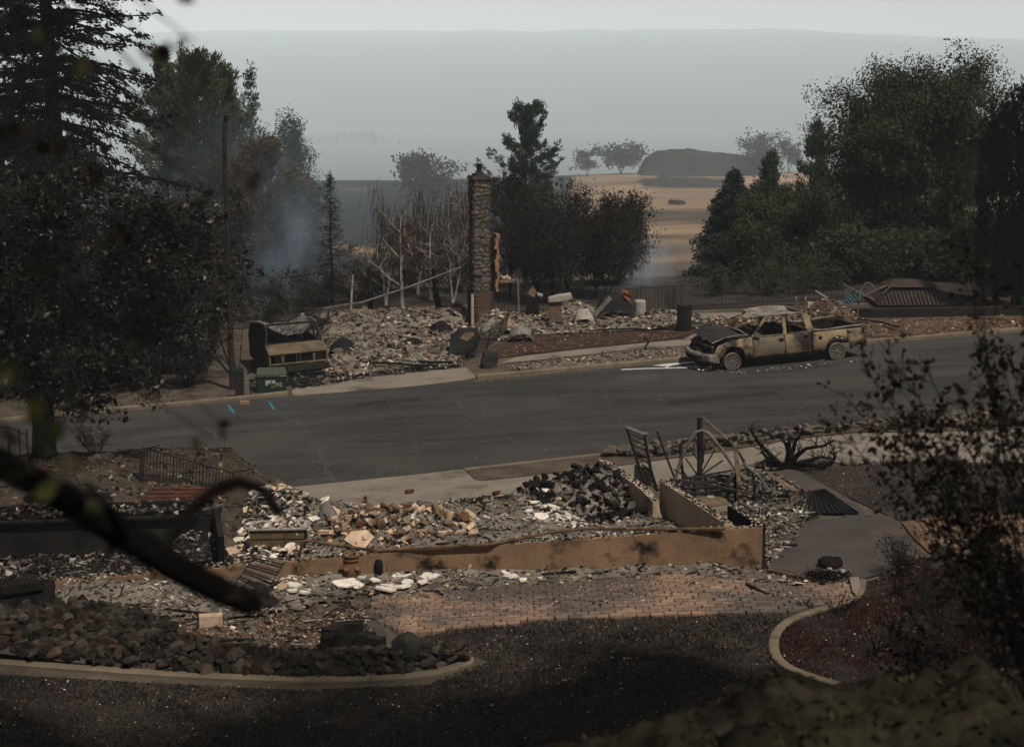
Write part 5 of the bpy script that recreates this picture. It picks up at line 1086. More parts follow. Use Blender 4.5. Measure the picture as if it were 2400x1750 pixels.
# ------------------------------------------------------------------ burnt van
M['van_dark'] = mat('charred_van_steel', (.05, .045, .038), (.02, .019, .017), 2, .7, .2, 20, c3=(.11, .085, .055), s3=2.5, t3=(.6, .75))
def van():
    c = G(703, 886); root = thing('van', 'burnt-out van shell with gaping windscreen facing the street', 'van', c, YAW + R(2)); root.rotation_euler = (0, -S, YAW + R(2)); W = .94; T_, K, C_ = M['van_tan'], M['van_dark'], M['char']
    m = MB(); V = [(-W, .02, .86), (W, .02, .86), (-W * .99, .10, 1.0), (W * .99, .10, 1.0), (-W * .96, .5, 1.12), (W * .96, .5, 1.12)]
    m.grid(lambda u, v: (-W * (1 - .05 * v) + 2 * W * (1 - .05 * v) * u, .02 + .58 * v, .86 + .24 * math.sin(v * 1.3) + .015 * mnoise.noise((u * 7, v * 4, 3))), 12, 5); m.build('hood', T_, root, True)
    for x in (-W, W):
        m = MB(); m.panel([(0.02, .45), (0.02, .86), (.6, 1.1), (.6, .45)], -.03, .03); V = np.array(m.v[0]); m.v[0] = np.stack([V[:, 1] + x, V[:, 0], V[:, 2]], 1); m.build('fender', T_, root)
        m = MB(); m.beam((x * .97, .60, 1.08), (x * .88, 1.0, 1.66), .07, .07); m.build('windscreen_pillar', K, root)
        for k, y in enumerate((1.75, 2.7, 3.6)):
            m = MB(); m.beam((x, y, 1.0), (x * .92, y, (1.66, 1.54, 1.40)[k]), .06, .10, up=(0, 1, 0)); m.build('side_pillar', K, root)
        m = MB(); m.box((x, 2.15, .64), (.05, 3.1, .80)); m.build('side_panel', K, root)
        m = MB(); m.tube([(x * .88, .98, 1.68), (x * .92, 1.8, 1.66), (x * .93, 2.6, 1.56), (x * .92, 3.7, 1.40)], .045, 5); m.build('roof_rail', M['steel_grey'], root)
        m = MB(); m.box((x * 1.0, 1.15, 1.2), (.12, .10, .2)); m.build('mirror', C_, root)
        m = MB(); m.lathe((x * .9, 1.0, .26), [(.26, -.1), (.26, .1), (.18, .1), (.18, -.1)], 18, M=Matrix.Rotation(math.pi / 2, 3, 'Y')); m.build('wheel', C_, root)
        m = MB(); m.lathe((x * .74, .0, .68), [(.11, -.02), (.11, .03), (.085, .03), (.085, -.02)], 14, M=Matrix.Rotation(math.pi / 2, 3, 'X')); m.build('headlight', K, root)
        m = MB(); m.box((x * .55, .01, .68), (.09, .03, .22)); m.build('grille_side', T_, root)
    m = MB(); m.beam((-W * .88, 1.0, 1.68), (W * .88, 1.0, 1.66), .08, .07); m.build('windscreen_header', K, root)
    m = MB(); m.grid(lambda u, v: (-W * .9 + 1.8 * W * u, 1.0 + 2.7 * v, 1.69 - .30 * v * v - .55 * math.sin(math.pi * u) ** .8 * math.exp(-((v - .22) / .25) ** 2) - .16 * math.sin(math.pi * u) + .04 * math.sin(u * 15 + v * 7) + .08 * mnoise.noise((u * 5, v * 6, 4))), 16, 20); m.build('roof', M['steel_grey'], root, True)
    m = MB(); m.beam((-W, -.0, .85), (W, .0, .85), .05, .05); m.beam((-W, 0, .52), (W, 0, .52), .05, .06); [m.beam((x, 0, .52), (x, 0, .85), .03, .03) for x in (-.06, .06)]; m.build('grille_frame', T_, root)
    m = MB(); m.box((0, .3, .68), (1.7, .3, .32)); m.build('radiator', C_, root)
    m = MB(); m.box((0, -.08, .36), (1.96, .12, .20)); m.build('bumper', K, root)
    m = MB(); m.box((0, .75, 1.0), (1.7, .2, .2)); m.build('dashboard', C_, root)
    m = MB(); m.box((0, 2.1, .40), (1.8, 3.1, .05)); m.box((0, 3.68, .85), (1.8, .05, 1.0)); m.build('floor', C_, root)
    for x in (-.45, .45):
        m = MB(); [m.tube([(x + o_, 1.6, .5), (x + o_, 1.75, 1.3)], .02, 4) for o_ in (-.2, 0, .2)]; m.tube([(x - .2, 1.75, 1.3), (x + .2, 1.75, 1.3)], .02, 4); m.build('seat_frame', M['steel_black'], root)
van()
def heap_metal():
    b = G(752, 800); root = thing('collapsed_carport', 'collapsed charred framing and sheet behind the van', 'debris', b); A = lambda px, py, d=0: at(px, py, b.y + d) - b
    m = MB(); m.panel([(A(*p).x, A(*p).z) for p in ((705, 735), (712, 733), (724, 766), (716, 768))], -.1, .1); m.build('peeling_post', M['ash'], root)
    m = MB(); m.raw([tuple(A(*p)) for p in ((712, 734, 0), (742, 738, .5), (760, 752, .2), (736, 770, -.2), (722, 765, 0))], [(0, 1, 2, 3, 4)]); m.raw([tuple(A(*p)) for p in ((735, 765, 0), (760, 745, .6), (775, 740, .8), (770, 772, .2))], [(0, 1, 2, 3)]); m.build('torn_sheet', M['sheetblack'], root)
    m = MB(); m.panel([(A(*p).x, A(*p).z) for p in ((745, 776), (778, 774), (782, 800), (776, 832), (762, 838), (750, 800))], .2, .6); m.build('rusty_panel', M['wood'], root)
    for p, q in (((766, 760), (788, 743)), ((768, 750), (770, 728)), ((775, 762), (820, 800)), ((700, 768), (745, 770)), ((778, 790), (795, 830))):
        m = MB(); m.beam(A(*p, .1), A(*q, .3), .05, .06); m.build('stud', M['wood'] if p[0] == 766 else M['charwood'], root)
heap_metal()

for r_ in [o for o in COL.objects if o.name in ('pickup_truck', 'van', 'utility_cabinet', 'utility_pedestal')]:
    for c in r_.children:
        if c.type == 'MESH' and not c.modifiers and len(c.data.polygons) < 400:
            bv = c.modifiers.new('edge', 'BEVEL'); bv.width = .014; bv.segments = 2; bv.limit_method = 'ANGLE'
# ------------------------------------------------------------------ near ruin: foundation
def wall_strip(name, label, tops, th, mt, root=None, capm=None, away=True):
    """low wall: tops = (px, py, height) of its near top edge; thickness runs away from the street side"""
    q = [G(a, b, h) for a, b, h in tops]; m = MB(); c = MB(); n = len(q); N_ = []
    for i in range(n):
        d = q[min(n - 1, i + 1)] - q[max(0, i - 1)]; d.z = 0; d.normalize(); k = Vector((-d.y, d.x, 0)); k = k if (k.y > 0) == away else -k; N_.append(k * th)
    o = q[0].copy(); o.z = S * o.x; V = []
    for p, k in zip(q, N_):
        z0 = S * p.x - .15; V += [Vector((p.x, p.y, z0)) - o, p - o, p + k - o, Vector((p.x + k.x, p.y + k.y, z0)) - o]
    f = [(i * 4 + j, i * 4 + (j + 1) % 4, (i + 1) * 4 + (j + 1) % 4, (i + 1) * 4 + j) for i in range(n - 1) for j in range(4)] + [(0, 1, 2, 3), tuple((n - 1) * 4 + j for j in (3, 2, 1, 0))]
    m.raw([tuple(v) for v in V], f); r = thing(name, label, 'wall', o); m.build('wall', mt, r)
    g = random.Random(n + int(o.x * 7)); cc = []
    for (a, ka), (b, kb) in zip(zip(q, N_), zip(q[1:], N_[1:])):
        for _ in range(int((b - a).length * 75)):
            t = g.random(); cc.append(a.lerp(b, t) + ka * g.uniform(.05, .95) - o + Vector((0, 0, g.uniform(0, .03))))
    c.chips(np.array([tuple(x) for x in cc]), np.random.default_rng(n).uniform(.02, .10, len(cc)), np.random.default_rng(n).choice(4, len(cc), p=[.40, .46, .12, .02]), .25, .3); x = c.build('ash_cap', [M['ash_dark'], M['char'], M['ash'], M['plaster']], r); x['kind'] = 'stuff'
    return r
fw = [(1788, 1236, .84), (1700, 1241, .81), (1600, 1247, .78), (1390, 1263, .72), (1200, 1275, .65), (1000, 1288, .58), (820, 1304, .53), (640, 1320, .48), (440, 1338, .42), (240, 1354, .36), (0, 1371, .30), (-200, 1384, .27)]
front = wall_strip('foundation_wall', 'long scorched orange foundation wall facing the brick path', fw, .22, M['foundation'])
wall_strip('foundation_wall', 'right end foundation wall stub at the patio corner', [(1789, 1236, .835), (1763, 1222, .80), (1706, 1186, .72)], .05, M['wallblack'])
wall_strip('cross_wall', 'inner concrete cross wall capped with char, nearer the patio', [(1697, 1226, .80), (1620, 1174, .80), (1547, 1126, .80)], .18, M['inwall'])
wall_strip('cross_wall', 'inner concrete cross wall reaching back to the pavement', [(1562, 1220, .03), (1547, 1202, .22), (1530, 1177, .48), (1505, 1150, .64), (1480, 1130, .66), (1402, 1076, .66)], .2, M['inwall'])
# black vertical drain and orange downspout on the wall
b = G(1652, 1318); root = thing('drain_pipe', 'black vertical drain pipe with coupling on the orange wall', 'pipe', b); m = MB(); m.tube([(0, 0, 0), (0, 0, .35), (.02, .02, .60)], .03, 8); m.build('pipe', M['steel_black'], root)
m = MB(); m.lathe((0, 0, .28), [(.05, 0), (.055, .02), (.055, .06), (.04, .07), (.055, .09), (.055, .13), (.04, .15)], 10); m.build('coupling', M['steel_black'], root)
m = MB(); m.box((.03, .02, .66), (.16, .12, .10), .3); m.build('elbow', M['char'], root)
b = G(1692, 1324); root = thing('downspout', 'thin bent orange rusted strap hanging on the wall', 'strap', b); m = MB(); m.beam((0, 0, .02), (.06, .02, .70), .035, .02); m.beam((.05, .02, .02), (.10, .03, .70), .025, .02); m.build('strap', M['rustpipe'], root); m = MB(); m.beam((.02, .02, .70), (.13, .02, .72), .05, .03); m.build('bracket', M['rustpipe'], root)
bar('pipe', 'long sooty pipe lying along the top of the foundation wall', [G(1700, 1238, .86), G(1560, 1240, .84), G(1380, 1238, .82), G(1290, 1247, .74), G(1150, 1275, .68), G(1000, 1283, .64), G(880, 1290, .60), G(830, 1283, .58)], .032, M['rustpipe'], 'pipe', 8)
bar('pipe', 'tan elbow pipe rising beside the steel tub', [G(700, 1300, .45), G(712, 1268, .75), G(722, 1266, .77), G(760, 1272, .72), G(830, 1283, .6)], .035, M['rustpipe'], 'pipe', 8)
NM = [('char', .9), ('ash_dark', 3.2), ('ash_mid', 2.5), ('brown_chip', 1.6), ('ash', 2.2), ('plaster_tan', .6), ('plaster', .28)]
Z1 = [(560, 1200), (640, 1165), (720, 1187), (900, 1190), (1080, 1180), (1200, 1172), (1400, 1140), (1480, 1170), (1560, 1215), (1660, 1262), (1390, 1300), (1000, 1318), (640, 1345), (540, 1345)]
B1 = ((650, 1215, .55, .8), (590, 1180, .45, .6), (860, 1275, .35, 1.0), (1000, 1280, .3, 1.0), (1320, 1195, .4, .9), (1420, 1180, .45, .8), (1100, 1240, .15, 1.2), (1200, 1290, .15, 1.2))
_, hz1 = heap(Z1, 11000, (.018, .22), NM, 'settled grey ash and fragments filling the house behind the foundation wall', 501, B1, .10, .12, bedm='ash_mid', grid=.15)
heap([(545, 1200), (640, 1165), (720, 1187), (770, 1200), (760, 1335), (640, 1345), (545, 1345)], 4200, (.03, .30), [('char', 1.2), ('ash_dark', 1.5), ('plaster_tan', 2.0), ('plaster', 1.5), ('brown_chip', 1.6)], 'white and tan plaster fragments heaped round the steel tub', 521, B1[:2], .13, .12, bed=False, name='plaster_rubble', thick=.1)
heap([(760, 1225), (900, 1200), (1120, 1240), (1130, 1300), (1000, 1318), (760, 1335)], 3600, (.03, .22), [('char', 1.4), ('brown_chip', 3), ('wood', 2), ('plaster_tan', 1.4)], 'brown fragments between the tumbled tan bricks', 522, B1[2:4], .12, .12, bed=False, name='brick_rubble', thick=.35)
heap([(1215, 1205), (1265, 1195), (1330, 1215), (1420, 1240), (1400, 1262), (1250, 1272), (1190, 1245)], 1500, (.03, .26), [('ash', 1.5), ('plaster', 3), ('ash_dark', 1)], 'white plaster crumbs spilled below the charred bricks', 523, B1[4:], .12, .12, bed=False, name='plaster_rubble', thick=.15)
heap([(1000, 1190), (1200, 1172), (1400, 1140), (1420, 1180), (1240, 1200), (1060, 1215)], 2600, (.02, .26), [('char', 4), ('ash_dark', 1.5), ('ash', 1), ('red_brick', .5)], 'black shards along the back edge of the near rubble', 524, B1[4:], .11, .12, bed=False, name='char_rubble', thick=.15)
Z2 = [(90, 1360), (400, 1345), (640, 1325), (1000, 1298), (1500, 1278), (1770, 1310), (1795, 1345), (1900, 1358), (1830, 1378), (1600, 1350), (1400, 1368), (1220, 1378), (1000, 1402), (860, 1402), (700, 1440), (520, 1460), (350, 1450), (120, 1430)]
heap(Z2, 12000, (.014, .18), [('char', 1), ('ash_dark', 2.4), ('dirt', 2), ('brown_chip', 3), ('ash', 1.2), ('plaster_tan', 1.2), ('plaster', .35)], 'trampled ash and plaster fragments in front of the foundation wall', 502, ((1640, 1330, .10, .45), (1500, 1322, .22, .6), (1350, 1322, .28, .6), (1200, 1326, .28, .6), (1060, 1333, .26, .6), (920, 1342, .22, .6), (790, 1352, .20, .55), (660, 1360, .20, .55), (530, 1372, .2, .55), (400, 1384, .22, .6), (260, 1398, .25, .7), (130, 1402, .2, .6)), .02, .05, bedm='ash_mid', tilt=.4)
heap([(330, 1455), (520, 1462), (700, 1440), (860, 1420), (870, 1500), (750, 1540), (560, 1545), (420, 1505)], 5000, (.015, .14), [('brown_chip', 4), ('ash_dark', 2), ('plaster_tan', 1), ('ash', 1), ('char', 1)], 'brown ash and splinters beside the rock bed', 503, (), .02, .05, bedm='rust_dirt', tilt=.4)
heap([(0, 1300), (200, 1295), (540, 1275), (545, 1345), (240, 1372), (0, 1385), (-200, 1395), (-200, 1310)], 4500, (.03, .24), [('char', 4), ('ash_dark', 3), ('ash', 1.2), ('brown_chip', .6)], 'black charcoal and ash on the sunken basement floor', 504, ((480, 1300, .3, .6), (420, 1310, .2, .6)), .04, .1, bedm='char')
heap([(1700, 1200), (1790, 1180), (1900, 1200), (1890, 1225), (1830, 1300), (1800, 1340), (1788, 1260)], 5000, (.016, .16), NM, 'ash and splinters between the foundation corner and the patio', 505, ((1790, 1235, .2, .4),), .03, .06, bedm='ash_dark')
heap([(1540, 1140), (1620, 1122), (1770, 1108), (1880, 1140), (1900, 1190), (1800, 1230), (1720, 1200), (1620, 1150)], 4500, (.018, .2), [('char', 2.5), ('ash_dark', 3), ('ash', 1.5), ('brown_chip', 1)], 'dark ash bed under the bent metal frames', 506, (), .02, .06, bedm='ash_dark')
heap([(1870, 1355), (1900, 1338), (2000, 1348), (1980, 1368), (1850, 1385), (1800, 1372)], 130, (.03, .34), [('plaster', 1), ('ash', 1), ('char', 2)], 'white torn sheet scraps by the brick path end', 507, (), .01, .03, bed=False, tilt=.2, thick=.06)
heap([(900, 1600), (1000, 1500), (1250, 1465), (1830, 1445), (1800, 1520), (1850, 1590), (2050, 1650), (2300, 1745), (0, 1745), (0, 1590), (700, 1620)], 1700, (.010, .06), [('plaster', 3), ('ash', 3)], 'white ash flecks on the burnt lawn', 508, bed=False, base=-.01, noise_=0, name='ash_flecks', tilt=.4)
heap([(2030, 1370), (2150, 1310), (2400, 1320), (2400, 1640), (2050, 1620), (1900, 1590), (1805, 1520), (1830, 1460)], 1500, (.008, .06), [('ash', 2), ('plaster_tan', 1), ('brown_chip', 2)], 'pale wood chips in the red mulch bed', 509, bed=False, base=-.03, noise_=0, name='chips', tilt=.4)
heap([(1870, 1102), (2180, 1089), (2400, 1094), (2400, 1205), (2120, 1218), (1990, 1165)], 420, (.012, .08), [('ash', 2), ('plaster_tan', 1), ('brown_chip', 2)], 'pale flecks on the blackened yard', 510, bed=False, base=-.03, noise_=0, name='chips', tilt=.3)
heap([(2130, 1235), (2250, 1212), (2400, 1212), (2400, 1300), (2190, 1290)], 900, (.015, .12), [('ash', 2), ('plaster_tan', 2), ('brown_chip', 2)], 'pale chips on the orange dirt', 511, bed=False, base=-.03, noise_=0, name='chips', tilt=.3)
heap([(900, 1400), (1050, 1372), (1400, 1352), (1780, 1352), (1990, 1372), (1900, 1420), (1500, 1420), (1100, 1450), (900, 1480)], 5000, (.008, .12), [('ash_dark', 3), ('char', .8), ('ash', 1), ('ash_mid', 3), ('plaster_tan', .4)], 'ash flakes blown across the brick path', 512, bed=False, base=.0, noise_=0, name='ash_flakes', tilt=.25, thick=.1)
heap([(300, 1010), (660, 990), (1200, 930), (1900, 880), (2200, 880), (2200, 960), (1400, 1050), (700, 1130), (300, 1080)], 260, (.012, .07), [('ash', 2), ('plaster_tan', 1), ('brown_chip', 1)], 'few pale crumbs scattered on the asphalt', 513, bed=False, base=-.035, noise_=0, name='crumbs', tilt=.2)
# plaster slabs one can pick out
SH = [shard(600 + i, M['plaster'], 5 + i % 3) for i in range(8)]; SHT = [shard(620 + i, M['plaster_tan'], 5 + i % 3) for i in range(5)]
slabs = [(690, 1383, 40), (685, 1398, 26), (715, 1402, 24), (713, 1378, 18), (810, 1382, 54), (835, 1384, 30), (835, 1362, 36), (850, 1366, 26), (822, 1374, 24), (880, 1375, 24), (905, 1395, 56), (915, 1385, 48), (945, 1388, 40), (965, 1345, 54), (990, 1352, 44), (1005, 1362, 40), (955, 1378, 36), (990, 1378, 26), (1035, 1340, 46), (1060, 1350, 26), (945, 1360, 46), (1130, 1318, 44), (1145, 1327, 40), (1110, 1330, 22), (1180, 1345, 20), (1200, 1362, 36), (1185, 1356, 22), (1225, 1372, 20), (1265, 1366, 16), (1255, 1330, 26), (1275, 1326, 24), (1290, 1312, 24), (1330, 1316, 20), (1215, 1330, 26), (740, 1366, 22), (760, 1358, 26), (580, 1390, 22), (520, 1398, 26), (600, 1372, 30), (1250, 1215, 26), (1280, 1205, 24), (1300, 1222, 30), (1320, 1235, 26), (1270, 1237, 36), (1340, 1240, 30), (1240, 1228, 22), (545, 1485, 14), (470, 1475, 14), (30, 1412, 60), (62, 1408, 40), (230, 1398, 30), (190, 1402, 26), (1170, 1335, 18), (1190, 1332, 22)]
g = random.Random(12)
for i, (px, py, w_) in enumerate(slabs):
    inside = py < 1300 and px > 1200; p = G(px, py); 
    o = obj('plaster_slab', g.choice(SH), None, 'broken white plaster slab lying in the dark rubble inside the walls' if inside else 'broken pale plaster slab lying flat in front of the foundation wall', 'plaster slab', 'plaster slabs inside the walls' if inside else 'plaster slabs in front of the wall', None, p + Vector((0, 0, .09 + (hz1(p.x, p.y) if inside else g.uniform(0, .03)))))
    s_ = w_ / F * p.y * 1.4; o.scale = (s_, s_ * 1.2, 1); o.rotation_euler = (g.gauss(.12, .12), g.gauss(0, .12), g.uniform(0, 6.28))
up = [(640, 1170, 46, 1.0), (605, 1210, 46, .3), (640, 1245, 34, .35), (630, 1192, 34, .9), (590, 1290, 36, .7), (560, 1280, 34, .6), (535, 1262, 30, .8), (650, 1300, 40, .6), (680, 1308, 36, .5), (548, 1305, 36, .7), (570, 1240, 30, .6), (760, 1210, 40, .7), (780, 1225, 40, .9), (735, 1242, 30, .5)]
for i, (px, py, w_, tl) in enumerate(up):
    p = G(px, py); o = obj('plaster_slab', g.choice(SH if i % 3 else SHT), None, 'tilted plaster piece heaped round the steel tub', 'plaster slab', 'plaster pieces round the steel tub', None, p + Vector((0, 0, .10 + hz1(p.x, p.y)))); s_ = w_ / F * p.y * 1.2; o.scale = (s_, s_, 1.2); o.rotation_euler = (tl, g.gauss(0, .3), g.gauss(0, .7))
wall_p = [(850, 1310, 72, SHT, .95), (1085, 1345, 60, SHT, 1.1), (1125, 1325, 54, SHT, 1.2), (1145, 1318, 46, SH, 1.2), (730, 1340, 40, SHT, 1.2), (700, 1338, 30, SHT, 1.2), (850, 1352, 34, SHT, 1.0), (822, 1350, 26, SHT, 1.1), (665, 1386, 30, SHT, .9), (645, 1376, 26, SHT, .9), (1060, 1300, 40, SHT, .2)]
for i, (px, py, w_, L_, tl) in enumerate(wall_p):
    p = G(px, py); o = obj('wall_board', g.choice(L_), None, 'tan wallboard piece propped against the foundation wall', 'wallboard', 'wallboard pieces against the foundation', None, p + Vector((0, -.05, .12 if i else .45))); s_ = w_ / F * p.y * 1.2; o.scale = (s_, s_ * 1.1, 1); o.rotation_euler = (tl, g.gauss(0, .2), g.gauss(0, .5))
# tumbled bricks
BR = [rough_box(40 + i, (.21, .10, .07), .12, M[('plaster_tan', 'brown_chip', 'wood', 'brown_chip', 'plaster_tan', 'terracotta')[i]]) for i in range(6)] + [rough_rock(990 + i, 1, 8, (1, .7, .6)).mesh('piece', M['brown_chip']) for i in range(0)]; BC = [rough_box(50 + i, (.19, .09, .055), .08, M['char']) for i in range(3)] + [rough_box(54, (.2, .1, .06), .08, M['ash_dark'])]; BRR = [rough_box(60 + i, (.2, .1, .065), .06, M['red_brick']) for i in range(3)]
def tumble(poly, n, ms, name, label, cat, group, seed, hf, lift=.25, flat=1.0):
    g = random.Random(seed)
    for x, y in sample(poly, n, g):
        o = obj(name, g.choice(ms), None, label, cat, group, None, (x, y, S * x + .06 + hf(x, y) + g.random() ** 2 * lift)); o.rotation_euler = (g.gauss(0, .6 * flat), g.gauss(0, .6 * flat), g.uniform(0, 6.28)); k = g.uniform(.7, 1.35); o.scale = (k, k, k * g.uniform(.8, 1.4))
tumble([(740, 1262), (830, 1225), (960, 1240), (1100, 1262), (1120, 1290), (1000, 1305), (860, 1312), (760, 1300)], 170, BR, 'loose_brick', 'tan brick in the tumbled heap behind the foundation wall', 'brick', 'tumbled tan bricks', 1, hz1, .18)
tumble([(1215, 1175), (1300, 1148), (1400, 1140), (1470, 1180), (1540, 1225), (1420, 1245), (1340, 1238), (1250, 1205)], 250, BC, 'charred_brick', 'charred black brick in the heap beside the inner wall', 'brick', 'charred bricks beside the inner wall', 2, hz1, .22)
tumble([(1290, 1168), (1330, 1140), (1400, 1138), (1395, 1155), (1330, 1172)], 34, BRR, 'red_brick', 'red brick on the heap edge beside the pavement', 'brick', 'red bricks on the heap edge', 3, hz1, .2)
tumble([(640, 1165), (690, 1170), (710, 1190), (670, 1190)], 16, BRR, 'red_brick', 'red brick spilled at the foot of the plaster heap', 'brick', 'red bricks by the plaster heap', 4, hz1, .1)
for i, (px, py, l) in enumerate(((857, 1180, 'upright red brick at the driveway edge'), (960, 1158, 'lone red brick on the concrete driveway'), (1163, 1162, 'hollow red block at the rubble edge'), (1325, 1135, 'red block standing on top of the brick heap'))):
    o = obj('red_brick', BRR[i % 3], None, l, 'brick', None, None, G(px, py) + Vector((0, 0, .08 if i < 3 else .28)), .5 * i); o.rotation_euler = (0, 0 if i != 0 else 1.4, .5 * i)
# steel tub
def tub():
    b = G(652, 1305); root = thing('steel_tub', 'burnt steel tub with white rim among the plaster', 'tub', b, R(4)); W, D_, H = 1.12, .62, .60
    m = MB(); m.box((0, .02, H / 2), (W, .03, H)); m.box((-W / 2, D_ / 2, H / 2), (.03, D_, H)); m.box((W / 2, D_ / 2, H / 2), (.03, D_, H), m=1); m.box((0, D_, H / 2), (W, .03, H)); m.box((0, D_ / 2, H - .22), (W, D_, .02), m=1); m.build('shell', [M['tubm'], M['char']], root)
    m = MB()
    for p, q in (((-W / 2 - .03, 0, H), (W / 2 + .03, 0, H)), ((-W / 2, 0, H), (-W / 2, D_, H)), ((W / 2, 0, H), (W / 2, D_, H)), ((-W / 2, D_, H), (W / 2, D_, H))): m.beam(p, q, .08, .03)
    m.build('rim', M['alu2'], root)
M['tubm'] = mat('burnt_enamel', (.20, .14, .078), (.12, .086, .05), 3, .6, .2, 20, c3=(.03, .026, .022), s3=2.2, t3=(.52, .66)); M['alu2'] = mat('pale_rim', (.62, .60, .56), (.42, .40, .37), 5, .5, metal=.3)
tub()
def barrel():
    b = G(1045, 1254) + Vector((0, 0, .16)); root = thing('metal_drum', 'pale burnt metal drum lying on its side in the rubble', 'drum', b, R(-8)); RY = Matrix.Rotation(math.pi / 2, 3, 'Y')
    m = MB(); m.lathe((0, 0, .14), [(.23, -.30), (.235, -.28), (.225, -.1), (.23, .0), (.22, .28)], 22, M=RY); m.build('drum', M['drum'], root, True)
    for x in (.10, .20, .26):
        m = MB(); m.lathe((x, 0, .14), [(.225, -.012), (.25, -.008), (.25, .008), (.225, .012)], 22, M=RY); m.build('hoop', M['steel_grey'], root)
    m = MB(); m.lathe((.36, 0, .13), [(.20, -.06), (.19, .06), (.15, .08)], 18, M=RY); m.build('burner_end', M['brown_chip'], root)
M['drum'] = mat('pale_drum', (.52, .46, .37), (.38, .33, .26), 4, .75, .1, 20, c3=(.20, .17, .13), s3=2.5, t3=(.55, .7))
barrel()
b = G(990, 1248) + Vector((0, 0, .12)); m = MB(); m.grid(lambda u, v: ((.28 + .06 * math.sin(u * 9)) * (v - .5) * 2 + .05 * math.sin(u * 7), .22 * math.cos(u * 4.2) + .05 * math.sin(v * 6), .18 + .22 * math.sin(u * 4.2) + .03 * mnoise.noise((u * 6, v * 6, 2))), 18, 8); m.build('crumpled_duct', M['drum'], label='crumpled pale duct open at one end beside the drum', cat='duct', loc=b)
crumpled('metal_box', 'grey dented metal box at the rubble edge by the driveway', 742, 795, 1180, 1212, 36.6, M['steel_grey'], 9, 'metal box', .4)
# terracotta pot
b = G(824, 1362); root = thing('strawberry_pot', 'brown terracotta strawberry pot with collared mouth', 'pot', b)
m = MB(); m.lathe((0, 0, 0), [(.13, 0), (.19, .10), (.21, .22), (.19, .34), (.155, .40), (.155, .43), (.175, .44), (.175, .47), (.155, .48), (.155, .51), (.18, .52), (.18, .56), (.15, .57), (.14, .45)], 22); m.build('body', M['terracotta'], root, True)
for a in (-1.9, -2.6, -.9):
    m = MB(); m.lathe((.20 * math.cos(a), .20 * math.sin(a), .30), [(.03, -.05), (.06, .01), (.062, .03), (.045, .03)], 10, M=Matrix.Rotation(.7, 3, Vector((-math.sin(a), math.cos(a), 0)))); m.build('pocket', M['terracotta'], root)
b = G(888, 1362); m = MB(); m.lathe((0, 0, 0), [(.11, 0), (.10, .08), (.075, .15), (.085, .34), (.07, .42), (.05, .44)], 9); m.build('charred_stump', M['char'], label='small black charred stub standing before the foundation wall', cat='stump', loc=b)
m = MB(); q = G(910, 1360); m.tube([(0, 0, 0), (-.02, 0, .38), (.03, 0, .42)], .015, 5); m.beam((-.02, 0, .36), (.4, .1, .50), .03, .015); m.beam((-.02, .03, .30), (.4, .13, .44), .03, .015); m.build('bent_bracket', M['steel_grey'], label='thin bent bracket leaning on the wall beside the charred stub', cat='bracket', loc=q)
# folding chair and burnt seat
def chair():
    b = G(600, 1400); root = thing('slatted_chair', 'tilted black slatted metal chair back in the debris', 'chair', b); A = lambda px, py, d=0: at(px, py, b.y + d) - b
    e = [(A(548, 1372, 0), A(600, 1300, .25)), (A(615, 1405, -.1), A(668, 1314, .2))]
    for p, q in e: m = MB(); m.tube([p, q], .016, 6); m.build('side_rail', M['steel_black'], root)
    for i in range(13):
        t = .15 + .83 * i / 12; m = MB(); m.beam(e[0][0].lerp(e[0][1], t), e[1][0].lerp(e[1][1], t), .032, .02); m.build('slat', M['steel_grey' if i % 3 == 0 else 'steel_black'], root)
    m = MB(); m.tube([A(548, 1372), A(575, 1395, .1), A(600, 1440, -.2)], .014, 5); m.tube([A(615, 1405, -.1), A(600, 1430, -.2), A(590, 1446, -.2)], .014, 5); m.build('leg_frame', M['steel_black'], root)
chair()
crumpled('crumpled_shell', 'burnt crumpled shell under the tilted chair', 555, 652, 1382, 1448, 31.0, M['char'], 11, 'shell', .5)
for i, (a, c, r_, mt, l, h0, h1) in enumerate((((240, 1410), (492, 1438), .022, 'charwood', 'long thin black stick lying by the rock bed', .08, .10), ((385, 1385), (355, 1462), .028, 'wood_grey', 'grey stick crossing the long black stick', .16, .08), ((512, 1462), (585, 1462), .04, 'charwood', 'short black timber near the tan box', .06, .06), ((585, 1460), (606, 1508), .045, 'wood_grey', 'grey timber end beside the short black one', .06, .06), ((1270, 1345), (1345, 1338), .02, 'steel_black', 'bent dark strip on the ash below the wall', .10, .14), ((1390, 1340), (1332, 1366), .02, 'wood', 'rusty curved strip on the path edge', .14, .06), ((1800, 1338), (1888, 1356), .055, 'rustpipe', 'fat tan pipe lying from the wall corner to the ash bundle', .08, .08), ((1750, 1368), (1800, 1395), .03, 'charwood', 'dark board lying at the brick path edge', .08, .05), ((1860, 1228), (1925, 1202), .025, 'charwood', 'thin charred pole lying across the patio edge', .06, .10), ((1820, 1282), (1868, 1276), .03, 'charwood', 'small charred board on the patio', .06, .06), ((955, 1415), (1120, 1408), .01, 'charwood', 'thin twig on the brick path', .05, .05))):
    p, q = G(*a, h0), G(*c, h1); m = MB(); m.beam((0, 0, 0), q - p, r_ * 2, r_ * 1.6); m.build('debris_bar', M[mt], label=l, cat='debris', loc=p)
m = MB(); b = G(495, 1472); m.box((0, 0, .13), (.42, .22, .26), .2); m.build('tan_box', M['plaster_tan'], label='small tan box-shaped block beside the rock bed', cat='block', loc=b)
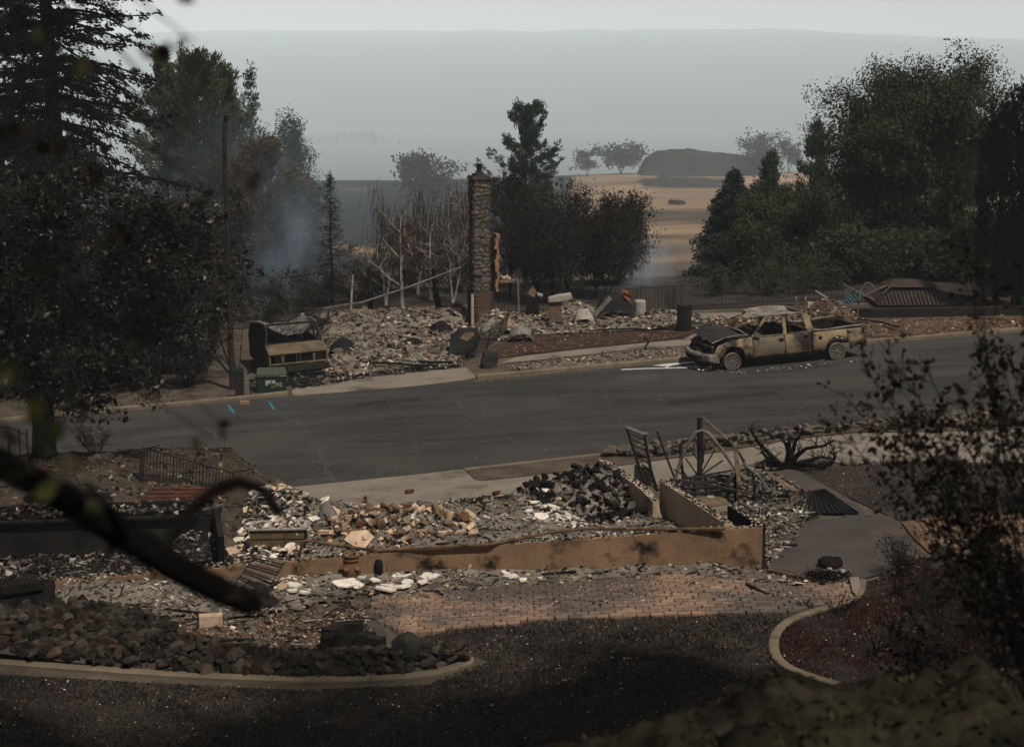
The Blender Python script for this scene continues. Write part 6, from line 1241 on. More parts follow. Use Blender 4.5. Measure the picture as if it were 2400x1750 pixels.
def pallet():
    b = G(525, 1540); root = thing('wooden_pallet', 'charred broken pallet frame above the rock bed', 'pallet', b, R(6))
    for y, l in ((0, 1.05), (.28, 1.1), (.55, 1.0)): m = MB(); m.box((0, y, .12), (l, .09, .03)); m.build('board', M['charwood' if y else 'wood_grey'], root)
    for x in (-.45, .1, .5): m = MB(); m.box((x, .28, .06), (.05, .62, .08)); m.build('stringer', M['charwood'], root)
pallet()
def bench():
    b = G(60, 1470); root = thing('charred_crate', 'large charred crate frame at the left edge of the rock bed', 'crate', b, R(5)); C = M['charwood']
    for x0, z0, x1, z1, w_ in ((-.6, .7, .35, .78, .14), (.38, .02, .45, .80, .22), (-.6, .35, .3, .45, .3)): m = MB(); m.beam((x0, 0, z0), (x1, .1, z1), .08, w_); m.build('board', C, root)
    m = MB(); m.box((-.1, .5, .35), (1.0, .8, .6)); m.build('box', M['char'], root)
bench()
# basement side: retaining wall, terrace timbers, red brick steps
b0, b1 = Vector((-13.5, 35.0, 0)), Vector((-6.15, 34.75, 0))
rw = thing('retaining_wall', 'blackened retaining wall behind the sunken basement floor', 'wall', b0)
m = MB(); m.prism([(0, 0), (b1.x - b0.x, b1.y - b0.y), (b1.x - b0.x, b1.y - b0.y + .3), (0, .3)], lambda x, y: S * (x + b0.x) - .3, lambda x, y: S * (x + b0.x) + .80); m.build('wall', M['wallblack'], rw)
for i, (dy, dz, th) in enumerate(((.32, .86, .10), (.55, .98, .10), (-.03, .84, .05))):
    m = MB(); m.beam((0.0, dy, S * b0.x + dz), (b1.x - b0.x - .2 * i, b1.y - b0.y + dy, S * b1.x + dz), .16, th); m.build('timber', M['charwood'], rw)
m = MB(); gg = np.random.default_rng(3); n = 700; t = gg.uniform(0, 1, n); m.chips(np.stack([t * (b1.x - b0.x), t * (b1.y - b0.y) + gg.uniform(-.05, .75, n), S * (b0.x + t * (b1.x - b0.x)) + .93 + gg.uniform(-.05, .12, n)], 1), gg.uniform(.03, .2, n), gg.choice(4, n, p=[.5, .25, .15, .1]), .2, .4, gg); x = m.build('ash_cap', [M['char'], M['ash_dark'], M['brown_chip'], M['ash']], rw); x['kind'] = 'stuff'
sw = thing('side_wall', 'narrow charred side wall between basement and plaster heap', 'wall', G(520, 1330)); m = MB(); p = G(520, 1330); q = Vector((-6.2, 34.8, S * -6.2)); m.beam(Vector((0, 0, .30)), q - p + Vector((0, 0, .62)), .12, .8); m.build('wall', M['wallblack'], sw)
st = thing('brick_steps', 'low red brick steps at the foot of the iron stair railing', 'steps', at(430, 1165, 36.0))
g = random.Random(5); gq = rough_box(71, (.20, .10, .055), .04, M['red_brick'])
for r_ in range(3):
    for c in range(9 - r_):
        o = obj('brick', gq, st); o.location = ((c - 4) * .205 + r_ * .1 + g.uniform(-.01, .01), r_ * .11 - .1, r_ * .06 + .03); o.rotation_euler = (0, 0, g.gauss(0, .04))
# iron stair railing
def railing():
    D = 37.6; b = at(332, 1142, D); root = thing('stair_railing', 'black iron stair railing sloping down beside the basement', 'railing', b); A = lambda px, py, d=0: at(px, py, D + d) - b; I = M['steel_black']
    n = 27; tops, bots = [], []
    for i in range(n + 1):
        t = i / n; tops.append(A(338 + 208 * t, 1050 + 58 * t, -.6 * t)); bots.append(A(335 + 208 * t, 1138 + 12 * t, -.6 * t))
    for k, (p, q) in enumerate(zip(tops, bots)):
        m = MB(); m.beam(q, p, .018 if k % 9 else .03, .018 if k % 9 else .03); m.build('picket' if k % 9 else 'post', I, root)
    m = MB(); m.tube(tops, .020, 5); m.build('handrail', I, root); m = MB(); m.tube([q.lerp(p, .06) for p, q in zip(tops, bots)], .014, 5); m.build('bottom_rail', I, root)
    m = MB(); m.tube([tops[-1], A(556, 1104, -.6), A(594, 1098, -.6), A(594, 1112, -.6)], .018, 5); m.build('end_rail', I, root)
    m = MB(); m.beam(A(330, 1142), A(330, 1056), .04, .04); m.lathe(tuple(A(328, 1058)), [(.03, -.06), (.05, 0), (.03, .07)], 8); m.build('newel_post', I, root)
    for k in (4, 13, 22):
        for s_ in (-1, 1):
            c = bots[k].lerp(tops[k], .55); m = MB(); m.tube([c + Vector((s_ * .035 * math.sin(a), 0, .028 * a - .2)) for a in np.linspace(0, 12, 20)], .007, 4); m.build('scroll', I, root)
railing()
b = T(393, 41.2); root = thing('mailbox', 'black box post with pale top behind the stair railing', 'mailbox', Vector((b.x, 41.2, at(393, 1105, 41.2).z))); m = MB(); m.box((0, 0, .16), (.30, .3, .42)); m.build('box', M['steel_black'], root); m = MB(); m.box((0, 0, .40), (.32, .34, .08), taper=.8); m.build('top', M['ash'], root); m = MB(); m.box((0, 0, -.3), (.1, .1, .6)); m.build('post', M['charwood'], root)
bar('stake', 'thin black stake standing behind the stair railing', [at(462, 1120, 39), at(460, 1042, 39)], .012, M['steel_black'], 'stake', 5)
for i, (px, D) in enumerate(((22, 39.8), (48, 39.6), (66, 39.4))):
    bar('rail_post', 'thin black rail post by the forked trunk', [T(px, D), T(px, D) + Vector((0, 0, .75))], .018, M['steel_black'], 'post', 5, 'rail posts by the forked trunk')
bar('rail', 'thin black rail joining the posts by the forked trunk', [T(-60, 40.3) + Vector((0, 0, .80)), T(22, 39.8) + Vector((0, 0, .75)), T(66, 39.4) + Vector((0, 0, .62))], .016, M['steel_black'], 'rail', 5)
b = at(92, 1140, 36.6); pr = thing('brick_pillar', 'red brick pillar stub below the forked trunk', 'pillar', b); g = random.Random(2)
for r_ in range(9):
    for c in range(2):
        for d in range(2):
            o = obj('brick', gq, pr); o.location = ((c - .5) * .21 if r_ % 2 else (c - .5) * .18, (d - .5) * .12, r_ * .066 - .15); o.rotation_euler = (0, 0, g.gauss(0, .03))
# ------------------------------------------------------------------ bent metal frames behind the inner walls
def frames():
    D = 37.4; A = lambda px, py, d=0: at(px, py, D + d)
    def fr(name, label, cat, paths, mt, r=.018, D0=0, base=None):
        b = Vector(base or A(*paths[0][1][0], D0)); root = thing(name, label, cat, b)
        for nm, pts, rr, mm in paths:
            m = MB(); m.tube([A(p[0], p[1], D0 + (p[2] if len(p) > 2 else 0)) - b for p in pts], (rr or r) * 1.7, 6); m.build(nm, mm or mt, root)
        return root
    K, GY = M['steel_black'], M['steel_grey']
    rungs = [('rung', [(1474 + 9.6 * k * .58 + 2, 1015 + 14.5 * k), (1512 + 5.2 * k * .6, 1030 + 14.5 * k)], .012, None) for k in range(9)]
    fr('bed_side', 'leaning ladder-like bed side rail behind the inner wall', 'bed frame', [('side_bar', [(1468, 1000), (1490, 1070), (1524, 1170)], .022, None), ('side_bar', [(1510, 1018), (1525, 1100), (1540, 1150)], .022, None), ('top_bar', [(1466, 1001), (1508, 1017), (1518, 1016)], .024, GY)] + rungs, K)
    fr('wire_rack', 'crumpled wire rack hanging under the ladder-like rail', 'wire rack', [('wire', [(1488 + 2.2 * k, 1088 + k * .6), (1487 + 2.3 * k, 1126 + k * .8)], .006, None) for k in range(18)], K, D0=.1)
    fr('rod', 'thin leaning black rod between the bed rail and the arch', 'rod', [('rod', [(1540, 1010), (1562, 1070), (1588, 1138)], .016, None)], K)
    arch_ = [(1578, 1135), (1595, 1080), (1615, 1035), (1632, 1012), (1645, 1008), (1660, 1014), (1690, 1050), (1720, 1095), (1745, 1122)]
    sp = [('spoke', [(1612, 1190, 0), (1630, 1115), (1648, 1080), (1645, 1010)], .014, None)] + [('spoke', [(1640, 1115), (1655 + 20 * k, 1030 + 24 * k)], .011, None) for k in range(5)] + [('spoke', [(1625 - 9 * k, 1022 + 26 * k), (1648 - 7 * k, 1060 + 26 * k)], .011, None) for k in range(5)]
    fr('arched_headboard', 'tall arched metal bedstead with fanned spokes', 'bed frame', [('arch', arch_, .022, GY)] + sp, K, D0=-.1)
    fr('post', 'thick black upright post behind the arched bedstead', 'post', [('post', [(1640, 1130), (1640, 978)], .036, None)], K, D0=.15)
    fr('rod', 'thin tan rod slanting from the black post top', 'rod', [('rod', [(1646, 976), (1700, 1024), (1748, 1080)], .010, None)], M['wood'], D0=.1)
    fr('bent_pipework', 'bent rectangular pipe frame behind the bedstead', 'pipework', [('bar', [(1602, 1120), (1596, 1080), (1595, 1042), (1602, 1033), (1640, 1030), (1700, 1028), (1718, 1026)], .022, None), ('bar', [(1718, 1026), (1722, 1040)], .02, None)], K, D0=.5)
    fr('curved_rail', 'curved metal rail sweeping down right of the bedstead', 'rail', [('rail', [(1705, 1030), (1735, 1065), (1755, 1110), (1790, 1165), (1822, 1203)], .018, None)], K, D0=.0)
    fr('hoop', 'low black hoop beside the scorched wooden post', 'hoop', [('hoop', [(1724, 1180), (1722, 1120), (1732, 1102), (1750, 1098), (1764, 1108), (1768, 1140), (1770, 1215)], .020, None)], K, D0=-.4)
    fr('rod', 'long thin rod running low across the frames', 'rod', [('rod', [(1570, 1122), (1680, 1138), (1760, 1158), (1856, 1196)], .014, None)], K, D0=-.6)
    fr('spring_unit', 'charred black bedspring unit behind the arch', 'bedspring', [('rail', [(1602, 1120 + 12 * k), (1660, 1117 + 12 * k), (1708, 1112 + 12 * k)], .020, None) for k in range(4)] + [('upright', [(1602 + 26 * k, 1114), (1603 + 26 * k, 1165)], .018, None) for k in range(5)], K, D0=-.1)
    for k, (p, q, l) in enumerate((((1660, 1150), (1760, 1100), 'bent thin bar crossing under the arch'), ((1770, 1105), (1800, 1190), 'thin bar leaning beside the broken wooden frame'), ((1690, 1110), (1782, 1128), 'low thin bar joining the wooden post and hoop'), ((1580, 1100), (1640, 1150), 'short thin bar fallen against the bedspring'), ((1740, 1085), (1805, 1150), 'slanting thin bar right of the hoop'))):
        fr('rod', l, 'rod', [('rod', [p, ((p[0] + q[0]) / 2 + 4, (p[1] + q[1]) / 2 - 5), q], .012, None)], K if k % 2 else GY, D0=-.2 * k)
    b = A(1742, 1206, -.5); root = thing('wood_post', 'scorched upright wooden post among the bent frames', 'post', b); m = MB(); m.beam((0, 0, -.2), A(1722, 1032, -.5) - b, .09, .07, up=(0, 1, 0)); m.build('post', M['wood'], root); m = MB(); m.beam(A(1716, 1030, -.5) - b, A(1728, 1024, -.5) - b, .11, .07); m.build('top_plate', M['charwood'], root)
    b = G(1676, 1215); root = thing('air_conditioner', 'round-grilled air conditioner drum behind the inner wall', 'air conditioner', b + Vector((0, .9, -.16))); m = MB(); m.lathe((0, 0, 0), [(.36, .0), (.38, .25), (.38, .30)], 24); m.build('housing', M['drum'], root); m = MB(); m.lathe((0, 0, .30), [(.39, 0), (.36, .05), (.2, .09), (.06, .10)], 24); m.build('grille_dome', M['brown_chip'], root); m = MB(); m.lathe((0, 0, .405), [(.09, 0), (.09, .01)], 12); m.build('cap', M['ash'], root)
    def bm_(label, a, c, w_, mt, D0=-.3):
        p, q = A(*a, D0), A(*c, D0); m = MB(); m.beam((0, 0, 0), q - p, w_, w_ * .6); m.build('timber', mt, label=label, cat='timber', loc=p)
    bm_('scorched board of the broken frame, its long top side', (1795, 1107), (1868, 1150), .10, M['wood']); bm_('scorched board of the broken frame, its short left side', (1796, 1108), (1768, 1158), .10, M['wood_grey']); bm_('scorched board of the broken frame, its lower right side', (1874, 1148), (1836, 1184), .10, M['wood']); bm_('grey upright stick inside the broken frame', (1815, 1128), (1821, 1180), .045, M['wood_grey']); bm_('dark stick lying under the broken frame', (1752, 1180), (1848, 1156), .04, M['charwood']); bm_('tan short upright stake on the patio edge', (1830, 1222), (1838, 1265), .05, M['wood'], -1.5)
frames()
# larger wreckage one can pick out in both ruins
def wreck_beam(label, a, b, w_, mt, h0=.15, h1=.25):
    p, q = G(*a, h0), G(*b, h1); m = MB(); d = q - p; k = 5; g = random.Random(int(a[0])); pts = [d * (i / k) + Vector((g.gauss(0, .02), g.gauss(0, .02), g.gauss(0, .025))) for i in range(k + 1)]; m.tube(pts, w_, 5); m.build('wreck_beam', M[mt], label=label, cat='debris', loc=p)
for a, b, w_, mt, l in (((1075, 1178), (1240, 1165), .03, 'charwood', 'bent charred bar along the back edge of the near rubble'), ((1120, 1240), (1240, 1175), .025, 'steel_grey', 'grey angled bar rising toward the charred brick heap'), ((1128, 1240), (1135, 1180), .035, 'charwood', 'upright charred stub beside the metal drum'), ((800, 1190), (1010, 1195), .03, 'char', 'long black hose lying along the back of the rubble'), ((560, 1170), (585, 1250), .02, 'rustpipe', 'thin curved rod beside the plaster heap'), ((980, 1222), (900, 1212), .05, 'wood', 'tan board lying on the tumbled bricks'), ((1040, 1265), (950, 1228), .04, 'wood', 'second tan board propped on the tumbled bricks'), ((1350, 1235), (1380, 1195), .04, 'wood_grey', 'grey leaning stick before the inner wall'), ((830, 1225), (900, 1262), .015, 'steel_grey', 'thin wire rod across the tan bricks'), ((880, 755), (960, 735), .035, 'wood_grey', 'pale board on the far rubble behind the leaning pole'), ((1020, 740), (1090, 728), .03, 'wood_grey', 'pale broken stud left of the chimney base'), ((820, 850), (1010, 855), .04, 'charwood', 'long charred beam at the driveway edge of the far rubble'), ((950, 845), (1060, 850), .04, 'charwood', 'charred beam lying before the wall stub'), ((1190, 790), (1235, 765), .03, 'steel_grey', 'bent grey bar right of the chimney base'), ((1210, 760), (1245, 785), .03, 'wood_grey', 'bowed pale strip right of the chimney base'), ((1380, 775), (1560, 768), .03, 'charwood', 'long charred beam in the pale rubble strip'), ((2010, 748), (2110, 765), .035, 'charwood', 'charred log lying in the lot past the pickup'), ((1960, 752), (2040, 758), .04, 'wood_grey', 'pale plank behind the pickup tailgate')):
    wreck_beam(l, a, b, w_, mt)
for px0, px1, py0, py1, D, mt, sd, l in ((1000, 1060, 752, 772, 62.5, 'char', 31, 'black burnt appliance shell left of the chimney base'), (930, 1000, 790, 815, 59.5, 'char', 32, 'dark burnt sheet sunk in the far rubble'), (1190, 1250, 760, 792, 60.5, 'steel_grey', 33, 'bowed grey sheet metal right of the chimney base'), (1340, 1395, 722, 755, 62.8, 'ash', 34, 'pale crumpled debris mound beside the brick wall stub'), (1170, 1210, 745, 780, 61.5, 'wood', 35, 'rusty crumpled panel at the foot of the chimney'), (1930, 1985, 720, 748, 61.5, 'wood', 36, 'ochre torn panel heap behind the pickup bed'), (1660, 1700, 738, 752, 63.5, 'wood', 37, 'small burnt heap lying on the pool deck'), (770, 830, 792, 840, 59.0, 'sheetblack', 38, 'dark torn sheet leaning in the rubble right of the van'), (1100, 1150, 1215, 1240, 35.6, 'steel_grey', 39, 'flattened grey sheet beside the metal drum'), (560, 620, 1330, 1352, 33.2, 'ash', 40, 'pale crumpled sheet before the left end of the wall')):
    crumpled('crumpled_sheet', l, px0, px1, py0, py1, D, M[mt], sd, 'sheet metal', .7)
# corrugated sheet
def corr():
    q = [G(*p) for p in ((1890, 1160), (1925, 1152), (2012, 1210), (1918, 1220), (1850, 1203))]; a, b, c, d = G(1893, 1158), G(1932, 1153), G(2014, 1211), G(1905, 1222); o = a.copy(); m = MB()
    d = G(1852, 1206)
    def fn(u, v):
        p = (a.lerp(b, v)).lerp(d.lerp(c, v), u); j = .05 * mnoise.noise((u * 9, v * 9, 3)) * (1 if v > .9 or v < .05 else 0)
        return tuple(p - o + Vector((j, j, .075 + .022 * math.sin(v * 70))))
    m.grid(fn, 10, 90); m.build('corrugated_sheet', M['sheetblack'], label='black corrugated metal sheet lying beside the diagonal walk', cat='metal sheet', loc=o)
corr()
# burnt bare shrub with gnarled limbs
def gnarl():
    b = G(1840, 1101); root = thing('burnt_shrub', 'burnt black juniper with gnarled spreading limbs', 'shrub', b); D = b.y; A = lambda px, py, d=0: at(px, py, D + d) - b; g = random.Random(9); m = MB(); segs = []
    L_ = [[(1838, 1100), (1850, 1072), (1842, 1040), (1830, 1025), (1800, 1020)], [(1838, 1098), (1810, 1070), (1790, 1050), (1775, 1035), (1760, 1010)], [(1845, 1096), (1870, 1065), (1890, 1050), (1930, 1045), (1955, 1030)], [(1850, 1098), (1890, 1088), (1930, 1094), (1955, 1080), (1958, 1068), (1948, 1060)], [(1848, 1085), (1860, 1050), (1865, 1030), (1880, 1018)], [(1850, 1092), (1900, 1078), (1925, 1070), (1950, 1076)], [(1842, 1090), (1815, 1085), (1795, 1070), (1782, 1050)], [(1845, 1080), (1850, 1045), (1848, 1020)]]
    for k, l in enumerate(L_):
        q = [A(p[0], p[1], g.uniform(-.3, .3) * i) for i, p in enumerate(l)]; m.tube(q, [max(.012, .075 * (1 - .8 * i / (len(q) - 1))) for i in range(len(q))], 7)
        for a, c in zip(q[1:], q[2:]):
            for _ in range(5):
                p = a.lerp(c, g.random()); d = Vector((g.gauss(0, .7), g.gauss(0, .7), g.gauss(.6, .5))).normalized(); r_ = .014
                for _ in range(3):
                    e = p + d * g.uniform(.07, .16); segs.append((p, e, r_, r_ * .7)); p = e; r_ *= .7; d = (d + Vector((g.gauss(0, .4), g.gauss(0, .4), g.gauss(0, .4)))).normalized(); segs.append((p, p + Vector((g.gauss(0, .08), g.gauss(0, .08), g.gauss(.05, .06))), r_, .004))
    seg_mesh(m, segs, 4); m.build('limbs', M['bark_burnt'], root)
gnarl()
# ------------------------------------------------------------------ rocks
def rocks(poly, n, szs, ms, label, group, seed, hf=lambda x, y: 0, name='rock', keep=300):
    g = random.Random(seed); gn = np.random.default_rng(seed); pts = sample(poly, n, g); small = MB(); items = []
    for x, y in pts: items.append((szs[0] + (szs[1] - szs[0]) * g.random() ** 2.2, x, y))
    items.sort(reverse=True)
    for i, (s_, x, y) in enumerate(items):
        z = S * x + .02 + s_ * .22 + hf(x, y) + (.05 * g.random())
        if i < keep:
            o = obj(name, g.choice(ms), None, label, 'rock', group, None, (x, y, z)); o.rotation_euler = (g.gauss(0, .35), g.gauss(0, .35), g.uniform(0, 6.28)); o.scale = (s_ * g.uniform(.8, 1.25), s_ * g.uniform(.8, 1.2), s_ * g.uniform(.8, 1.1))
        else: small.chips(np.array([(x, y, z)]), s_ * 1.2, 0, .7, .5, gn)
    return small if small.n else None
def bedh(x, y):
    px, py = P(x, y, S * x); return .38 * max(0, 1 - px / 520) * math.exp(-((py - 1475) / 55) ** 2) + .12 * math.exp(-((py - 1540) / 30) ** 2)
RB = [(-100, 1425), (60, 1432), (200, 1440), (330, 1452), (420, 1500), (560, 1540), (740, 1545), (900, 1548), (1040, 1536), (1100, 1541), (1090, 1560), (1000, 1582), (850, 1593), (700, 1595), (450, 1585), (200, 1567), (0, 1552), (-100, 1545)]
sm = rocks(RB, 2400, (.05, .27), ROCKS_D, 'shade-darkened grey rock in the bed behind the curved tan edging', 'rocks in the edged bed', 21, bedh)
if sm: sm.build('pebbles', M['rock_dark'], kind='stuff', label='smaller shade-darkened stones filling the rock bed', cat='stones')
m = MB(); q = [tuple(G(*p)[:2]) for p in RB]; c0 = (sum(p[0] for p in q) / len(q), sum(p[1] for p in q) / len(q))
def bedgrid(u, v):
    px = -100 + 1200 * u; lo = np.interp(px, [-100, 0, 200, 450, 700, 1000, 1100], [1545, 1552, 1567, 1585, 1595, 1582, 1550]); hi = np.interp(px, [-100, 60, 330, 420, 560, 740, 1040, 1100], [1425, 1432, 1452, 1500, 1540, 1545, 1536, 1545]); p = G(px, hi + (lo - hi) * v); return (p.x, p.y, p.z + .03 + bedh(p.x, p.y) * .9)
m.grid(bedgrid, 60, 14); m.build('rock_bed', M['rock_dark'], kind='structure', label='dark soil under the rock bed', smooth=True)
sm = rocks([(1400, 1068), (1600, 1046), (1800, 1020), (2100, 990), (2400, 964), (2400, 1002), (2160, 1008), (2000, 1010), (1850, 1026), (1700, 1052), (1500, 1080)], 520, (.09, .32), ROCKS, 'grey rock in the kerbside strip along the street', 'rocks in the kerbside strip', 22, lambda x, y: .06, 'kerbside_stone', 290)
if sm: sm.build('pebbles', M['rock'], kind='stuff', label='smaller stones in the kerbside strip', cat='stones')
g = random.Random(31)
for i, (px, py, s_) in enumerate(((1782, 1098, .30), (1798, 1092, .34), (1812, 1094, .26), (1925, 1090, .26), (1985, 1090, .30), (2000, 1092, .24), (2012, 1090, .26), (2030, 1087, .30), (2048, 1091, .22), (2130, 1083, .26), (2148, 1082, .28), (2180, 1085, .24), (2220, 1086, .26), (1905, 1092, .22), (2080, 1090, .2), (2260, 1088, .25))):
    o = obj('edging_rock', g.choice(ROCKS), None, 'dark rock edging the blackened yard along the pavement', 'rock', 'rocks edging the yard', None, G(px, py) + Vector((0, 0, s_ * .25)), g.uniform(0, 6)); o.scale = (s_, s_, s_ * 1.1)
for i, (px, py, s_, sq, l) in enumerate(((955, 1545, .80, .62, 'large dark angular boulder at the tip of the rock bed'), (305, 1460, .62, .22, 'wide flat slab stone on the rock heap'), (260, 1440, .5, .25, 'second flat slab stone on the rock heap'), (250, 1478, .45, .25, 'reddish flat stone below the slab stones'), (480, 1555, .5, .22, 'reddish long flat stone in the rock bed'), (850, 1540, .55, .3, 'low rounded stone beside the dark block ring'), (2130, 1322, .45, .3, 'flat dark rock at the patio edge'), (2210, 1310, .6, .35, 'broad dark rock beside the flat one'), (2290, 1318, .6, .35, 'dark rock furthest from the patio'), (2180, 1335, .4, .3, 'small dark rock below the broad one'))):
    o = obj('boulder', rough_rock(900 + i, 3, 13, (1, .8, 1)).mesh('boulder', M['boulder'] if i in (0, 5) or i > 5 else M['rock_dark']), None, l, 'boulder', None, None, G(px, py) + Vector((0, 0, s_ * sq * .35 + (bedh(G(px, py).x, G(px, py).y) if i in (1, 2, 3) else .05))), i); o.scale = (s_, s_ * .9, s_ * sq * 1.2)
# ring of dark blocks
M['block'] = mat('dark_wall_block', (.022, .022, .021), (.04, .036, .032), 4, .9, .3, 20, rand=.2); BL = [rough_box(80 + i, (.30, .20, .15), .03, M['block']) for i in range(3)]
br = thing('block_ring', 'low curved wall of dark stacked blocks above the rock bed', 'block wall', G(765, 1545)); g = random.Random(6); b = G(765, 1545)
for row in range(3):
    for k, (px, py) in enumerate(((765, 1548), (772, 1528), (795, 1518), (825, 1516), (855, 1522), (878, 1532), (892, 1542))):
        if row > (2, 2, 2, 2, 1, 1, 0)[k]: continue
        o = obj('block', g.choice(BL), br); o.location = G(px + row * 3, py) - b + Vector((0, 0, .08 + row * .15)); o.rotation_euler = (0, 0, (1.45, 1.0, .3, .05, -.15, -.35, -.5)[k] + g.gauss(0, .04))
# small burnt plants and bundles on the right
m = MB(); m.lathe((0, 0, 0), [(.17, 0), (.24, .05), (.245, .12), (.225, .17), (.18, .19), (.10, .15), (.03, .13)], 20); gq_ = random.Random(2); m.v[0] = m.v[0] * np.array([[gq_.uniform(.93, 1.07), gq_.uniform(.93, 1.07), gq_.uniform(.85, 1.12)] for _ in m.v[0]]); m.build('burnt_planter', M['char'], label='squat charred planter standing on the patio', cat='planter', loc=G(1945, 1330))
gn = np.random.default_rng(8); m = MB(); n = 500; c = gn.normal(size=(n, 3)) * np.array([.20, .12, .05]) + np.array([0, 0, .10]); m.sticks(c, c + gn.normal(size=(n, 3)) * np.array([.12, .12, .06]), .008, .004); m.build('ash_bundle', M['char'], label='tangled black charred bundle beside the fat tan pipe', cat='bundle', loc=G(1935, 1362))
for i, (px, py, h, hw, l) in enumerate(((1965, 1437, .42, .38, 'charred fern stump with arching fronds by the brick path'), (2050, 1530, .55, .4, 'burnt clump of stubs in the red mulch'), (2100, 1515, .6, .25, 'burnt upright stub beside the clump'), (2100, 1395, .5, .25, 'burnt upright tuft in the mulch bed'), (1885, 1425, .18, .15, 'small charred tuft on the brick path'), (2075, 1094, .32, .2, 'pair of charred curved stubs at the yard edge'), (2105, 1094, .25, .2, 'low charred spiky stubs beside the curved pair'))):
    shrub('burnt_plant', l, G(px, py), h, hw, 700 + i, None, M['bark_burnt'], 0, .03, 12, None, .018, .9, cat='plant', sub=3)
RSG = 'dry shrubs in the mulch bed'
for i, (px, py, h, hw) in enumerate(((2190, 1420, 1.0, .7), (2290, 1400, 1.2, .8), (2120, 1350, .9, .4), (2250, 1500, 1.1, .8), (2370, 1450, 1.4, .8), (2150, 1560, .8, .6), (2330, 1560, 1.2, .8), (2200, 1640, .8, .7))):
    shrub('dry_shrub', 'dry twiggy shrub with few dark leaves in the red mulch bed', G(px, py), h, hw, 720 + i, M['lf_dead'], M['bark_burnt'], 900, .045, 16, RSG, .012, .55)
# ------------------------------------------------------------------ brick pavers
def pavers():
    ppx = [(890, 1450), (868, 1402), (1010, 1372), (1100, 1352), (1400, 1335), (1780, 1345), (1992, 1366), (2004, 1406), (1850, 1440), (1500, 1450), (1250, 1462), (1050, 1480), (935, 1492)]
    q = [tuple(G(*p)[:2]) for p in ppx]; g = random.Random(14); W, H = .245, .175; pm = MB().box((0, 0, 0), (W - .012, H - .012, .06), taper=.97).mesh('paver', M['paver']); items = []; rest = MB()
    def curve(x): return -.012 * (x - 1.2) ** 2
    y = 25.0; r_ = 0
    while y < 36:
        x = -4.5 + (W / 2 if r_ % 2 else 0)
        while x < 8:
            yy = y + curve(x) * .9
            if inpoly(x, yy, q): items.append((x, yy, math.atan(-.024 * (x - 1.2) * .9)))
            x += W
        y += H; r_ += 1
    items.sort(key=lambda t: t[1])
    for i, (x, yy, a) in enumerate(items):
        z = S * x + .032 + g.gauss(0, .004)
        if i < 300 and True:
            o = obj('paver', pm, pv); o.location = (x, yy, z); o.location.x += g.gauss(0, .007); o.location.y += g.gauss(0, .006); o.rotation_euler = (g.gauss(0, .02), -S + g.gauss(0, .02), a + g.gauss(0, .03)); o.scale = (g.uniform(.95, 1.03), g.uniform(.94, 1.04), 1)
        else: rest.box((x, yy, z), (W - .012, H - .012, .06), a + g.gauss(0, .012), 0, g.gauss(0, .012), -S, .97)
    if rest.n: rest.build('paver_field', M['paver'], pv)['kind'] = 'stuff'
pavers()
# burnt grass stubble on the lawn and yard, litter on the bank
def stubble(name, label, poly, n, h, mts, seed):
    g = random.Random(seed); gn = np.random.default_rng(seed); p = np.array([(x, y, S * x + .03) for x, y in sample(poly, n, g)]); m = MB(); m.leaves(p, h, 3.0, gn.choice(len(mts), n), d=np.array([0, 0, 1.1]), spread=.9, g=gn); m.build(name, [M[k] for k in mts], kind='stuff', label=label, cat='grass')
stubble('grass_stubble', 'burnt grass stubble covering the lawn', [(920, 1512), (1090, 1470), (1250, 1455), (1500, 1443), (1845, 1434), (1797, 1510), (1841, 1577), (1960, 1625), (2400, 1720), (2500, 1760), (-200, 1760), (-200, 1575), (340, 1602), (700, 1620), (1000, 1608), (1150, 1550)], 42000, .075, ('yard', 'lawn', 'lawn', 'dirt'), 31)
stubble('mulch_litter', 'bark shreds over the red mulch bed', [(2030, 1372), (2160, 1312), (2400, 1325), (2400, 1700), (2000, 1630), (1820, 1565), (1805, 1500), (1850, 1447)], 9000, .06, ('redmulch', 'yard', 'redmulch', 'dirt'), 32)
stubble('yard_stubble', 'burnt stubble on the blackened yard', [(1870, 1102), (2180, 1089), (2400, 1094), (2400, 1205), (2120, 1218), (1990, 1165)], 6000, .06, ('yard', 'char', 'yard', 'dirt'), 33)
gn = np.random.default_rng(41); m = MB(); n = 3500; x = gn.uniform(-14, -5.9, n); y = gn.uniform(35.2, 40.6, n); z = np.array([terr(a, b) for a, b in zip(x, y)])
m.chips(np.stack([x, y, z + .02], 1), .02 + .22 * gn.uniform(0, 1, n) ** 4, gn.choice(6, n, p=[.25, .3, .2, .13, .08, .04]), .25, .5, gn); a = np.stack([x, y, z + .04], 1)[:160]; th = gn.uniform(0, 6.28, 160); d = np.stack([np.cos(th), np.sin(th), gn.normal(size=160) * .2], 1) * gn.uniform(.1, .4, 160)[:, None]; m.sticks(a - d, a + d, .012, .008, 6, 4)
m.build('bank_litter', [M['char'], M['dirt'], M['brown_chip'], M['ash_dark'], M['wood'], M['ash'], M['charwood']], kind='stuff', label='burnt litter and splinters on the bank beside the stair railing', cat='litter')
gn = np.random.default_rng(42); m = MB(); n = 260; m.chips(np.stack([gn.uniform(-.5, .5, n), gn.uniform(.05, .58, n), gn.uniform(.40, .66, n)], 1), .03 + .3 * gn.uniform(0, 1, n) ** 3, gn.choice(4, n), .15, .5, gn); tb_ = bpy.data.objects['steel_tub']; m.build('tub_rubble', [M['ash'], M['ash_dark'], M['plaster'], M['plaster_tan']], tb_)['kind'] = 'stuff'
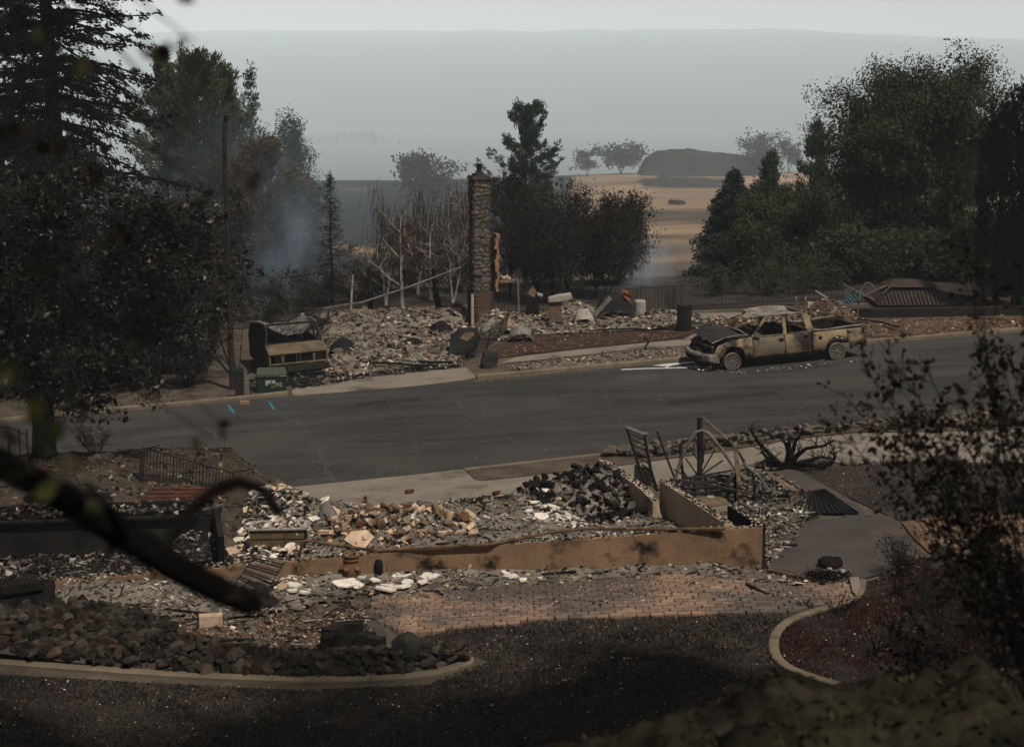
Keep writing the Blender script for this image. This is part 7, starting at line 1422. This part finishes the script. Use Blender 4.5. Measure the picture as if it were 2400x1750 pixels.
# ------------------------------------------------------------------ foreground on the camera's hillside
def outcrop():
    m = MB(); tp = [(1150, 1790), (1330, 1748), (1500, 1700), (1620, 1650), (1720, 1615), (1850, 1592), (1960, 1578), (2080, 1548), (2180, 1536), (2280, 1540), (2330, 1570), (2400, 1660), (2520, 1780)]; X = [p[0] for p in tp]; Y = [p[1] for p in tp]; D = 7.2
    def fn(u, v):
        px = 1150 + 1370 * u; py = np.interp(px, X, Y); c = at(px, py, D)
        if v < .25: t = 1 - v / .25; z = c.z - (c.z - (terr(c.x, D + .5) - .3)) * t ** 1.4; y = D + .9 * t
        else: t = (v - .25) / .75; y = D - 3.4 * t; z = c.z + .22 * math.sin(t * 2.0) - .95 * t ** 3
        x = c.x * (y / D) ** .35
        k = min(1, v * 4) ; n_ = .18 * mnoise.noise((x * 1.4, y * 1.4, 2)) + .12 * mnoise.noise((x * 4, y * 4, 5)) + .06 * mnoise.noise((x * 11, y * 11, 5))
        return (x, y, z + n_ * k)
    m.grid(fn, 110, 90); b = m.build('mossy_boulder', M['moss'], smooth=True, label='big mossy boulder in the near corner below the camera', cat='boulder')
    gn = np.random.default_rng(4); m = MB(); n = 1500; V = np.concatenate(m.v) if m.v else None
    c = np.array([fn(gn.uniform(.05, .95), gn.uniform(.25, .95)) for _ in range(n)]) + np.array([0, 0, .012]); m.leaves(c, .05, 2.2, gn.choice(3, n), g=gn, d=np.array([0, 0, .5])); x = m.build('moss_tufts', [M['lf_near'], M['lf_olive'], M['lf_dead']], b); x['kind'] = 'stuff'
outcrop()
def near_bush(name, label, D, base_px, tips, n_per, leaf, seed, sub=7, sag=60, mt=('lf_near', 'lf_dead', 'lf_olive'), twr=.008):
    g = random.Random(seed); gn = np.random.default_rng(seed); b0 = at(base_px, 1750, D); b0.z = terr(b0.x, D); root = thing(name, label, 'bush', b0); m = MB(); segs = []; LC = []
    for tx, ty in tips:
        d0 = D + g.uniform(-.8, .8); s_ = Vector((g.gauss(0, .12), g.gauss(0, .12), 0)); e = at(tx, ty, d0) - b0; c1 = Vector((e.x * .15 + g.gauss(0, .08), e.y * .3, e.z * .55)); q = []
        for i in range(13):
            t = i / 12; p = s_ * (1 - t) ** 2 + c1 * 2 * t * (1 - t) + e * t * t; q.append(p + Vector((g.gauss(0, .012), g.gauss(0, .012), g.gauss(0, .012))))
        m.tube(q, [twr * (1 - .75 * i / 12) for i in range(13)], 5)
        for i in range(5, 12):
            for _ in range(sub if i > 7 else sub // 2):
                p = q[i].lerp(q[i + 1], g.random()); d = (q[i + 1] - q[i]).normalized() * .6 + Vector((g.gauss(0, .6), g.gauss(0, .6), g.gauss(0, .5))); L_ = g.uniform(.05, .22); z = p + d.normalized() * L_; segs.append((p, z, .003, .0015))
                for _ in range(n_per): LC.append(p.lerp(z, g.uniform(.3, 1.05)) + Vector((g.gauss(0, .016), g.gauss(0, .016), g.gauss(0, .016))))
    seg_mesh(m, segs, 3, rmin=.0012); m.build('stems', M['bark_burnt'], root)
    c = np.array([tuple(p) for p in LC]); m = MB(); m.leaves(c, leaf, 1.5, gn.choice(3, len(c), p=[.6, .3, .1]), g=gn); m.build('leaves', [M[k] for k in mt], root)
g = random.Random(77)
tips = [(1945, 985), (1975, 915), (2010, 850), (2060, 800), (2100, 890), (2150, 830), (2040, 1010), (2100, 1040), (2180, 960), (2230, 900), (2300, 860), (2350, 930), (2400, 880), (2270, 1000), (2160, 1100), (2330, 1050), (2400, 1020), (2080, 1130), (2230, 1120), (2380, 1120), (2290, 800), (2130, 985), (2050, 930), (2240, 1050), (2340, 990), (2420, 960), (2190, 1020), (2110, 960), (2440, 900), (2360, 830)]
near_bush('dry_bush', 'dry sparse bush with small dark leaf clusters arching over the street', 9.0, 2620, tips, 5, .036, 71, 8)
near_bush('dry_bush', 'tall lone twig of dry leaf clusters rising before the big tree', 8.2, 2460, [(2235, 430), (2255, 520), (2275, 610), (2320, 640), (2395, 560), (2410, 700)], 4, .032, 72, 5)
tips2 = [(g.uniform(2060, 2440), g.uniform(1340, 1640)) for _ in range(26)]
near_bush('dry_bush', 'low dense dark bush crowding the corner beside the mossy boulder', 9.6, 2520, tips2, 4, .034, 73, 6)
M['coal'] = mat('coal_black_bark', (.006, .006, .006), (.012, .011, .010), 6, .95, .5, 14, spec=.02)
def near_tree():
    b = Vector((-2.3, 2.9, 0)); b.z = terr(b.x, b.y); root = thing('near_tree', 'leaning dark branch with few leaves hanging out of focus', 'tree', b); D = 2.9; A = lambda px, py, d=0: at(px, py, D + d) - b; g = random.Random(6); gn = np.random.default_rng(6)
    m = MB(); t0 = at(-1300, 700, D) - b
    m.tube([(0, 0, -.1), (.1, 0, 1.2), (.05, .1, 3.0), (-.1, .2, 5.0), (0, .2, 7)], [.16, .14, .12, .10, .06], 10); m.build('trunk', M['bark'], root)
    m = MB(); m.tube([Vector((.06, .05, A(-500, 800).z)), A(-400, 850), A(-150, 1010), A(0, 1085), (A(150, 1165)), A(300, 1262), A(400, 1325), A(500, 1375), A(585, 1415)], [.05, .045, .036, .027, .027, .026, .025, .026, .022], 10); m.tube([A(585, 1415), A(602, 1420, .02), A(615, 1440)], [.022, .014, .004], 8); m.tube([A(560, 1400), A(580, 1425, -.02), A(588, 1440)], [.012, .008, .003], 6)
    for px, py, dx, dy in ((60, 1112, 40, -70), (130, 1152, -30, 80), (210, 1202, 60, -50), (270, 1240, -20, 70), (350, 1292, 30, 60), (450, 1348, 50, -40), (510, 1378, -10, 60), (545, 1395, 40, -30)): m.tube([A(px, py), A(px + dx * .5, py + dy * .6, .03), A(px + dx, py + dy, .05)], [.008, .005, .002], 5); m.lathe(tuple(A(px, py)), [(.014, -.02), (.031, 0), (.014, .022)], 7); m.build('limb', M['coal'], root)
    m = MB(); m.tube([A(385, 1315), A(400, 1260, .05), A(440, 1200, .1), A(500, 1150, .12), (A(560, 1128, .12)), A(620, 1150, .1), A(655, 1205, .08)], [.014, .012, .011, .012, .012, .012, .010], 7); m.tube([A(300, 1262), A(250, 1180, -.1), A(200, 1130, -.1)], [.014, .01, .006], 6); m.build('twig', M['coal'], root)
    tw = MB(); lc = []; mm = []
    for px, py, d, k in ((420, 98, -.5, 0), (372, 122, -.4, 0), (435, 0, -.4, 0), (600, 440, 0, 0), (150, 1015, -.5, 1), (460, 1040, .2, 1), (90, 960, -.6, 1), (520, 1010, .1, 0), (60, 1080, -.8, 1), (110, 1130, -.6, 1), (170, 1090, -.5, 1), (330, 245, -.2, 1), (190, 175, -.4, 1), (60, 70, -.5, 1), (20, 300, -.6, 0), (230, 430, -.3, 0), (420, 740, 0, 0), (300, 560, -.3, 0), (80, 640, -.5, 0), (320, 810, 0, 1), (30, 880, -.5, 1), (210, 1200, -.2, 1), (60, 1200, -.4, 0), (20, 1010, -.7, 0), (130, 350, -.4, 0), (480, 470, -.1, 0)):
        c = A(px, py, d); lc += [c + Vector((g.gauss(0, .006), g.gauss(0, .02), g.gauss(0, .006))) for _ in range(3)]; mm += [k] * 3; tw.tube([c + Vector((g.gauss(0, .01), .05, 0)), c + Vector((-.12, .05, .10)), c + Vector((-.35, .1, .35))], [.0012, .0018, .003], 4)
    tw.build('twigs', M['bark_burnt'], root); m = MB(); m.leaves(np.array([tuple(p) for p in lc]), .034, 1.6, np.array(mm), g=gn); m.build('leaves', [M['lf_near'], M['lf_olive']], root)
near_tree()
# ------------------------------------------------------------------ smoke and haze
def vol(name, label, mbx, color, density, noise_=None, cat=None):
    mt = bpy.data.materials.new(name); mt.use_nodes = True; t = mt.node_tree; t.nodes.clear(); out = t.nodes.new('ShaderNodeOutputMaterial'); pvn = t.nodes.new('ShaderNodeVolumePrincipled'); pvn.inputs['Color'].default_value = (*color, 1); pvn.inputs['Anisotropy'].default_value = -0.3
    if noise_:
        tc = t.nodes.new('ShaderNodeTexCoord'); nz = t.nodes.new('ShaderNodeTexNoise'); nz.inputs['Scale'].default_value = noise_; nz.inputs['Detail'].default_value = 3; t.links.new(tc.outputs['Object'], nz.inputs['Vector'])
        ln = t.nodes.new('ShaderNodeVectorMath'); ln.operation = 'LENGTH'; t.links.new(tc.outputs['Object'], ln.inputs[0])
        fall = t.nodes.new('ShaderNodeMapRange'); fall.inputs[1].default_value = 1.0; fall.inputs[2].default_value = .15; fall.inputs[3].default_value = 0; fall.inputs[4].default_value = 1; t.links.new(ln.outputs['Value'], fall.inputs[0])
        th = t.nodes.new('ShaderNodeMapRange'); th.inputs[1].default_value = .38; th.inputs[2].default_value = .72; th.inputs[3].default_value = 0; th.inputs[4].default_value = 1; t.links.new(nz.outputs['Fac'], th.inputs[0])
        mu = t.nodes.new('ShaderNodeMath'); mu.operation = 'MULTIPLY'; t.links.new(fall.outputs[0], mu.inputs[0]); t.links.new(th.outputs[0], mu.inputs[1])
        m2 = t.nodes.new('ShaderNodeMath'); m2.operation = 'MULTIPLY'; m2.inputs[1].default_value = density; t.links.new(mu.outputs[0], m2.inputs[0]); t.links.new(m2.outputs[0], pvn.inputs['Density'])
    else: pvn.inputs['Density'].default_value = density
    t.links.new(pvn.outputs[0], out.inputs['Volume'])
    return mbx.build(name, mt, kind='stuff', label=label, cat=cat)
def ball():
    bm = bmesh.new(); bmesh.ops.create_icosphere(bm, subdivisions=3, radius=1); V = np.array([v.co for v in bm.verts]); f = [tuple(v.index for v in q.verts) for q in bm.faces]; bm.free(); return MB().raw(V, f)
for px, py, D, sc_, de, l in ((680, 590, 74, (2.6, 2.6, 4.0), .13, 'bluish smoke drifting up behind the burnt van'), (1510, 640, 74, (1.5, 2.4, 2.8), .16, 'pale smoke rising beyond the water heater'), (560, 470, 77, (7.0, 2.4, 6.0), .075, 'thin smoke hanging among the pines')):
    o = vol('smoke', l, ball(), (.50, .68, .92), de, 1.6, 'smoke'); o.location = at(px, py, D); o.scale = sc_
m = MB(); m.box((0, 5350, 15), (14000, 10900, 370)); vol('haze', 'pale smoky haze filling the whole valley', m, (.78, .91, 1.0), .00023)
